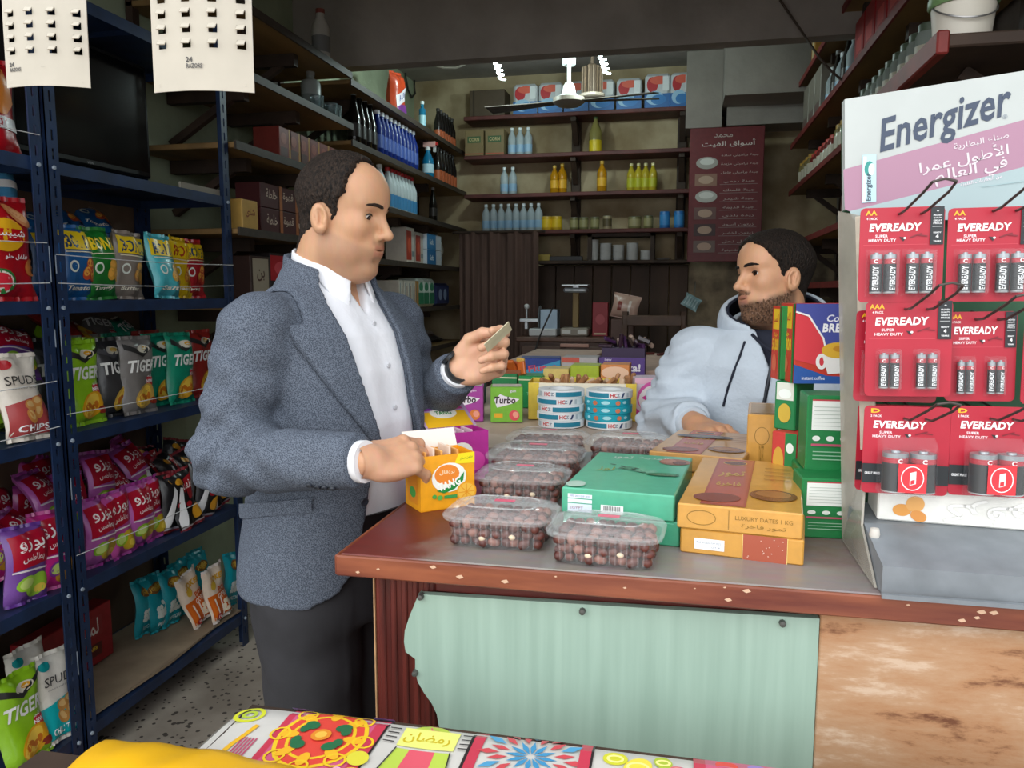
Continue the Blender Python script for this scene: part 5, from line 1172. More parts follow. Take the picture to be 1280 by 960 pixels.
A=Art(lambda u,v,o:(u,.07+v*.8,.098+v*.45+o));A.rect(-.005,0,.107,.085,'#c2a2c8');A.rect(.0,.0,.1,.055,'#efb81e');A.ell(.05,.05,.03,.02,'#f2efe4');A.text('TANG',.05,.05,h=.014,w=.036,col='#2a8a3c',bold=.05);A.poly([(.01,.06),(.03,.06),(.02,.08)],'#8a3a9c');A.poly([(.07,.06),(.1,.06),(.09,.08)],'#d84a9c');A.mb.grid(lambda u,v:(.107-.112*u,.07+v*.068-.001,.098+v*.038-.001),1,1,M('#d8ccd8',.5));A.build('lid_flap',tp)
for k in range(4):
    b=MB();b.rbox(.012+.018*k,.016+.018*k,.01,.06,.01,.1,.001,M('#d8b8c8',.35));b.build('sachet',tp)
# chewing gum boxes
def turbo(col,fruit):
    def f(A,w,h):
        A.poly([(w*.12,h*.64),(w*.3,h*.8),(w*.45,h*.74),(w*.9,h*.66),(w*.75,h*.55),(w*.4,h*.46),(w*.2,h*.42)],'#eee8ee')
        A.text('Turbo',w*.45,h*.63,h=h*.2,w=w*.66,col='#3a2a30',bold=.06,shear=.1)
        A.rect(w*.12,h*.14,w*.38,h*.26,'#ecb02a');A.ell(w*.74,h*.2,w*.16,h*.15,fruit,rot=.6);A.ell(w*.78,h*.22,w*.09,h*.09,'#f0a08a',rot=.6);A.text('gum',w*.7,h*.87,h=h*.07,col='#e8dce8',bold=.02)
    return f
for (pL,pR,col,fr,lab) in (((-.636,2.116),(-.543,2.136),'#a8449c','#e0803a','purple chewing gum display box with dark lettering'),((-.52,2.127),(-.43,2.146),'#7cb83c','#e0505a','green chewing gum display box with dark lettering')):
    obox('gum_box',pL,pR,CZ,.102,.075,col,lab,front=turbo(col,fr),right=lambda A,w,h:A.text('Turbo',w*.5,h*.6,h=h*.16,w=w*.8,col='#3a2a30',bold=.05),topa=lambda A,w,d:A.rect(w*.05,d*.05,w*.95,d*.95,'#c8b8b0'))
yb=obox('sweet_box',(-.425,2.205),(-.115,2.235),CZ,.108,.14,'#e6c84a','yellow open sweet box behind the tape rolls',front=lambda A,w,h:(A.rect(w*.1,0,w*.9,h,'#efe6d0'),[A.ell(w*(.13+.02*k),h*(.35+.12*(k%2)),w*.025,h*.07,'#d86aa8') for k in range(4)]),open_top=True)
bw_=M('#a87850',.5,var=.3,scale=60)
for k in range(18):
    b=MB();b.rbox(-.02,.02,-.008,.008,-.006,.006,.003,bw_ if k%3 else M('#d8b89a',.5));o=b.build('wrapped_sweet',yb);o.location=(.03+.016*k,.03+.08*((k*7)%5)/5,.1+.006*(k%3));o.rotation_euler=(.2*k,.3*k,.7*k)
b=MB();b.box(.02,.29,.03,.11,.002,.098,M('#8a6040',.8));b.build('inner_liner',yb)
# stacks of printed tape rolls
def tape_mesh(kind):
    R,h=.064,.0205
    b=MB();b.lathe([(R*.55,0),(R-.001,0),(R,.001),(R,h-.001),(R-.001,h),(R*.55,h),(R*.55,0)],30,M('#e8ecee',.35) if kind!=2 else M('#22a4b8',.35),cap=False);body=b.mesh('roll',40)
    A=Art(face_cyl(R,0),sub=.012)
    if kind==0:
        A.rect(-.065,.004,.0,.0165,'#1f7f9a');A.text('HC',.014,.0105,h=.011,col='#c83a3a',bold=.06);A.poly([(.034,.004),(.04,.004),(.046,.0165),(.04,.0165)],'#2a3f6a');A.text('Z',.026,.0105,h=.009,col='#8a9aa8');A.rect(.052,.004,.06,.0165,'#b8c4cc')
    elif kind==1:
        A.rect(-.01,.004,.07,.0165,'#1f7f9a');A.text('HC',-.036,.0105,h=.011,col='#c83a3a',bold=.06);A.text('Z',-.02,.0105,h=.009,col='#7a8a9a');A.rect(-.07,.004,-.055,.0165,'#b8c4cc')
    else:
        A.ell(-.03,.01,.007,.006,'#c8704a');A.ell(.0,.011,.012,.005,'#a8e0e8');A.ell(.034,.01,.007,.006,'#d8805a');A.ell(-.055,.011,.006,.004,'#a8e0e8');A.ell(.055,.0105,.007,.004,'#a8e0e8')
    return body,A.mb.mesh('print',40)
_tp=[tape_mesh(k) for k in range(3)]
for si,(cx,cy,kinds) in enumerate(((-.318,2.125,(1,0,1,0,1)),(-.186,2.135,(0,2,2,2,0)))):
    for k,kd in enumerate(kinds):
        lab=('white tape roll with a blue band, %s from the bottom of its stack'%ORD[k] if si==0 else ('turquoise tape roll, %s from the bottom of its stack'%ORD[k] if kd==2 else ('white tape roll under the turquoise ones','white tape roll on top of the turquoise ones')[k>0]))
        o=link('tape_roll',_tp[kd][0],None,(cx+.002*(-1)**k,cy,CZ+.0005+.0208*k),(0,0,.08*math.sin(k*2.1)));tag(o,lab,'tape roll','tape rolls of stack %s'%('white' if si==0 else 'turquoise'));link('print',_tp[kd][1],o)
def lips(A,w,h):
    A.rect(0,h*.85,w,h,'#e8b8cc');A.ell(w*.5,h*.52,w*.46,h*.42,'#d85aa8');A.ell(w*.5,h*.48,w*.42,h*.37,'#eee8ec');A.text('LIPS',w*.45,h*.74,h=h*.06,col='#5a4a50',bold=.01)
    A.poly([(w*.14,h*.52),(w*.28,h*.62),(w*.38,h*.68),(w*.48,h*.64),(w*.58,h*.68),(w*.7,h*.62),(w*.84,h*.52),(w*.66,h*.41),(w*.48,h*.38),(w*.3,h*.42)],'#d03a98')
    A.ell(w*.48,h*.52,w*.15,h*.055,'#f4f0f2');A.ell(w*.48,h*.49,w*.1,h*.05,'#5a3a7a');A.text('laklook',w*.5,h*.3,h=h*.1,w=w*.55,col='#e0982a',bold=.08);A.rect(0,0,w,h*.1,'#d8cede');A.poly([(0,h*.12),(w*.16,h*.14),(0,h*.3)],'#d03a98')
obox('sweet_box',(-.121,2.27),(.012,2.298),CZ,.122,.08,'#d8c8d8','white and pink sweet box with a big lips picture',front=lips)
def pbox(name,px0,px1,pyt,Y,dp,col,label,front=None,topa=None,tilt=0.0,cat='sweet box',group=None,z0=CZ,open_top=False):
    a=at(px0,pyt,Y=Y);c=at(px1,pyt,Y=Y)
    return obox(name,(a.x,Y-tilt),(c.x,Y+tilt),z0,max(.03,(a.z+c.z)/2-z0),dp,col,label,cat if cat!='sweet box' else 'box',front,topa,None,None,group,open_top=open_top)
gb=lambda A,w,h:(A.rect(0,h*.86,w,h*.9,'#d8d8b0'),A.text('TOP',w*.5,h*.45,h=h*.1,w=w*.3,col='#6ac08a',bold=.02))
pbox('sweet_box',553,598,466,2.42,.1,'#166a3c','dark green sweet box beside the suited man\'s wrist',gb,open_top=True)
g2=pbox('sweet_box',615,646,467,2.42,.1,'#1a7a44','dark green sweet box heaped with orange packets',gb,open_top=True)
for k in range(7):
    b=MB();b.rbox(-.022,.022,-.006,.006,-.016,.016,.003,M(('#c8682c','#a84a24','#d8b05a')[k%3],.4));o=b.build('packet',g2);o.location=(.02+.012*k,.03+.02*(k%3),.125+.008*(k%2));o.rotation_euler=(.5*k,.3*k,.4*k)
b=MB();b.box(.008,.09,.02,.09,.002,.12,M('#8a4a24',.6));b.build('inner_liner',g2)
pbox('sweet_box',648,678,470,2.42,.1,'#1a8a48','bright green sweet box between orange packets and the pale yellow box',gb)
pbox('sweet_box',679,711,461,2.46,.1,'#d8c070','pale yellow sweet box next to the lime one',lambda A,w,h:(A.rect(w*.1,h*.5,w*.9,h*.62,'#e8d89a')))
pbox('sweet_box',713,749,457,2.46,.1,'#a4b82c','lime green sweet box between pale yellow and orange ones',lambda A,w,h:(A.rect(0,h*.7,w,h*.73,'#d8e07a'),A.rect(0,h*.05,w,h*.5,'#b8935c')))
pbox('sweet_box',751,787,456,2.46,.1,'#d88a4a','orange sweet box with a pale curved panel',lambda A,w,h:(A.ell(w*.5,h*.82,w*.48,h*.14,'#ecc4a4'),A.rect(w*.05,h*.05,w*.9,h*.4,'#d89a5a')))
pbox('wafer_box',651,700,448,2.85,.12,'#2a3f8a','blue wafer box with slanted red lettering',lambda A,w,h:(A.poly([(0,h*.1),(w,h*.6),(w,h*.95),(0,h*.6)],'#3a9ac4'),A.text('Flutes',w*.55,h*.72,h=h*.2,w=w*.7,col='#d84a5a',bold=.05,rot=.1)),tilt=.01)
pbox('wafer_box',702,747,447,2.86,.12,'#b9b4b4','plain grey white carton beside the blue wafer box',lambda A,w,h:A.rect(0,h*.85,w*.5,h,'#c85a4a'))
pf=pbox('wafer_box',749,806,447,2.86,.14,'#5a3f8a','purple wafer box with big white lettering',lambda A,w,h:(A.text('Freska!',w*.55,h*.72,h=h*.22,w=w*.72,col='#f0ecf4',bold=.06),A.text('new',w*.2,h*.93,h=h*.06,col='#d8d0e8')),open_top=True)
for k in range(12):
    b=MB();b.rbox(-.026,.026,-.009,.009,-.006,.006,.003,M(('#3a2434','#4a2c54','#241620','#b8a090')[k%4],.3));o=b.build('wafer',pf);o.location=(.02+.014*k,.03+.02*(k%4),.172+.02*((k*5)%3)/2);o.rotation_euler=(.5*k,.35*k,.6*k)
b=MB();b.box(.008,.165,.01,.13,.002,.165,M('#3a2a4a',.6));b.build('inner_liner',pf)
for k,(x0,x1,y0,y1,h) in enumerate(((-.33,.02,3.02,3.9,.07),(-.70,-.36,3.0,3.85,.085))):
    b=MB();b.rbox(x0,x1,y0,y1,CZ-.002,CZ+h,.003,M('#c8ac9a',.7,var=.1,scale=12));tag(b.build('flat_carton'),('pale flat carton behind the purple wafer box','pale flat carton behind the blue wafer box')[k],'carton')
b=MB();q=at(815,452,Z=CZ+.08);b.bar((-.05,3.1,CZ+.079),(.02,3.16,CZ+.079),.008,.012,M('#b8c4d0',.4));tag(b.build('pen'),'thin pale blue pen lying on the flat carton','pen')
t=thing('toothbrush','clear blue handled brush lying beside the orange sweet box','brush',(-.14,2.62,CZ+.005),(0,0,.1))
b=MB();b.bar((0,0,0),(.13,0,0),.008,.006,M('#5a94b0',.3));b.build('handle',t);b=MB();b.box(-.035,.0,-.012,.012,-.006,.02,M('#dfe6ea',.5));b.build('head',t)
obox('sweet_box',(-.16,2.5),(-.03,2.51),CZ,.05,.1,'#c8b8a8','low pale carton under the toothbrush and beside the orange box')
for k in range(4):
    b=MB();b.rbox(-.03,.03,-.008,.008,0,.012,.003,M('#5a2a24',.5));tag(b.build('wafer_bar',None,None,(-.2+.06*k,3.75+.03*(k%2),CZ+.0705),(0,0,.5*k)),'dark wafer bar on the flat carton, %s from the table edge'%ORD[k],'wafer','dark wafer bars on the flat carton')
# coffee creamer cartons beside the display
def cg(A,w,h):
    A.rect(w*.1,h*.55,w*.95,h*.94,'#e6ebe6');A.rect(w*.1,h*.93,w*.95,h*.95,'#b83a44');[A.rect(w*.14,h*(.6+.05*k),w*.9,h*(.607+.05*k),'#a8b4ac') for k in range(6)]
    for k in range(3): A.ell(w*(.2+.28*k),h*.44,w*.08,h*.035,'#dfe8e0')
    A.rect(w*.1,h*.34,w*.95,h*.37,'#b8506a');[A.rect(w*.14,h*(.16+.05*k),w*.9,h*(.172+.05*k),'#9ac4a4') for k in range(3)]
obox('coffee_carton',(.187,1.209),(.262,1.213),CZ,.092,.07,'#17793f','green coffee carton with a white text panel at the bottom of its stack',front=cg)
obox('coffee_carton',(.196,1.272),(.274,1.274),CZ,.088,.1,'#17793f','green coffee carton hidden behind the bottom one')
obox('coffee_carton',(.200,1.275),(.274,1.277),CZ+.0885,.121,.07,'#17793f','tall green coffee carton with a white text panel beside the display',front=cg)
def cl(A,w,h):
    A.rect(w*.1,h*.62,w*.9,h*.98,'#d8dcd0');A.ell(w*.5,h*.75,w*.3,h*.1,'#e8f0ea');A.ell(w*.5,h*.35,w*.3,h*.2,'#c8a83a')
obox('coffee_carton',(.168,1.425),(.2,1.40),CZ+.13,.085,.06,'#1a7a42','narrow green coffee carton supporting the red one',front=cl)
obox('coffee_carton',(.163,1.40),(.2,1.37),CZ,.13,.075,'#c03a34','red and green coffee carton with a picture of beans at the foot',front=lambda A,w,h:(A.rect(w*.55,0,w,h,'#17793f'),A.ell(w*.3,h*.6,w*.22,h*.2,'#c89a3a'),A.ell(w*.75,h*.8,w*.15,h*.07,'#dfe8e0')),left=lambda A,w,h:A.ell(w*.5,h*.5,w*.3,h*.25,'#b8842c'))
def cbreak(A,w,h):
    A.poly([(0,h),(w,h),(w,0),(w*.6,h*.2),(w*.45,h*.55),(w*.2,h*.85),(0,h*.9)],'#4a529c');A.poly([(0,h*.88),(w*.2,h*.83),(w*.42,h*.56),(w*.5,h*.2),(0,h*.3)],'#d8404a')
    A.line([(0,h*.9),(w*.2,h*.85),(w*.43,h*.57),(w*.55,h*.2)],.003,'#f0ecec')
    A.text('Coffee',w*.68,h*.82,h=h*.09,w=w*.42,col='#e8e8f4',bold=.02,shear=.2);A.text('BREAK',w*.66,h*.7,h=h*.11,w=w*.5,col='#f4f4f8',bold=.05,shear=.1)
    A.poly([(w*.42,h*.36),(w*.85,h*.4),(w*.8,h*.14),(w*.52,h*.12)],'#f0ece8');A.ring(w*.42,h*.28,w*.09,h*.1,.006,'#f0ece8');A.ell(w*.66,h*.42,w*.25,h*.1,'#e0b03a');A.ell(w*.7,h*.44,w*.12,h*.04,'#c88a2a')
    A.poly([(0,0),(w,0),(w,h*.08),(w*.5,h*.1),(0,h*.24)],'#2f5aa4');A.text('instant coffee',w*.3,h*.07,h=h*.045,w=w*.35,col='#e4e8f4',bold=.01)
def cside(A,w,h):
    A.rect(0,0,w,h,'#c84030');A.rect(w*.1,h*.68,w*.8,h*.96,'#e8c02a');A.text('اكسب',w*.45,h*.82,h=h*.14,w=w*.5,col='#b83a2a',bold=.04);A.text('50,000',w*.45,h*.46,h=h*.2,w=w*.74,col='#ecc82c',bold=.08);A.text('جنيه',w*.45,h*.6,h=h*.08,w=w*.4,col='#ecc82c');A.rect(w*.88,0,w,h,'#1a7a3a');A.ell(w*.4,h*.22,w*.25,h*.12,'#d86a4a')
obox('coffee_carton',(.192,1.385),(.30,1.40),CZ+.2155,.135,.09,'#c84030','tall red and blue coffee carton with a white cup and yellow prize lettering',front=cbreak,left=cside)
obox('coffee_carton',(.175,1.43),(.262,1.445),CZ+.2155,.13,.05,'#1a7a3a','green edged coffee carton tucked behind the red and blue one',left=cside)
# ---------------------------------------------------------------- battery display
t=thing('battery_display','battery display stand with a printed header on a grey metal base','display')
DY=1.2
TL=at(1055,125,Y=DY);BLc=at(1056,676,Y=DY);TR=at(1282,84,Y=DY)
metal=metald=M('#767c81',.45,var=.15,scale=18,bump=.05)
b=MB()   # base tray with a sloped top and a front lip
b.add([(.252,.995,CZ+.001),(.60,.982,CZ+.001),(.60,1.2,CZ+.001),(.247,1.2,CZ+.001),(.252,.995,CZ+.036),(.60,.982,CZ+.036),(.60,1.09,CZ+.062),(.249,1.09,CZ+.062),(.60,1.2,CZ+.062),(.247,1.2,CZ+.062)],
 [(3,2,1,0),(0,1,5,4)],metald)
b.f=b.f[:];b.add([(.252,.995,CZ+.036),(.60,.982,CZ+.036),(.60,1.09,CZ+.062),(.249,1.09,CZ+.062),(.60,1.2,CZ+.062),(.247,1.2,CZ+.062)],[(0,1,2,3),(3,2,4,5)],metal)
b.add([(.252,.995,CZ+.001),(.252,.995,CZ+.036),(.249,1.09,CZ+.062),(.247,1.2,CZ+.062),(.247,1.2,CZ+.001)],[(0,1,2,3,4)],metal)
b.add([(.60,.982,CZ+.001),(.60,.982,CZ+.036),(.60,1.09,CZ+.062),(.60,1.2,CZ+.062),(.60,1.2,CZ+.001)],[(4,3,2,1,0)],metald)
b.box(.249,.60,.978,.984,CZ+.0005,CZ+.006,metal);b.build('base_tray',t)
TL.z-=.035;TR.z-=.06;b=MB();b.add([(TL.x,DY,TL.z),(BLc.x,DY,CZ+.06),(.60,DY,CZ+.06),(.60,DY,TR.z+.03),(TL.x,DY+.012,TL.z),(BLc.x,DY+.012,CZ+.06),(.60,DY+.012,CZ+.06),(.60,DY+.012,TR.z+.03)],[(0,1,2,3),(7,6,5,4),(0,4,5,1),(1,5,6,2),(2,6,7,3),(3,7,4,0)],M('#2a5a3c',.6,var=.3,scale=8));b.build('back_panel',t)
# clear side panel, flared at its foot
cl_=M('#b9b4a8',.2,alpha=.55,var=.15,scale=12)
f1=at(1079,270,Y=1.135);f2=at(1083,560,Y=1.135)
sp=at(1050,264,Y=DY);prof=[(sp.x,DY,sp.z),(BLc.x-.001,DY,CZ+.002),(.2505,1.01,CZ+.002),(.2475,1.085,CZ+.06),(f2.x,1.125,f2.z),(f1.x,1.135,f1.z)]
b=MB();n=len(prof);b.add(prof+[(p[0]-.003,p[1],p[2]) for p in prof],[tuple(range(n)),tuple(range(2*n-1,n-1,-1))]+[(i,(i+1)%n,n+(i+1)%n,n+i) for i in range(n)],cl_);b.build('side_panel',t)
b=MB();b.bar((f1.x,1.133,f1.z+.0),(f2.x,1.123,f2.z),.004,.02,M('#b8ad9c',.4,var=.2));b.build('panel_edge',t)
q=at(1085,673,Y=1.08);b=MB();b.T=Matrix.Translation((.256,1.06,CZ+.052));b.lathe([(.006,0),(.007,.004),(.0055,.012),(0,.013)],10,M('#c8c4bc',.5));b.build('plug',t,40)
# header board
HY=1.17;h0=at(1056,262,Y=HY);h1=at(1056,124,Y=HY);hw=.36;skew=h1.x-h0.x
hh=h1.z-h0.z;lean=-.013/ .36
t2=t
def hmap(u,v,o): return (h0.x+u+skew*v/hh, HY-o, h0.z+v+.115*u)
b=MB();c=[hmap(0,0,0),hmap(hw,0,0),hmap(hw,hh,0),hmap(0,hh,0)];c2=[(p[0],p[1]+.02,p[2]) for p in c]
b.add(c+c2,[(0,1,2,3),(7,6,5,4),(0,4,5,1),(1,5,6,2),(2,6,7,3),(3,7,4,0)],M('#b4bab8',.5,var=.05,scale=8));b.build('header_board',t)
A=Art(hmap,rough=.45)
# coordinates below are photo pixels on the board, turned to metres
def hp(x,y):
    q=at(x,y,Y=HY);v0=q.z-h0.z;u=q.x-h0.x
    for _ in range(4): v=v0-.115*u;u=q.x-h0.x-skew*v/hh
    return (u,v0-.115*u)
A.poly([hp(1054,212),hp(1290,147),hp(1290,206),hp(1062,264),hp(1056,262)],'#a67d93')
A.poly([hp(1062,264),hp(1290,206),hp(1290,275),hp(1066,275)],'#a0b3b6')
u,v=hp(1180,153);sx_=math.atan2(hp(1255,132)[1]-hp(1100,178)[1],hp(1255,132)[0]-hp(1100,178)[0])
L=math.hypot(hp(1260,122)[0]-hp(1096,188)[0],hp(1260,122)[1]-hp(1096,188)[1])
A.text('Energizer',u,v,h=.057,w=L*1.0,col='#39455a',bold=.018,shear=.32,rot=sx_)
A.text('®',*hp(1256,146),h=.006,col='#8a94a0',bold=0)
for (x,y,s_,hh_,ww) in ((1226,178,'صناع البطارية',.012,.066),(1204,199,'الأطول عمراً',.020,.108),(1213,215,'في العالم',.022,.088)): 
    A.text(s_.replace('ً',''),*hp(x,y),h=hh_,w=ww,col='#d4cad0',bold=.012,rot=sx_*.55)
A.text('من البطاريات القلوية',*hp(1226,226),h=.006,w=.05,col='#e8dce4',bold=0,rot=sx_*.55)
bx=[hp(1078,194),hp(1095,193),hp(1095,252),hp(1077,254)];A.poly(bx,'#b4d4de');A.poly([hp(1079,196),hp(1083,196),hp(1082,252),hp(1078,253)],'#dceaf0')
A.ell(*hp(1086,211),.006,.010,'#2f8f88');A.ell(*hp(1089,212),.004,.008,'#dceaf0');A.text('Energizer',*hp(1086,234),h=.009,w=.038,col='#3a4a5a',bold=.02,rot=math.pi/2,shear=.2)
A.rect(.17,.006,.34,.007,'#9ab4b8');A.build('header_print',t)
# wire hooks
wm=M('#4a4440',.4,metal=.5)
def hook(px,py,Yf,name='wire_hook'):
    q=at(px,py,Y=Yf);b=MB();x,z=q.x,q.z
    for s in (-1,1): b.tube([(x+s*.013,DY,z+.004),(x+s*.013,Yf+.01,z-.004),(x+s*.013,Yf-.012,z-.002),(x+s*.014+.012,Yf-.045,z+.016),(x+s*.013+.016,Yf-.06,z+.026)],.0017,6,wm)
    b.tube([(x+.003,Yf-.06,z+.026),(x+.016,Yf-.063,z+.029),(x+.029,Yf-.06,z+.026)],.0017,6,wm)
    b.build(name,t,60)
# ---- blister cards
redm='#ad1a31'
def bat_mesh(r,L,style):
    b=MB();b.lathe([(r*.9,0),(r,.0008),(r,L*.04)],14,M('#b8bcc0',.3,metal=.7));b.lathe([(r,L*.04),(r,L*.72)],14,M('#191b1e',.35),cap=False);b.lathe([(r,L*.72),(r,L*.84)],14,M('#a82434',.35),cap=False);b.lathe([(r,L*.84),(r,L*.95),(r*.85,L*.955),(r*.38,L*.957),(r*.36,L),(0,L)],14,M('#9aa0a4',.3,metal=.7))
    return b.mesh('battery',45)
_bat={}
def card(kind,px0,py0,px1,py1,Y,label,tilt=0.0,full=True,name='battery_card'):
    p=at(px0,py1,Y=Y);q=at(px1,py1,Y=Y);p2=at(px0,py0,Y=Y);w=q.x-p.x;h=p2.z-p.z
    t=thing(name,label,'battery pack',(p.x,Y,p.z),(-.04,tilt,0))
    pts=[(x+w/2,y+h/2) for x,y in rrect(w,h,.006,3)]
    b=MB();b.T=Matrix.Rotation(math.pi/2,4,'X');b.prism(pts,-.0012,0,M(redm,.35,var=.04));b.build('backing_card',t)
    A=Art(lambda u,v,o:(u,-o,v),rough=.35)
    A.text(kind,w*.13,h*.945,h=h*.05,w=w*(.07+.035*len(kind)),col='#f0b428',bold=.06);A.text('4 PACK' if kind!='D' else '2 PACK',w*.14,h*.885,h=h*.025,w=w*.13,col='#f4e8ea',bold=.02)
    A.text('EVEREADY',w*.42,h*.79,h=h*.085,w=w*.62,col='#f8f6f6',bold=.06,shear=.12)
    A.text('SUPER',w*.26,h*.7,h=h*.03,w=w*.15,col='#f4e4e8',bold=.02);A.text('HEAVY DUTY',w*.27,h*.655,h=h*.03,w=w*.33,col='#f4e4e8',bold=.02)
    A.poly([(w*.47,h*.69),(w*.55,h*.68),(w*.52,h*.64)],'#2a2226');A.line([(w*.6,h*.68),(w*.68,h*.705),(w*.8,h*.69)],.0016,'#7a1626');A.line([(w*.68,h*.705),(w*.74,h*.72)],.0016,'#7a1626');A.ell(w*.535,h*.675,w*.016,h*.012,'#e8e4e4')
    if kind!='D':
        A.rect(w*.83,h*.6,w*.985,h*.995,'#1f2428');A.text('*',w*.91,h*.945,h=h*.025,col='#ffffff',bold=.05)
        for k,s in enumerate(('PROVEN','QUALITY','GREAT','PRICE')): A.text(s,w*.91,h*(.905-.028*k),h=h*.018,w=w*.1,col='#e8eaec',bold=.02)
        A.rect(w*.85,h*.785,w*.965,h*.788,'#e8eaec');A.text('READY',w*.91,h*.725,h=h*.016,w=w*.09,col='#e8eaec');A.text('4',w*.91,h*.685,h=h*.04,col='#ffffff',bold=.04);A.text('YEARS',w*.91,h*.635,h=h*.016,w=w*.09,col='#e8eaec')
        A.rect(w*.04,h*.605,w*.8,h*.607,'#d8606c')
    else: A.rect(0,h*.12,w,h*.34,'#1f2428');A.text('GREAT PRICE',w*.12,h*.23,h=h*.03,w=w*.18,col='#e8eaec')
    A.build('card_print',t)
    cm=M('#e8ecee',.08,alpha=.07,spec=.9)
    if kind=='D':
        r=.0172*(w/.12)*1.05;L=.054
        for s in (-1,1):
            if 'D' not in _bat: _bat['D']=bat_mesh(r,L,0)
            o=link('battery',_bat['D'],t,(w*.5+s*r*1.05,-r-.002,h*.06))
            a=Art(face_cyl(r,0),rough=.35);a.text('EVEREADY',-s*r*.9,L*.36,h=.0065,w=L*.5,col='#e8eaea',bold=.04,rot=math.pi/2);a.text('C',-s*.002,L*.78,h=.006,col='#f0e4e4',bold=.03);a.build('battery_print',o)
        a=Art(lambda u,v,o:(u,-2*r-.004-o,v));a.rect(w*.34,h*.08,w*.66,h*.40,'#d8303a');a.ring(w*.5,h*.24,w*.13,h*.135,.0012,'#f4e0e0');a.poly([(w*.47,h*.16),(w*.54,h*.18),(w*.54,h*.32),(w*.47,h*.3)],'#f0dcdc');a.poly([(w*.48,h*.17),(w*.525,h*.185),(w*.525,h*.23),(w*.48,h*.215)],'#c82a36');a.build('promo_sticker',t)
        secs=[([(w*.5+x*1.0,y) for x,y in rrect(4.4*r,.002,.0008,2)],0)]
        b=MB();x0,x1=w*.5-2.2*r,w*.5+2.2*r;yo=-2*r-.0032
        prof=[(x0,-.0012),(x0+.002,yo*.7),(x0+.008,yo),(w*.5,yo*.93),(x1-.008,yo),(x1-.002,yo*.7),(x1,-.0012)]
        vs=[(p_[0],p_[1],z) for z in (h*.03,h*.06+L+.004) for p_ in prof]+[(p_[0],p_[1]*.15,h*.06+L+.016) for p_ in prof]
        k=len(prof);b.add(vs,[(i,i+1,k+i+1,k+i) for i in range(k-1)]+[(k+i,k+i+1,2*k+i+1,2*k+i) for i in range(k-1)]+[tuple(range(k))],cm);b.build('blister',t,50)
    else:
        r=(.0074 if kind=='AA' else .0056)*(w/.1);L=h*(.43 if kind=='AA' else .37);key=(kind,round(r,4),round(L,4))
        if key not in _bat:
            _bat[key]=bat_mesh(r,L,0);a=Art(face_cyl(r,0),rough=.35);a.text('EVEREADY',0,L*.37,h=r*.95,w=L*.58,col='#e4e8ea',bold=.05,rot=math.pi/2);a.text('C',0,L*.78,h=r*.7,col='#f0e4e4',bold=.05);_bat[(key,'p')]=a.mb.mesh('battery_print')
        for cx in (.27,.70):
            for s in (-1,1):
                o=link('battery',_bat[key],t,(w*cx+s*r*1.12,-r-.0016,h*.09),(0,0,.25*s));link('battery_print',_bat[(key,'p')],o)
            b=MB();x0,x1,yo=w*cx-r*2.6,w*cx+r*2.6,-2*r-.003;z0,z1=h*.06,h*.09+L+.005
            b.add([(x0,-.0013,z0),(x1,-.0013,z0),(x1,-.0013,z1),(x0,-.0013,z1),(x0+.002,yo,z0+.003),(x1-.002,yo,z0+.003),(x1-.002,yo,z1-.003),(x0+.002,yo,z1-.003)],[(4,5,6,7),(0,1,5,4),(1,2,6,5),(2,3,7,6),(3,0,4,7)],cm);b.build('blister',t)
    return t
YC=1.09
card('AA',1072,260,1177,378,YC,'red AA battery card of four, under the printed header\'s thin battery picture',-.01)
card('AA',1181,260,1290,377,YC,'red AA battery card of four next to its twin, under the slogan',-.01)
card('AA',1066,388,1170,501,YC+.022,'red AA battery card mostly hidden behind the AAA card')
card('AAA',1080,377,1188,495,YC-.004,'red AAA battery card of four hanging in front of another card',-.02)
card('AAA',1180,390,1268,501,YC+.012,'red AAA battery card partly covered by its neighbour\'s dark strip',-.02)
card('D',1076,507,1184,615,YC,'red card of two fat D batteries beside the clear panel',.0)
card('D',1184,507,1292,618,YC,'red card of two fat D batteries, far from the clear panel',.0)
card('D',1068,505,1176,612,YC+.035,'red D battery card behind the one by the clear panel')
card('AA',1275,392,1380,505,YC,'red AA battery card at the outer end of the second row')
hook(1142,262,YC-.01);hook(1262,258,YC-.01);hook(1150,383,YC-.015);hook(1240,396,YC);hook(1148,522,YC-.01);hook(1258,522,YC-.01)
# nugget carton in the tray
a0=at(1093,682,Y=1.105);t=obox('snack_carton',(a0.x+.002,1.108),(a0.x+.23,1.09),CZ+.0625,.046,.085,'#e6e6e0','white and green snack carton lying upside down in the display base',
 front=lambda A,w,h:(A.ell(w*.13,h*.35,w*.05,h*.18,'#dd9a4a'),A.ell(w*.2,h*.55,w*.05,h*.24,'#e2a860',rot=.4),A.ell(w*.22,h*.2,w*.045,h*.16,'#d8924a',rot=-.4),
 A.text('كرفون',w*.66,h*.45,h=h*.72,w=w*.62,col='#5a5a5e',bold=.045,rot=math.pi),A.text('كرفون',w*.66,h*.45,h=h*.72,w=w*.62,col='#eeeeea',bold=.015,rot=math.pi)),
 topa=lambda A,w,d:(A.rect(0,0,w,d,'#5aa83a'),A.rect(w*.03,0,w*.2,d,'#e0c83a'),A.rect(w*.2,0,w*.36,d,'#1a7a5a'),A.rect(w*.72,0,w,d,'#17694c')))
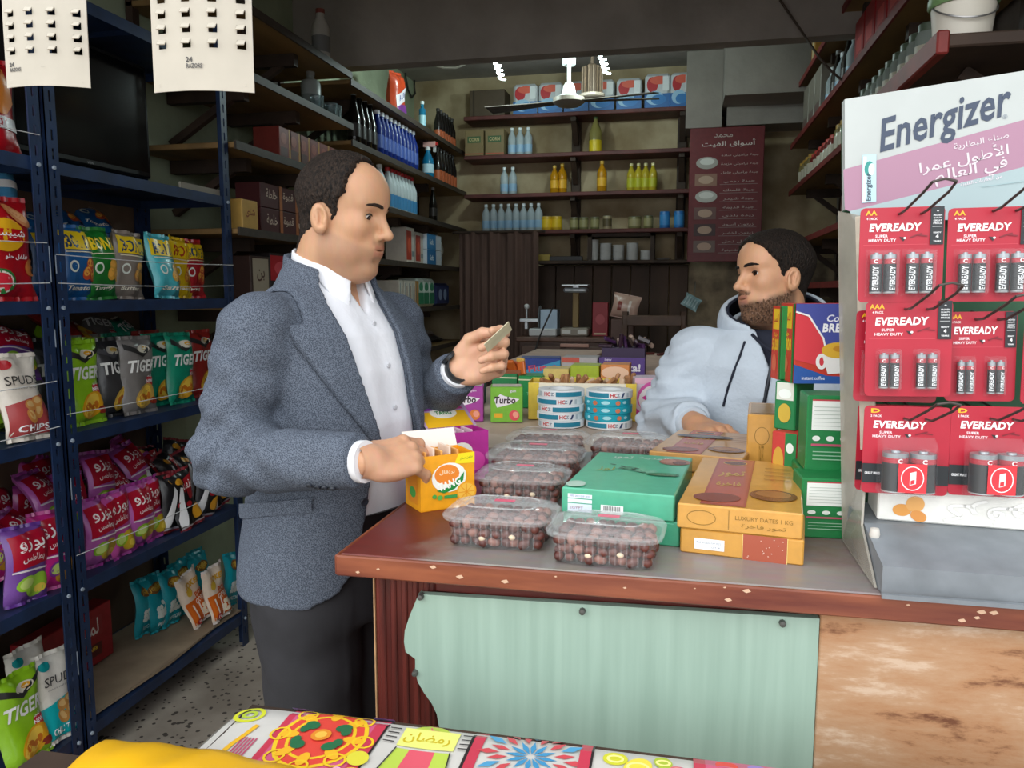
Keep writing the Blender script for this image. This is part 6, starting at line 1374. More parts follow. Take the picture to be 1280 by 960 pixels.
# ---------------------------------------------------------------- foreground stall table with printed cloth
TZ=.93;ty1=.86;tx0=-.535;tx1=.55;ty0=.1
t=thing('stall_table','low stall table in front of the counter carrying the printed cloth','table')
b=MB();b.rbox(tx0+.01,tx1-.01,ty0,ty1-.01,TZ-.03,TZ-.004,.003,woodd);b.build('tabletop',t)
for x in (tx0+.06,tx1-.06):
    for y in (ty0+.05,ty1-.06):
        b=MB();b.rbox(x-.025,x+.025,y-.025,y+.025,0,TZ-.03,.003,woodd);b.build('leg',t)
t=thing('festive_cloth','white oilcloth printed with lanterns, stars and pink ornament panels','tablecloth')
cm=M('#cac8c2',.35,var=.03,bump=.05,scale=30)
rc=.035
def prof(s):   # far edge rolls over the table edge; s is the distance from the front
    L=ty1-ty0
    if s<=L-rc: return (ty0+s,TZ)
    a=min((s-(L-rc))/rc,math.pi/2);
    if a<math.pi/2: return (ty1-rc+rc*math.sin(a),TZ-rc+rc*math.cos(a))
    return (ty1,TZ-rc-(s-(L-rc)-rc*math.pi/2))
Lc=ty1-ty0-rc+rc*math.pi/2+.14
def cl_map(u,v,o=0.0):
    y,z=prof(v);w=.003*math.sin(u*31+v*9)*math.sin(v*17);cut=0
    x=tx0+u
    # rounded far left corner
    dx=max(0,.05-u);yy=y-(dx*dx*6 if v>.2 else 0)
    drop=max(0,.012-u)*.9
    return (x,yy,z+w-drop+o+.0015)
cw=tx1-tx0
b=MB();b.grid(lambda u,v:cl_map(u*cw,v*Lc),40,40,cm);
def side(u,v): p=cl_map(0,u*Lc);return (p[0]-.002-.004*v,p[1],p[2]-.14*v)
b.grid(side,30,3,cm);b.build('cloth',t,60)
A=Art(lambda u,v,o:cl_map(u,v,o),sub=.02,off=.001,step=.00012,rough=.35)
def tp(x,y):     # photo pixel -> cloth coordinates on the flat top
    q=at(x,y,Z=TZ);return (q.x-tx0,q.y-ty0)
def stripe(u0,u1,col): A.rect(u0,.3,u1,Lc-.02,col)
U=lambda x,y=930:tp(x,y)[0]
# pink ornament panel, striped red edges
vt=.748
A.rect(U(338),.38,U(468),vt,'#c85a7c');A.rect(U(330),.38,U(340),vt,'#c03a50');A.rect(U(456),.38,U(470),vt,'#c03a50');A.rect(U(470),.38,U(473),vt,'#2a2426')
cu=U(398);cv=tp(398,925)[1]
A.ell(cu,cv,.052,.06,'#d8483c');A.ring(cu,cv,.054,.062,.005,'#e6c02a');A.ring(cu,cv,.04,.046,.004,'#e6c02a')
for k in range(8):
    a=k*math.pi/4;A.ell(cu+.04*math.cos(a),cv+.046*math.sin(a),.012,.007,'#e8b02a',rot=a);A.layer-=A.step;A.ring(cu+.052*math.cos(a),cv+.06*math.sin(a),.013,.013,.003,'#e6c02a',n=12)
for (dx,dy) in ((-.02,.02),(.02,.02),(-.02,-.02),(.02,-.02)): A.ell(cu+dx,cv+dy,.01,.008,'#2a6a44',rot=dx*30);A.ell(cu+dx*1.3,cv+dy*.6,.006,.008,'#2a6a44')
A.ell(cu,cv,.012,.012,'#dd8a2c');A.ell(cu,cv,.007,.007,'#e8b84a')
for (du,dv) in ((-.055,.07),(.052,.07),(-.055,-.07),(.052,-.07)): A.ell(cu+du,cv+dv,.012,.016,'#9a7ac0',rot=du*20);A.ell(cu+du*.9,cv+dv*.92,.006,.009,'#d8a0c8')
A.layer=.0012
# lantern on white
lu=U(535,925);lv=tp(535,906)[1]
A.poly([(lu-.022,lv-.015),(lu+.024,lv-.015),(lu+.008,lv),(lu-.006,lv)],'#b4c83a');A.poly([(lu-.008,lv-.015),(lu+.01,lv-.015),(lu+.004,lv),(lu-.002,lv)],'#d85a6a')
A.rect(lu-.032,lv-.05,lu+.036,lv-.015,'#dde07a');A.text('رمضان',lu,lv-.032,h=.022,w=.056,col='#c4b01c',bold=.03)
A.poly([(lu-.03,lv-.055),(lu-.045,lv-.17),(lu+.048,lv-.17),(lu+.034,lv-.055)],'#b4cc50');A.poly([(lu-.014,lv-.055),(lu-.02,lv-.17),(lu+.022,lv-.17),(lu+.016,lv-.055)],'#d85a6a')
for k in range(4): A.rect(lu-.05,lv-.02-.009*k,lu-.036,lv-.018-.009*k,'#2a2a2a');A.rect(lu+.04,lv-.02-.009*k,lu+.054,lv-.018-.009*k,'#2a2a2a')
A.line([(lu-.03,lv-.055),(lu-.045,lv-.17)],.0015,'#2a2a2a');A.line([(lu+.034,lv-.055),(lu+.048,lv-.17)],.0015,'#2a2a2a')
for k in range(3): A.ell(lu-.062+.006*k,lv-.09-.03*k,.012,.014,'#d8d040',rot=k)
A.layer=.0012
# star panel
A.rect(U(592),.38,U(606),vt,'#c03a50');A.rect(U(588),.38,U(592),vt,'#2a2426')
su=U(665,945);sv=tp(665,950)[1]
def kite(a,r0,r1,wd,c): A.poly([(su+r0*math.cos(a),sv+r0*math.sin(a)),(su+(r0+r1)/2*math.cos(a-wd),sv+(r0+r1)/2*math.sin(a-wd)),(su+r1*math.cos(a),sv+r1*math.sin(a)),(su+(r0+r1)/2*math.cos(a+wd),sv+(r0+r1)/2*math.sin(a+wd))],c)
l0=A.layer
for k in range(12):
    a_=k*math.pi/6;A.layer=l0;kite(a_,.004,.03,.2,'#3f8fbe');A.layer=l0+.0002;kite(a_+math.pi/12,.026,.05,.11,'#c84a52');A.layer=l0+.0004;kite(a_,.036,.064,.1,'#4f9ac4' if k%2 else '#c84a52')
A.rect(U(728),.38,U(742),vt,'#c03a50');A.rect(U(742),.38,U(745),vt,'#2a2426')
A.layer=.0012
# plain yellow and green swirls, then the next pink panel
for k,(x,r,c) in enumerate(((772,.014,'#c8c834'),(800,.018,'#e2d24a'),(830,.012,'#a8bc3a'),(848,.010,'#d86a7a'))): A.ell(U(x),vt-.03-.012*(k%2),r,r*.8,c,rot=k);A.ring(U(x),vt-.03-.012*(k%2),r*.7,r*.5,.003,'#f0e890')
A.rect(U(866),.38,U(880),vt,'#c03a50');A.rect(U(880),.38,U(1010),vt,'#c85a7c')
for k in range(6): A.ell(U(905+18*k),vt-.02-.02*(k%2),.012,.01,('#d8483c','#e6c02a','#9a7ac0')[k%3],rot=k)
A.layer=.0012
# scroll at the far left corner
A.ring(U(318,890),vt-.03,.018,.016,.005,'#c8cc34');A.ring(U(318,890),vt-.03,.009,.008,.004,'#a8bc3a')
for k in range(5): A.rect(U(296)+.004*k,vt-.12,U(296)+.002+.004*k,vt-.075,'#b84a6a');A.layer-=A.step
A.line([(U(300),vt-.05),(U(290),vt-.09),(U(285),vt-.14)],.006,'#e2b02a')
A.build('cloth_print',t)
# yellow plastic sack on the table
q=at(240,950,d=.62)
t=thing('yellow_sack','bright yellow plastic sack lying on the printed cloth','sack')
ym=M('#e8b21c',.35,var=.08,scale=5,bump=.12,bscale=14,spec=.5)
y0,y1=.25,.728;x0,x1=-.60,-.26
def sack(u,v):
    x=x0+(x1-x0)*u;y=y0+(y1-y0)*v
    e=max(0,1-abs(2*u-1)**5)**.5*max(0,1-abs(2*v-1)**6)**.5
    return (x+.03*(1-v)-.02*v*(1-u)*2,y-.025*u*v,TZ+.003+e*(.034+.010*(1-u)+.006*math.sin(u*9+v*4)+.004*math.sin(v*23+u*5)+.003*math.sin(u*30-v*12)))
b=MB();b.grid(sack,30,30,ym);b.grid(lambda u,v:(sack(1-u,v)[0],sack(1-u,v)[1],TZ+.002),2,2,ym);b.build('sack_body',t,70)
b=MB();b.tube([(sack(.3+.3*k/8,.62)[0],sack(.3+.3*k/8,.62)[1],sack(.3+.3*k/8,.62)[2]+.0008+.001*math.sin(k)) for k in range(9)],.0012,5,ym);b.build('seam',t)

t=thing('side_crate','wooden crate beside the stall table propping up the yellow sack','crate')
for k in range(9):
    for sx in (0,1):
        b=MB();b.rbox(-.70+.148*sx,-.69+.148*sx,.25,.70,.02+.1*k,.105+.1*k,.002,woodd);b.build('slat',t)
for (x,y) in ((-.70,.26),(-.545,.26),(-.70,.69),(-.545,.69)):
    b=MB();b.box(x,x+.012,y-.01,y+.01,0,.925,woodd);b.build('corner_post',t)
b=MB();b.box(-.70,-.538,.25,.70,.915,TZ,woodd);b.build('lid',t)
# ---------------------------------------------------------------- people
def skin_mat(name,rough=.5):
    m=bpy.data.materials.new(name);m.use_nodes=True;nt=m.node_tree;b=nt.nodes['Principled BSDF']
    at_=nt.nodes.new('ShaderNodeAttribute');at_.attribute_name='tone'
    nz=nt.nodes.new('ShaderNodeTexNoise');nz.inputs['Scale'].default_value=55;nz.inputs['Detail'].default_value=4
    mx=nt.nodes.new('ShaderNodeMix');mx.data_type='RGBA';mx.blend_type='MULTIPLY';mx.inputs[0].default_value=.18
    nt.links.new(at_.outputs['Color'],mx.inputs[6]);nt.links.new(nz.outputs['Color'],mx.inputs[7]);nt.links.new(mx.outputs[2],b.inputs['Base Color'])
    b.inputs['Roughness'].default_value=rough;b.inputs['Subsurface Weight'].default_value=.08;b.inputs['Subsurface Radius'].default_value=(.012,.004,.002)
    bp=nt.nodes.new('ShaderNodeBump');bp.inputs['Strength'].default_value=.06;bp.inputs['Distance'].default_value=.004;n2=nt.nodes.new('ShaderNodeTexNoise');n2.inputs['Scale'].default_value=260;nt.links.new(n2.outputs['Fac'],bp.inputs['Height']);nt.links.new(bp.outputs[0],b.inputs['Normal'])
    return m
def stack(X,Y,Z,T,off=0.0,n=2.0):
    T=np.array(T,np.float32)
    cx=np.interp(Z,T[:,0],T[:,1]);a=np.interp(Z,T[:,0],T[:,2])+off;b=np.interp(Z,T[:,0],T[:,3])+off
    u=np.abs((X-cx)/a);v=np.abs(Y/b)
    return ((u**n+v**n)**(1/n)-1)*np.minimum(a,b)
def sstep(a,b,x): t=np.clip((x-a)/(b-a),0,1);return t*t*(3-2*t)
def head_sdf(x,y,z,w=1.0,beard=0.0,nose=1.0,eye=(0.,.0042),back=.0):
    ya=np.abs(y)
    d=s_ell(x,y,z,(-.008+back/2,0,.048),(.098-back/2,.077*w,.089))
    d=smin(d,s_ell(x,y,z,(.052,0,.06),(.044,.06*w,.052)),.03)
    d=smin(d,s_ell(x,y,z,(.036,0,-.03),(.056,.062*w,.075)),.035)
    d=smin(d,s_ell(x,ya,z,(.012,.036,-.056),(.052,.026*w,.034)),.03)      # jaw
    d=smin(d,s_ell(x,y,z,(.07,0,-.09),(.021,.024,.0165)),.026)            # chin
    d=smin(d,s_ell(x,y,z,(.022,0,-.098),(.05,.042,.026)),.025)             # under the chin
    d=smin(d,s_ell(x,ya,z,(.058,.043*w,-.004),(.024,.02,.02)),.022)       # cheekbone
    d=smin(d,s_ell(x,y,z,(.076,0,-.046),(.021,.03,.024)),.022)            # muzzle
    d=smin(d,s_cap(x,ya,z,(.0835,.008,.040),(.068,.046,.043),.0115,.009),.014)   # brow
    d=smax(d,-s_ell(x,ya,z,(.0955,.031,.0185),(.0175,.0175,.0115)),.012)  # eye socket
    lid=s_ell(x,ya,z,(.0695,.0315,.0185),(.0152,.0158,.0148))
    lid=smax(lid,-s_ell(x,ya,z,(.086,.0315,.0185+eye[0]),(.0175,.0138,eye[1])),.0012)
    d=smin(smax(d,-s_ell(x,ya,z,(.074,.0315,.0185),(.0125,.0125,.0115)),.002),lid,.003)   # lids round the eyeball
    d=smin(d,s_cap(x,y,z,(.0885,0,.028),(.109*nose+.0,0,-.012),.0068,.0095),.011)
    d=smin(d,s_ell(x,y,z,(.1105*nose,0,-.0165),(.0118,.0108,.0098)),.007)
    d=smin(d,s_ell(x,ya,z,(.0955,.0118,-.0205),(.0108,.0064,.0078)),.006)
    d=smax(d,-s_ell(x,ya,z,(.102,.006,-.0275),(.0055,.0032,.003)),.003)
    d=smin(d,s_ell(x,y,z,(.0892,0,-.0420),(.0095,.021,.0058)),.005)
    d=smin(d,s_ell(x,y,z,(.0872,0,-.0545),(.0098,.0185,.0065)),.006)
    d=smax(d,-s_ell(x,y,z,(.1,0,-.0478),(.0165,.0215,.0013)),.0025)
    d=smax(d,-s_ell(x,y,z,(.099,0,-.0700),(.0115,.018,.0055)),.010)
    # ears
    R=rotm(0,-.22,0)
    e=s_ell(x,ya,z,(-.004,.078*w,.001),(.0185,.0095,.031),R)
    e=smax(e,-s_ell(x,ya,z,(.0005,.088*w,.004),(.0125,.0105,.0205),R),.003)
    e=smin(e,s_ell(x,ya,z,(-.006,.082*w,.004),(.0035,.004,.016),R),.004)
    e=smin(e,s_ell(x,ya,z,(.0085,.079*w,-.003),(.004,.004,.006)),.004)
    d=smin(d,e,.006)
    d=smin(d,s_cap(x,y,z,(-.022,0,-.03),(-.048,0,-.17),.056*w,.058),.03)
    return d
def head_tone(P,skin,lip,beard_c=None,shave=None,cheek=None):
    x,y,z=P[:,0],P[:,1],P[:,2];ya=np.abs(y)
    col=np.tile(np.array(lin(skin),np.float32),(len(P),1))
    def mixc(c,m):
        nonlocal col
        m=m[:,None];col=col*(1-m)+np.array(lin(c),np.float32)*m
    if cheek: mixc(cheek,.35*np.exp(-(((x-.065)/.03)**2+((ya-.035)/.025)**2+((z+.02)/.025)**2)))
    # jaw mask: moustache, chin and cheeks below a line from the ear to the mouth corner
    line=-.012-.35*np.clip(x-.01,0,.1)
    jaw=sstep(0,.014,line-z)*sstep(-.022,.0,x+.0)*sstep(-.135,-.112,z)
    mou=np.exp(-((z+.0335)/.0055)**2)*sstep(.03,.024,ya)*sstep(.07,.08,x)
    lipm=np.maximum(np.exp(-(((z+.042)/.006)**2)),np.exp(-(((z+.0545)/.0065)**2)))*sstep(.024,.019,ya)*sstep(.083,.088,x)
    below=sstep(.0,.006,-.0615-z)*sstep(.06,.07,x)*sstep(.02,.03,.03-ya+.02)
    if beard_c:
        cheekline=sstep(.0,.02,(-.018-.28*np.clip(x,0,.1))-z)*sstep(-.03,-.012,x)
        chinb=np.maximum(cheekline*(1-sstep(.05,.072,x)*sstep(-.06,-.045,z)),mou)
        mixc(beard_c,.88*np.clip(chinb,0,1)*(1-lipm))
    elif shave: mixc(shave,.5*np.clip(np.maximum(jaw*(1-lipm)*.8,mou),0,1))
    mixc(lip,.75*lipm)
    return col
def hand_mesh(curl,thumb,spread=.05,h=.0022,mirror=False,sc=1.0):
    """right hand at rest on its back is -z; wrist at the origin, fingers along +x, thumb on +y"""
    roots=[(.088,.029,.004),(.092,.009,.006),(.088,-.012,.005),(.08,-.031,.001)]
    lens=[(.042,.026,.021),(.046,.029,.022),(.043,.027,.021),(.034,.021,.019)]
    rad=[.0098,.0100,.0095,.0084]
    chains=[]
    for i in range(4):
        p=np.array(roots[i]);a=0;yaw=(1.5-i)*spread;pts=[np.array((.03,roots[i][1]*.7,.0)),p]
        for j in range(3):
            a+=curl[i][j];dv=np.array((math.cos(a)*math.cos(yaw),math.cos(a)*math.sin(yaw),-math.sin(a)));p=p+dv*lens[i][j];pts.append(p)
        chains.append((pts,[.0125,rad[i]*1.12,rad[i]*1.0,rad[i]*.93,rad[i]*.8]))
    th=[np.array(q) for q in thumb]
    def f(X,Y,Z):
        d=s_ell(X,Y,Z,(.05,-.001,-.001),(.056,.042,.0165))
        d=smin(d,s_ell(X,Y,Z,(.078,-.001,.002),(.022,.041,.0135)),.01)
        d=smin(d,s_cap(X,Y,Z,(-.09,0,.0),(.01,0,0),.029,.0255),.02)
        d=smin(d,s_ell(X,Y,Z,(.038,.026,-.011),(.032,.017,.015)),.012)
        d=smin(d,s_ell(X,Y,Z,(.04,-.026,-.009),(.034,.014,.013)),.012)
        for pts,rs in chains:
            c=None
            for k in range(4):
                e=s_cap(X,Y,Z,pts[k],pts[k+1],rs[k],rs[k+1]);c=e if c is None else smin(c,e,.0035)
            for k in (1,2,3):
                c=smin(c,s_ell(X,Y,Z,pts[k]+np.array((0,0,.0012)),(rs[k]*1.05,)*3),.003)
            d=smin(d,c,.004)
        c=smin(s_cap(X,Y,Z,th[0],th[1],.0155,.0125),s_cap(X,Y,Z,th[1],th[2],.0122,.0112),.005);c=smin(c,s_cap(X,Y,Z,th[2],th[3],.0112,.0088),.004)
        return smin(d,c,.007)
    allp=np.array([q for c,_ in chains for q in c]+th+[np.array((-.06,-.04,-.035)),np.array((.1,.05,.03))])
    lo=allp.min(0)-.016;hi=allp.max(0)+.016;lo[0]=max(lo[0],-.014)
    V,Q=surface_net(f,lo,hi,h);V=V*sc
    nails=[]
    for pts,rs in chains:
        t=(pts[4]-pts[3]);t=t/np.linalg.norm(t);nails.append((pts[4]-t*.002,t,rs[4]))
    t=(th[3]-th[2]);t=t/np.linalg.norm(t);nails.append((th[3],t,.0088))
    if mirror: V=V*np.array((1,-1,1));Q=Q[:,::-1]
    return V,Q,nails
def frame(x,z):
    x=np.array(x,float);x/=np.linalg.norm(x);z=np.array(z,float);z-=x*np.dot(x,z);z/=np.linalg.norm(z);return np.stack([x,np.cross(z,x),z],1)
def join(parts):
    Vs=[];Qs=[];Cs=[];o=0
    for V,Q,Cc in parts: Vs.append(V);Qs.append(Q+o);Cs.append(Cc);o+=len(V)
    return np.concatenate(Vs),np.concatenate(Qs),np.concatenate(Cs)
def tone_attr(me,Cc):
    a=me.color_attributes.new('tone','FLOAT_COLOR','POINT');q=np.ones((len(Cc),4),np.float32);q[:,:3]=Cc;a.data.foreach_set('color',q.ravel())
def sdf_part(name,fn,lo,hi,h,mat,parent,post=None):
    V,Q=surface_net(fn,lo,hi,h);me=np_mesh(name,V,Q,[mat]);return link(name,me,parent)
def noise3(X,Y,Z,f,ph): return np.sin(X*f+ph+1.7*np.sin(Y*f*.6))*np.sin(Y*f*.8+ph*1.3+1.1*np.sin(Z*f*.7))*np.sin(Z*f*.9+ph*.7)
def fabric(name,c1,c2,scale,rough=.85,bump=.25,mix=.5):
    m=bpy.data.materials.new(name);m.use_nodes=True;nt=m.node_tree;b=nt.nodes['Principled BSDF'];b.inputs['Roughness'].default_value=rough;b.inputs['Specular IOR Level'].default_value=.2
    tc=nt.nodes.new('ShaderNodeTexCoord');v=nt.nodes.new('ShaderNodeTexVoronoi');v.inputs['Scale'].default_value=scale;nt.links.new(tc.outputs['Object'],v.inputs['Vector'])
    r=nt.nodes.new('ShaderNodeValToRGB');r.color_ramp.elements[0].position=.25;r.color_ramp.elements[1].position=.65;r.color_ramp.elements[0].color=(*lin(c1),1);r.color_ramp.elements[1].color=(*lin(c2),1)
    nt.links.new(v.outputs['Distance'],r.inputs[0]);nt.links.new(r.outputs[0],b.inputs['Base Color'])
    bp=nt.nodes.new('ShaderNodeBump');bp.inputs['Strength'].default_value=bump;bp.inputs['Distance'].default_value=.002;nt.links.new(v.outputs['Distance'],bp.inputs['Height']);nt.links.new(bp.outputs[0],b.inputs['Normal']);return m
def hair_mat(c1,c2):
    return M(c1,.6,h2=c2,scale=230,bump=.9,bscale=330,spec=.25,stretch=(1,1,.45))
def make_eye(parent,Mh,yc,look):
    """eyeball with iris, set in the head frame Mh (4x4)"""
    c=Vector((.0695,yc,.0185));b=MB();b.T=Mh@Matrix.Translation(c);b.ball((0,0,0),.0134,M('#e4dcd4',.2),14,10)
    b.T=Mh@Matrix.Translation(c)@Euler(look).to_matrix().to_4x4()@Matrix.Translation((.0118,0,0))@Matrix.Rotation(PX,4,'Y');b.lathe([(.0072,-.002),(.007,.0010),(.0035,.0022),(0,.0024)],14,M('#20140e',.15));b.build('eye',parent,60)
def lashes(parent,Hm,eye,mat,**kw):
    for s in (-1,1):
        b=MB();b.T=Hm;pts=[]
        for k in range(9):
            dy=-.0112+.0224*k/8;y=s*(.0315+dy);z=.0185+eye[0]+eye[1]*math.sqrt(max(0,1-(dy/.0119)**2))*.9+.0006
            xs_=np.linspace(.11,.04,240);D=head_sdf(xs_,np.full(240,y),np.full(240,z),eye=eye,**kw);x=float(xs_[int(np.argmax(D<0))])+.0006;pts.append((x,y,z))
        b.tube(pts,[.0007]+[.0016]*7+[.0007],5,mat);b.build('eyelash',parent,70)
# ================= suited man
mphi=math.radians(-18);MO=Vector((-.6715,1.4386,0))
man=thing('person','man in grey blue jacket and white shirt holding up a small card','person',MO,(0,0,mphi))
Wl=Matrix.Translation(MO)@Matrix.Rotation(mphi,4,'Z');Wi=Wl.inverted()
def loc(v): return np.array(Wi@Vector(v))
TB=[(.80,-.02,.13,.165),(.90,-.02,.135,.172),(1.0,-.005,.134,.17),(1.10,.012,.133,.168),(1.2,.014,.131,.172),(1.3,.006,.124,.18),(1.37,-.002,.108,.178),(1.42,-.012,.085,.14),(1.46,-.014,.066,.085),(1.50,-.01,.06,.062),(1.56,0,.058,.06)]
rs=np.array((.0,-.192,1.40));re=loc(at(287,572,d=1.36));rw=loc(at(455,577,d=1.245))
ls=np.array((.0,.192,1.40));le=np.array((.02,.24,1.17));lw=loc(at(572,464,d=1.55))
Hm=Matrix.Translation((.028,-.006,1.583))@Matrix.Rotation(math.radians(14),4,'Z')@Matrix.Rotation(math.radians(7),4,'Y')@Matrix.Scale(.93,4)
Hn=np.array(Hm);Hi=np.linalg.inv(Hn)
SK='#d2a07c'
def hl(X,Y,Z,Hi=None):
    return [Hi[i][0]*X+Hi[i][1]*Y+Hi[i][2]*Z+Hi[i][3] for i in range(3)]
Vh,Qh=surface_net(lambda X,Y,Z:smax(head_sdf(X,Y,Z,eye=(-.0015,.0056),back=.016),-.15-Z,.004),(-.125,-.105,-.155),(.135,.105,.15),.0023)
Ch=head_tone(Vh,SK,'#b06a58',shave='#94705a',cheek='#d08a6a')
def xf(V,Mx): return V@np.array(Mx)[:3,:3].T+np.array(Mx)[:3,3]
# right hand resting on the orange box
rel=((.35,.55,.3),(.5,.65,.35),(.58,.7,.4),(.62,.7,.4))
Vr,Qr,_=hand_mesh(rel,((.02,.03,-.01),(.05,.046,-.02),(.075,.05,-.032),(.095,.046,-.042)))
rdir=np.array((.066,.088,-.002))
Fr=np.array(Matrix.Rotation(-mphi,3,'Z'))@frame(rdir,(.15,-.62,.75))
Vr=Vr@Fr.T+rw
tight=((.75,.95,.5),(1.1,1.25,.6),(1.2,1.3,.65),(1.25,1.3,.65))
Vl,Ql,_=hand_mesh(tight,((.02,.03,-.012),(.048,.045,-.022),(.078,.043,-.034),(.1,.034,-.04)),spread=.03,mirror=True)
Fl=np.array(Matrix.Rotation(-mphi,3,'Z'))@frame((.88,.10,.36),(-.05,.93,-.3))
Vl=Vl@Fl.T+lw
# rest of the body: torso, arms and legs, hidden under the clothes
def bodyf(X,Y,Z):
    d=smax(smax(stack(X,Y,Z,TB,-.012),Z-1.5,.01),.84-Z,.01)
    for a,e,w in ((rs,re,rw),(ls,le,lw)): d=smin(d,smin(s_cap(X,Y,Z,a-np.array((0,0,.03)),e,.04,.04),s_cap(X,Y,Z,e,w,.04,.025),.02),.02)
    for s in (-1,1):
        d=smin(d,smin(s_cap(X,Y,Z,(-.01,s*.085,.86),(.01,s*.09,.48),.085,.058),s_cap(X,Y,Z,(.01,s*.09,.48),(-.02,s*.095,.08),.055,.04),.02),.03)
    return d
Vb,Qb=surface_net(bodyf,(-.3,-.36,.03),(.34,.36,1.53),.011)
sc_=np.tile(np.array(lin(SK),np.float32),(1,1))
def flat(V,c=SK): return np.tile(np.array(lin(c),np.float32),(len(V),1))
V,Q,Cc=join([(xf(Vh,Hn),Qh,Ch),(Vr,Qr,flat(Vr,'#d09e7e')),(Vl,Ql,flat(Vl,'#d8a788')),(Vb,Qb,flat(Vb))])
me=np_mesh('body',V,Q,[skin_mat('skin_warm')]);tone_attr(me,Cc);link('body',me,man)
for yc in (-.0315,.0315): make_eye(man,Hm,yc,(0,.45,0))
def hair_part(name,Hm,region,thick,mat,parent,w=1.0,h=.003,back=0.0,lo=(-.125,-.1,-.09),hi=(.115,.1,.16)):
    Hn=np.array(Hm)
    def f(X,Y,Z):
        d=np.minimum(s_ell(X,Y,Z,(-.008+back/2,0,.048),(.098-back/2,.077*w,.089)),1)
        d=smin(d,s_ell(X,Y,Z,(.052,0,.06),(.044,.06*w,.052)),.03)
        d=smin(d,s_ell(X,Y,Z,(.036,0,-.03),(.056,.062*w,.075)),.035)
        d=smin(d,s_cap(X,Y,Z,(-.022,0,-.03),(-.048,0,-.17),.056*w,.058),.03)
        reg,tk=region(X,Y,Z);reg=reg+.0035*noise3(X,Y,Z,330,.4)
        return smax(smax(d-tk+.0012*noise3(X,Y,Z,420,1.0),-(d+.006),.002),reg,.004)
    V,Q=surface_net(f,lo,hi,h);me=np_mesh(name,xf(V,Hn),Q,[mat]);return link(name,me,parent)
def man_hair(X,Y,Z):
    zt=[-.085,-.07,-.05,-.032,-.018,-.006,.006,.02,.035,.05,.07,.09,.11,.15];xt=[-.11,-.085,-.066,-.045,-.028,.018,.026,.03,.030,.040,.045,.047,.048,.048]
    reg=(X-np.interp(Z,zt,xt)+.0015*np.sin(Z*160+1))*.8
    # clear the ear
    reg=smax(reg,-s_ell(X,np.abs(Y),Z,(-.002,.08,.0),(.022,.03,.034)),.004)
    tk=.0025+.0075*sstep(.0,.07,Z)
    return reg,tk
hair_part('hair',Hm,man_hair,.006,hair_mat('#3c3028','#120e0c'),man,back=.016)
def brow(parent,Hm,mat,lift=0.0,thick=1.0):
    for s in (-1,1):
        b=MB();b.T=Hm;pts=[];rr=[]
        for k in range(9):
            t_=k/8;y=s*(.011+.04*t_);z=.0375+lift+.006*math.sin(t_*2.3)-.003*t_
            xs_=np.linspace(.13,.03,200);x=float(xs_[int(np.argmax(head_sdf(xs_,np.full(200,y),np.full(200,z))<0))])+.0008;pts.append((x,y,z));rr.append((.0036 if k<6 else .0024)*thick*(1 if 0<k<8 else .4))
        b.tube(pts,rr,6,mat);b.build('eyebrow',parent,70)
brow(man,Hm,hair_mat('#3a2b22','#1e1510'),0,1.05)
lashes(man,Hm,(-.0015,.0056),M('#1c120e',.6))
# ---- shirt
white=M('#e2e4ea',.75,var=.03,scale=12,bump=.35,bscale=22)
def shirtf(X,Y,Z):
    d=stack(X,Y,Z,TB,.006)+.0028*np.sin(Y*70+Z*16+1.5*np.sin(Z*12))*sstep(.03,.1,X)
    neck=s_cap(X,Y,Z,(-.015,0,1.43),(-.004,0,1.54),.064,.06)
    d=smin(d,neck,.012)
    # neckline: high at the nape, open in front
    d=smax(d,(Z-(1.497-.34*X)),.004)
    vee=smax(smax(np.abs(Y-.004)-(Z-1.405)*.42,1.405-Z,.004),.02-X,.004)
    d=smax(d,-vee,.003)
    return smax(d,.985-Z,.004)
sdf_part('shirt',shirtf,(-.2,-.22,.96),(.2,.22,1.55),.006,white,man)
def collarf(X,Y,Z):
    c=s_cap(X,Y,Z,(-.016,0,1.42),(-.002,0,1.56),.0715,.0655)
    sh=np.abs(c-.002-.02*sstep(1.5,1.42,Z))-.0035
    top=Z-(1.512-.36*X);bot=(1.478-.25*X-.62*sstep(.02,.09,X)*.09)-Z
    gap=np.where(X>0,(.012+np.clip(1.52-.36*X-Z,0,1)*.32)-np.abs(Y),-1)
    return smax(smax(smax(sh,top,.003),bot,.003),gap,.003)
sdf_part('collar',collarf,(-.14,-.13,1.37),(.14,.13,1.57),.0035,M('#e8eaf0',.7,bump=.1,bscale=60),man)
if 0:
  for z in (): b.T=Matrix.Translation((np.interp(z,[q[0] for q in TB],[q[1]+q[2] for q in TB])+.0065,.004,z))@Matrix.Rotation(PX,4,'Y');b.lathe([(.005,0),(.005,.002),(.003,.0028),(0,.0022)],10,M('#f0f0f2',.4))
for k,z in enumerate((1.39,1.31,1.23,1.15)):
    b=MB();b.T=Matrix.Translation((np.interp(z,[q[0] for q in TB],[q[1]+q[2] for q in TB])+.0062,.004,z))@Matrix.Rotation(PX,4,'Y');b.lathe([(.005,0),(.005,.002),(.003,.0028),(0,.0022)],10,M('#d0d2d8',.4));b.build('shirt_button',man,40)
# cuffs
def sleeve_pts(w,e,t0,t1): return e+(w-e)*t0,e+(w-e)*t1
for nm,e,w in (('cuff',re,rw),('cuff',le,lw)):
    ln=np.linalg.norm(w-e);a,c=sleeve_pts(w,e,1-.04/ln,1+.004/ln)
    b=MB();b.tube([tuple(a),tuple(c)],.0345,18,M('#eceef2',.7));b.build(nm,man,40)
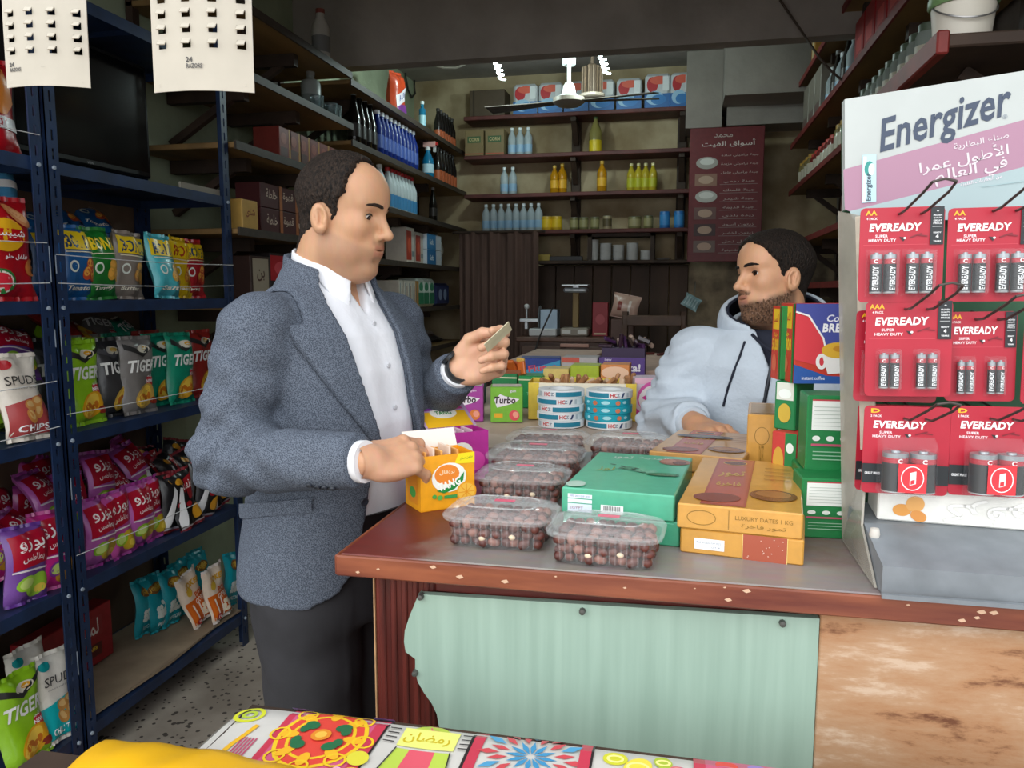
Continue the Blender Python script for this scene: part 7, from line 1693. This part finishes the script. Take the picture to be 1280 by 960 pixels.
# ---- jacket
tweed=fabric('jacket_weave','#343b47','#656d7a',520,bump=.3)
TJ=[(.80,-.03,.160,.192),(.90,-.028,.160,.194),(1.0,-.012,.156,.19),(1.10,.006,.152,.187),(1.2,.010,.150,.190),(1.3,.002,.143,.198),(1.37,-.006,.126,.196),(1.42,-.015,.100,.158),(1.46,-.017,.078,.098),(1.50,-.014,.0725,.075),(1.56,-.01,.07,.072)]
zR=[.84,.87,.89,.93,.97,1.04,1.10,1.16,1.23,1.30,1.37,1.43,1.48,1.55];yR=[-.19,-.15,-.115,-.088,-.078,-.073,-.07,-.058,-.075,-.092,-.098,-.096,-.08,-.075]
yL=[.19,.17,.15,.125,.11,.098,.085,.068,.05,.048,.052,.056,.066,.07]
def wrinkle(X,Y,Z,e,amp=1.0):
    r=np.sqrt((X-e[0])**2+(Y-e[1])**2+(Z-e[2])**2)
    return amp*(.005*np.exp(-(r/.10)**2)*np.sin((X*.75-Z*.55)*150+2*np.sin(Y*35))+.0035*np.exp(-(r/.18)**2)*np.sin((X*.4+Z)*90+1.5*np.sin(Y*28+X*20)))
def jack_outer(X,Y,Z):
    d=stack(X,Y,Z,TJ,0,2.15)
    for s,e,w in ((rs,re,rw),(ls,le,lw)):
        ln=np.linalg.norm(w-e);wend=e+(w-e)*(1-(.015 if w is rw else .01)/ln)
        arm=smin(s_cap(X,Y,Z,s+np.array((-.005,0,-.022)),e,.069,.0605),s_cap(X,Y,Z,e,wend,.0615,.046),.02)
        arm=arm+wrinkle(X,Y,Z,e)+wrinkle(X,Y,Z,s*.5+e*.5,.6)
        d=smin(d,arm,.016)
    d=smin(d,s_cap(X,Y,Z,(-.012,-.155,1.39),(-.012,.155,1.39),.056,.056),.03)
    d=d+.0022*noise3(X,Y,Z,34,.6)*sstep(1.4,1.2,Z)
    return d
def jacketf(X,Y,Z):
    d=jack_outer(X,Y,Z)
    inner=stack(X,Y,Z,TJ,-.011,2.15)
    d=smax(d,-inner,.004)
    hem=(.862+.0*X+.05*sstep(.06,.15,X)**2)-Z
    d=smax(d,hem,.006)
    top=Z-(1.497-.30*X);d=smax(d,top,.005)
    yr=np.interp(Z,zR,yR);yl=np.interp(Z,zR,yL)
    cut=smax(smax(yr-Y,Y-yl,.004),.0-X+(.03*(Z<1.44)),.004)
    # sleeves crossing in front stay whole
    arm=None
    for s,e,w in ((rs,re,rw),(ls,le,lw)):
        ln=np.linalg.norm(w-e);wend=e+(w-e)*(1-.03/ln);q=s_cap(X,Y,Z,e,wend,.064,.052);arm=q if arm is None else np.minimum(arm,q)
    cut=np.maximum(cut,-arm)
    d=smax(d,-cut,.003)
    for e,w in ((re,rw),(le,lw)):      # square sleeve ends, hollow round the cuff
        u=(w-e)/np.linalg.norm(w-e);pl=(X-w[0])*u[0]+(Y-w[1])*u[1]+(Z-w[2])*u[2]
        near=np.sqrt((X-w[0])**2+(Y-w[1])**2+(Z-w[2])**2)
        d=np.where(near<.12,smax(d,pl+(.008 if w is rw else .006),.004),d)
    return d
sdf_part('jacket',jacketf,(-.26,-.37,.83),(.34,.34,1.56),.0052,tweed,man)
lapelm=tweed
def lapelf(sgn):
    def f(X,Y,Z):
        o=stack(X,Y,Z,TJ,0,2.15);o=smin(o,s_cap(X,Y,Z,(-.012,-.155,1.39),(-.012,.155,1.39),.056,.056),.03)
        sh=np.abs(o-.006)-.0055
        edge=np.interp(Z,zR,yR) if sgn<0 else np.interp(Z,zR,yL)
        wd=np.interp(Z,[1.13,1.16,1.25,1.36,1.392,1.394,1.41,1.50],[0,.008,.045,.078,.082,.052,.048,.03])
        dy=(edge-Y) if sgn<0 else (Y-edge)
        reg=np.maximum(dy-wd,-dy-.004)
        front=(.0-X)-.06*sstep(1.40,1.47,Z)
        reg=np.maximum(np.maximum(reg,front),np.maximum(1.13-Z,Z-(1.50-.30*X)))
        return smax(sh,reg,.003)
    return f
for s in (-1,1): sdf_part('lapel',lapelf(s),(-.1,-.22 if s<0 else .0,1.1),(.19,.0 if s<0 else .22,1.52),.004,lapelm,man)
# collar of the jacket round the back of the neck
def jcol(X,Y,Z):
    o=stack(X,Y,Z,TJ,0,2.15);o=smin(o,s_cap(X,Y,Z,(-.012,-.155,1.39),(-.012,.155,1.39),.056,.056),.03)
    return smax(smax(np.abs(o-.004)-.005,np.maximum(np.maximum(Z-(1.502-.30*X),(1.452-.1*X)-Z),np.abs(Y)-.095),.003),X-.03,.003)
sdf_part('jacket_collar',jcol,(-.14,-.16,1.4),(.06,.16,1.57),.004,lapelm,man)
btn=M('#2a2f38',.35)
def on_jacket(x,y,d0=1.25):
    """walk along the view ray to the jacket surface; returns a local point"""
    r0=loc((0,0,CAMZ));q=loc(at(x,y,d=2.0));n=400
    t_=np.linspace(.5,.85,n);P=r0[None]+(q-r0)[None]*t_[:,None]
    D=jack_outer(P[:,0],P[:,1],P[:,2]);k=int(np.argmax(D<0)) if (D<0).any() else int(np.argmin(D));return P[k]
def surf_n(p):
    e=.004;g=[]
    for i in range(3):
        a=np.array(p,float);c=a.copy();a[i]+=e;c[i]-=e;g.append(float(jack_outer(a[0:1],a[1:2],a[2:3])[0]-jack_outer(c[0:1],c[1:2],c[2:3])[0]))
    g=Vector(g);return g.normalized()
def put_button(px,py,r,name):
    p=on_jacket(px,py);n=surf_n(p);b=MB();b.T=Matrix.Translation(Vector(p)+n*.0005)@n.to_track_quat('Z','Y').to_matrix().to_4x4();b.lathe([(r,-.002),(r,.002),(r*.8,.0032),(r*.55,.0024),(0,.0024)],14,btn);b.build(name,man,40)
for (x,y) in ((387,606),(397,608),(406,609),(416,610)): put_button(x,y,.0055,'sleeve_button')
put_button(455,627,.0085,'jacket_button')
def strip_on(name,pix,width_px,mat,lift=.003):
    """patch of cloth lying on the jacket, given as rows of photo pixels"""
    b=MB();vs=[]
    for (x,y) in pix:
        p=on_jacket(x,y);n=surf_n(p);vs.append(tuple(Vector(p)+n*lift))
    return vs
# pocket flap
N=9;top_=[(305+ (390-305)*k/N,622-1.5*math.sin(k/N*3)+ (626-622)*k/N) for k in range(N+1)]
top_=[(304+86*k/N,630-9*k/N+0) for k in range(N+1)]
rows=[[(x,y+r*6.0) for x,y in top_] for r in range(4)]
b=MB();vs=[]
for r,rw_ in enumerate(rows):
    for (x,y) in rw_:
        p=on_jacket(x,y);n=surf_n(p);vs.append(tuple(Vector(p)+n*(.008 if r<3 else .006)))
vs2=[]
b.add(vs,[(r*(N+1)+k,(r+1)*(N+1)+k,(r+1)*(N+1)+k+1,r*(N+1)+k+1) for r in range(3) for k in range(N)],lapelm)
b.build('pocket_flap',man,60)
# ---- trousers, belt and shoes
black=M('#26262a',.8,var=.12,scale=26,bump=.2,bscale=18)
def trouf(X,Y,Z):
    d=smax(stack(X,Y,Z,TB,.004),Z-1.03,.004);d=smax(d,.80-Z,.02)
    for s in (-1,1):
        leg=smin(s_cap(X,Y,Z,(-.012,s*.082,.86),(.012,s*.09,.48),.108,.082),s_cap(X,Y,Z,(.012,s*.09,.48),(-.01,s*.095,.1),.082,.066),.03)
        leg=leg-.004*np.exp(-((Y-s*.088)/.006)**2)*sstep(.0,.05,X)       # pressed crease
        d=smin(d,leg,.02)
    d=d+.0022*np.sin(Z*48+X*40+2*np.sin(Y*22))
    return smax(d,.05-Z,.004)
sdf_part('trousers',trouf,(-.19,-.22,.03),(.19,.22,1.05),.008,black,man)
b=MB();n=40;vs=[]
for z,o in ((1.0,.0),(1.0,.006),(1.032,.006),(1.032,.0)):
    for k in range(n):
        a=2*math.pi*k/n;vs.append((-.002+(.143+o)*math.cos(a),(.179+o)*math.sin(a),z))
b.add(vs,[(r*n+k,r*n+(k+1)%n,((r+1)%4)*n+(k+1)%n,((r+1)%4)*n+k) for r in range(4) for k in range(n)],M('#121214',.4));b.build('belt',man,40)
def shoef(s):
    def f(X,Y,Z):
        d=smin(s_ell(X,Y,Z,(.09,s*.1,.045),(.10,.045,.04)),s_ell(X,Y,Z,(-.03,s*.095,.055),(.06,.04,.055)),.03);return smax(d,-(Z-.001),.003)
    return f
for s in (-1,1): sdf_part('shoe',shoef(s),(-.12,s*.1-.07,-.01),(.22,s*.1+.07,.13),.006,M('#171414',.3),man)
# wristwatch
u=(lw-le)/np.linalg.norm(lw-le);c=lw+u*.012
b=MB();Rw=Vector(u).to_track_quat('Z','Y').to_matrix().to_4x4();b.T=Matrix.Translation(Vector(c))@Rw;b.lathe([(.0265,-.01),(.0295,-.01),(.0295,.01),(.0265,.01),(.0265,-.01)],22,M('#1e2022',.4),cap=False);w_=b.build('watch_strap',man,50)
b=MB();b.T=Matrix.Translation(Vector(c))@Rw@Matrix.Rotation(2.2,4,'Z')@Matrix.Translation((.031,0,0))@Matrix.Rotation(PX,4,'Y');b.lathe([(.017,-.004),(.018,.002),(.016,.004),(0,.004)],18,M('#3a3e42',.25,metal=.6));b.build('watch_case',w_,40)
# card held between thumb and finger
q0=at(613,430,d=1.455);q1=at(640,405,d=1.465)
t=thing('paper_card','small folded card pinched in the suited man\'s raised hand','card',q0)
ux=(q1-q0).normalized();uy=Vector((-.35,.25,.35)).cross(ux).normalized();uz=ux.cross(uy)
b=MB();b.T=Matrix((( *[ux.x,uy.x,uz.x],0),(*[ux.y,uy.y,uz.y],0),(*[ux.z,uy.z,uz.z],0),(0,0,0,1)));b.rbox(-.012,.052,-.015,.015,-.0008,.0008,.0004,M('#cfc7a8',.6,var=.1));b.build('card',t)
b2=MB();b2.T=b.T;b2.box(.0,.05,-.013,-.005,.0009,.0013,M('#8a9a84',.6));b2.build('print',t)
# ================= seller behind the counter
sphi=math.radians(-97);SO=Vector((.2385,2.101,0))
sel=thing('person','bearded man in pale blue hooded top leaning behind the counter','person',SO,(0,0,sphi))
Ws=Matrix.Translation(SO)@Matrix.Rotation(sphi,4,'Z');Wsi=Ws.inverted()
def sloc(v): return np.array(Wsi@Vector(v))
SB=[(.70,-.03,.125,.165),(.82,-.03,.13,.172),(.92,-.01,.13,.17),(1.02,.015,.13,.168),(1.10,.035,.128,.172),(1.2,.055,.122,.18),(1.27,.06,.106,.178),(1.32,.055,.085,.142),(1.36,.045,.066,.09),(1.40,.04,.06,.062),(1.46,.045,.058,.06)]
s_rs=np.array((.06,-.185,1.295));s_re=np.array((.125,-.245,1.12));s_rw=sloc(at(868,529,d=1.80))
s_ls=np.array((.06,.185,1.295));s_le=np.array((.07,.26,1.06));s_lw=np.array((.24,.17,1.11))
Hs=Matrix.Translation((.06,-.002,1.471))@Matrix.Rotation(math.radians(-55),4,'Z')@Matrix.Rotation(math.radians(-3),4,'Y')@Matrix.Rotation(math.radians(6),4,'X')@Matrix.Scale(.93,4)
Hsn=np.array(Hs)
Vh,Qh=surface_net(lambda X,Y,Z:smax(head_sdf(X,Y,Z,1.0,1.0,1.0,(0.,.0058)),-.15-Z,.004),(-.125,-.105,-.155),(.135,.105,.15),.0023)
SK2='#cf9c78'
Ch=head_tone(Vh,SK2,'#9c5e54',beard_c='#6e5140',cheek='#c88a68')
Vr,Qr,_=hand_mesh(((.25,.35,.2),(.25,.35,.2),(.25,.35,.2),(.3,.35,.2)),((.02,.03,-.01),(.05,.05,-.014),(.075,.06,-.02),(.098,.062,-.026)))
wr_w=Vector(at(868,529,d=1.80));Fr=np.array(Matrix.Rotation(-sphi,3,'Z'))@frame((.06,-.1,-.012),(-.05,-.1,1));Vr=Vr@Fr.T+s_rw
Vl,Ql,_=hand_mesh(((.25,.35,.2),)*4,((.02,.03,-.01),(.05,.05,-.014),(.075,.06,-.02),(.098,.062,-.026)),mirror=True)
Vl=Vl@frame((.9,-.3,-.05),(0,0,1)).T+s_lw
def bodyf2(X,Y,Z):
    d=smax(smax(stack(X,Y,Z,SB,-.012),Z-1.41,.01),.76-Z,.01)
    for a,e,w in ((s_rs,s_re,s_rw),(s_ls,s_le,s_lw)): d=smin(d,smin(s_cap(X,Y,Z,a,e,.05,.042),s_cap(X,Y,Z,e,w,.042,.027),.02),.03)
    for s in (-1,1): d=smin(d,smin(s_cap(X,Y,Z,(-.02,s*.085,.78),(.03,s*.09,.44),.085,.058),s_cap(X,Y,Z,(.03,s*.09,.44),(-.02,s*.095,.08),.055,.04),.02),.03)
    return d
Vb,Qb=surface_net(bodyf2,(-.3,-.36,.03),(.4,.36,1.44),.011)
V,Q,Cc=join([(xf(Vh,Hsn),Qh,Ch),(Vr,Qr,flat(Vr,'#c49270')),(Vl,Ql,flat(Vl,'#c49270')),(Vb,Qb,flat(Vb,SK2))])
me=np_mesh('body',V,Q,[skin_mat('skin_tan')]);tone_attr(me,Cc);link('body',me,sel)
for yc in (-.0315,.0315): make_eye(sel,Hs,yc,(0,.05,.1))
def sel_hair(X,Y,Z):
    zt=[-.085,-.07,-.05,-.032,-.018,-.006,.006,.02,.035,.05,.07,.085,.10,.15];xt=[-.11,-.085,-.066,-.045,-.028,.012,.022,.028,.034,.046,.062,.074,.082,.085]
    reg=(X-np.interp(Z,zt,xt)+.0015*np.sin(Z*160+1))*.8
    reg=smax(reg,-s_ell(X,np.abs(Y),Z,(-.002,.08,.0),(.022,.03,.034)),.004)
    return reg,.0025+.0075*sstep(.01,.08,Z)
hair_part('hair',Hs,sel_hair,.006,hair_mat('#2e241d','#0f0c0a'),sel)
lashes(sel,Hs,(0.,.0058),M('#1c120e',.6))
brow(sel,Hs,hair_mat('#1e1611','#120d0a'),0,1.15)
# short beard: a thin hairy layer over jaw and chin
def beardf(X,Y,Z):
    d=head_sdf(X,Y,Z,1.0,1.0,1.0,(0.,.0058));ya=np.abs(Y)
    line=(-.031-.33*np.clip(X-.005,0,.1))
    reg=Z-line
    reg=np.maximum(reg,-.006-X+.0*Z)                       # stops in front of the ear
    reg=np.maximum(reg,-(Z+.112))
    mouth=s_ell(X,ya,Z,(.095,.0,-.0485),(.03,.0245,.0135));reg=smax(reg,-mouth,.003)
    mous=np.maximum(np.abs(Z+.0338)-.0048,ya-.026);mous=np.maximum(mous,.075-X)
    reg=np.minimum(reg,mous)
    reg=smax(reg,-s_ell(X,ya,Z,(.062,.042,-.025),(.03,.03,.018)),.004)
    reg=reg+.0065*noise3(X,Y,Z,620,.9)+.003*noise3(X,Y,Z,300,.2)
    return smax(smax(d-.0004+.0022*noise3(X,Y,Z,700,2.0),-(d+.004),.002),reg,.003)
V,Q=surface_net(beardf,(-.03,-.09,-.125),(.125,.09,.01),.0021);link('beard',np_mesh('beard',xf(V,Hsn),Q,[hair_mat('#86644c','#48352a')]),sel)
# ---- hooded top
hoodm=M('#b6c1cc',.85,var=.05,scale=16,bump=.2,bscale=120)
navy=M('#161b2c',.85,var=.1,scale=30)
def hood_outer(X,Y,Z):
    d=stack(X,Y,Z,SB,.03,2.1)
    for s,e,w in ((s_rs,s_re,s_rw),(s_ls,s_le,s_lw)):
        ln=np.linalg.norm(w-e);we=e+(w-e)*(1-.02/ln)
        arm=smin(s_cap(X,Y,Z,s+np.array((0,0,-.015)),e,.082,.072),s_cap(X,Y,Z,e,we,.07,.05),.02)
        arm=arm+wrinkle(X,Y,Z,e,1.5)+wrinkle(X,Y,Z,(s+e)*.5,1.0)
        d=smin(d,arm,.02)
    d=smin(d,s_cap(X,Y,Z,(.05,-.14,1.285),(.05,.14,1.285),.062,.062),.03)
    return d+.0035*noise3(X,Y,Z,30,.3)
def hoodief(X,Y,Z):
    d=hood_outer(X,Y,Z);d=smax(d,-stack(X,Y,Z,SB,.012,2.1),.004)
    d=smax(d,Z-(1.385-.33*(X-.05)),.006);d=smax(d,.80-Z,.006)
    vee=np.maximum(np.maximum(np.abs(Y)-(Z-1.26)*.42,1.26-Z),.06-X);d=smax(d,-vee,.004)
    for e,w in ((s_re,s_rw),(s_le,s_lw)):
        u=(w-e)/np.linalg.norm(w-e);pl=(X-w[0])*u[0]+(Y-w[1])*u[1]+(Z-w[2])*u[2];near=np.sqrt((X-w[0])**2+(Y-w[1])**2+(Z-w[2])**2)
        d=np.where(near<.12,smax(d,pl+.015,.004),d)
    return d
sdf_part('hooded_top',hoodief,(-.24,-.38,.78),(.38,.38,1.45),.0055,hoodm,sel)
def hoodshell(off,th,front):
    def f(X,Y,Z):
        e=s_ell(X,Y,Z,(.012,0,1.372),(.128+off,.135+off,.1+off))
        e=smin(e,s_ell(X,Y,Z,(-.075,0,1.35),(.075+off,.115+off,.105+off)),.03)
        sh=np.abs(e)-th
        sh=smax(sh,Z-(1.432-.5*(X-.0)),.006)
        gap=np.maximum(np.abs(Y)-.018-.55*np.clip(Z-1.30,0,1),.05-X)
        return smax(sh,-gap,.004)
    return f
sdf_part('hood',hoodshell(0,.006,0),(-.18,-.16,1.24),(.17,.16,1.47),.005,hoodm,sel)
sdf_part('hood_lining',hoodshell(-.0075,.005,0),(-.18,-.16,1.24),(.17,.16,1.48),.005,navy,sel)
def shirt2(X,Y,Z): return smax(smax(stack(X,Y,Z,SB,.004),Z-(1.37-.25*(X-.05)),.004),.9-Z,.004)
sdf_part('undershirt',shirt2,(-.18,-.2,.86),(.24,.2,1.42),.008,navy,sel)
def on_hood(x,y):
    r0=sloc((0,0,CAMZ));q=sloc(at(x,y,d=2.5));t_=np.linspace(.55,.95,600);P=r0[None]+(q-r0)[None]*t_[:,None]
    D=hood_outer(P[:,0],P[:,1],P[:,2]);k=int(np.argmax(D<0)) if (D<0).any() else int(np.argmin(D));return P[k]-(q-r0)/np.linalg.norm(q-r0)*.003
for nm,pix,r,mat in (('piping',[(931,427),(925,445),(917,465),(910,485),(904,508)],.0032,navy),('zip',[(966,440),(964,458),(960,478),(956,500),(950,525)],.005,M('#22262e',.4,metal=.3)),('neck_trim',[(940,418),(948,426),(956,433),(966,440)],.004,navy)):
    pts=[tuple(on_hood(x,y)) for x,y in pix];b=MB();b.tube(pts,r,6,mat);b.build(nm,sel,60)
p=on_hood(967,443);b=MB();b.T=Matrix.Translation(p);b.rbox(-.004,.004,-.004,.004,-.014,.008,.001,M('#9a9a98',.3,metal=.8));b.build('zip_pull',sel)
for e,w in ((s_re,s_rw),(s_le,s_lw)):
    u=(w-e)/np.linalg.norm(w-e);b=MB();b.tube([tuple(w-u*.045),tuple(w-u*.012),tuple(w-u*.006)],[.047,.041,.036],18,hoodm);b.build('cuff',sel,50)
dtr=M('#2a2c34',.85,var=.15,scale=20)
def trou2(X,Y,Z):
    d=smax(smax(stack(X,Y,Z,SB,.004),Z-.9,.004),.74-Z,.02)
    for s in (-1,1): d=smin(d,smin(s_cap(X,Y,Z,(-.02,s*.082,.78),(.03,s*.09,.44),.105,.08),s_cap(X,Y,Z,(.03,s*.09,.44),(-.02,s*.095,.1),.08,.066),.03),.02)
    return smax(d,.05-Z,.004)
sdf_part('trousers',trou2,(-.2,-.22,.03),(.2,.22,.93),.012,dtr,sel)
for s in (-1,1): sdf_part('shoe',shoef(s),(-.12,s*.1-.07,-.01),(.22,s*.1+.07,.13),.007,M('#241f1d',.4),sel)
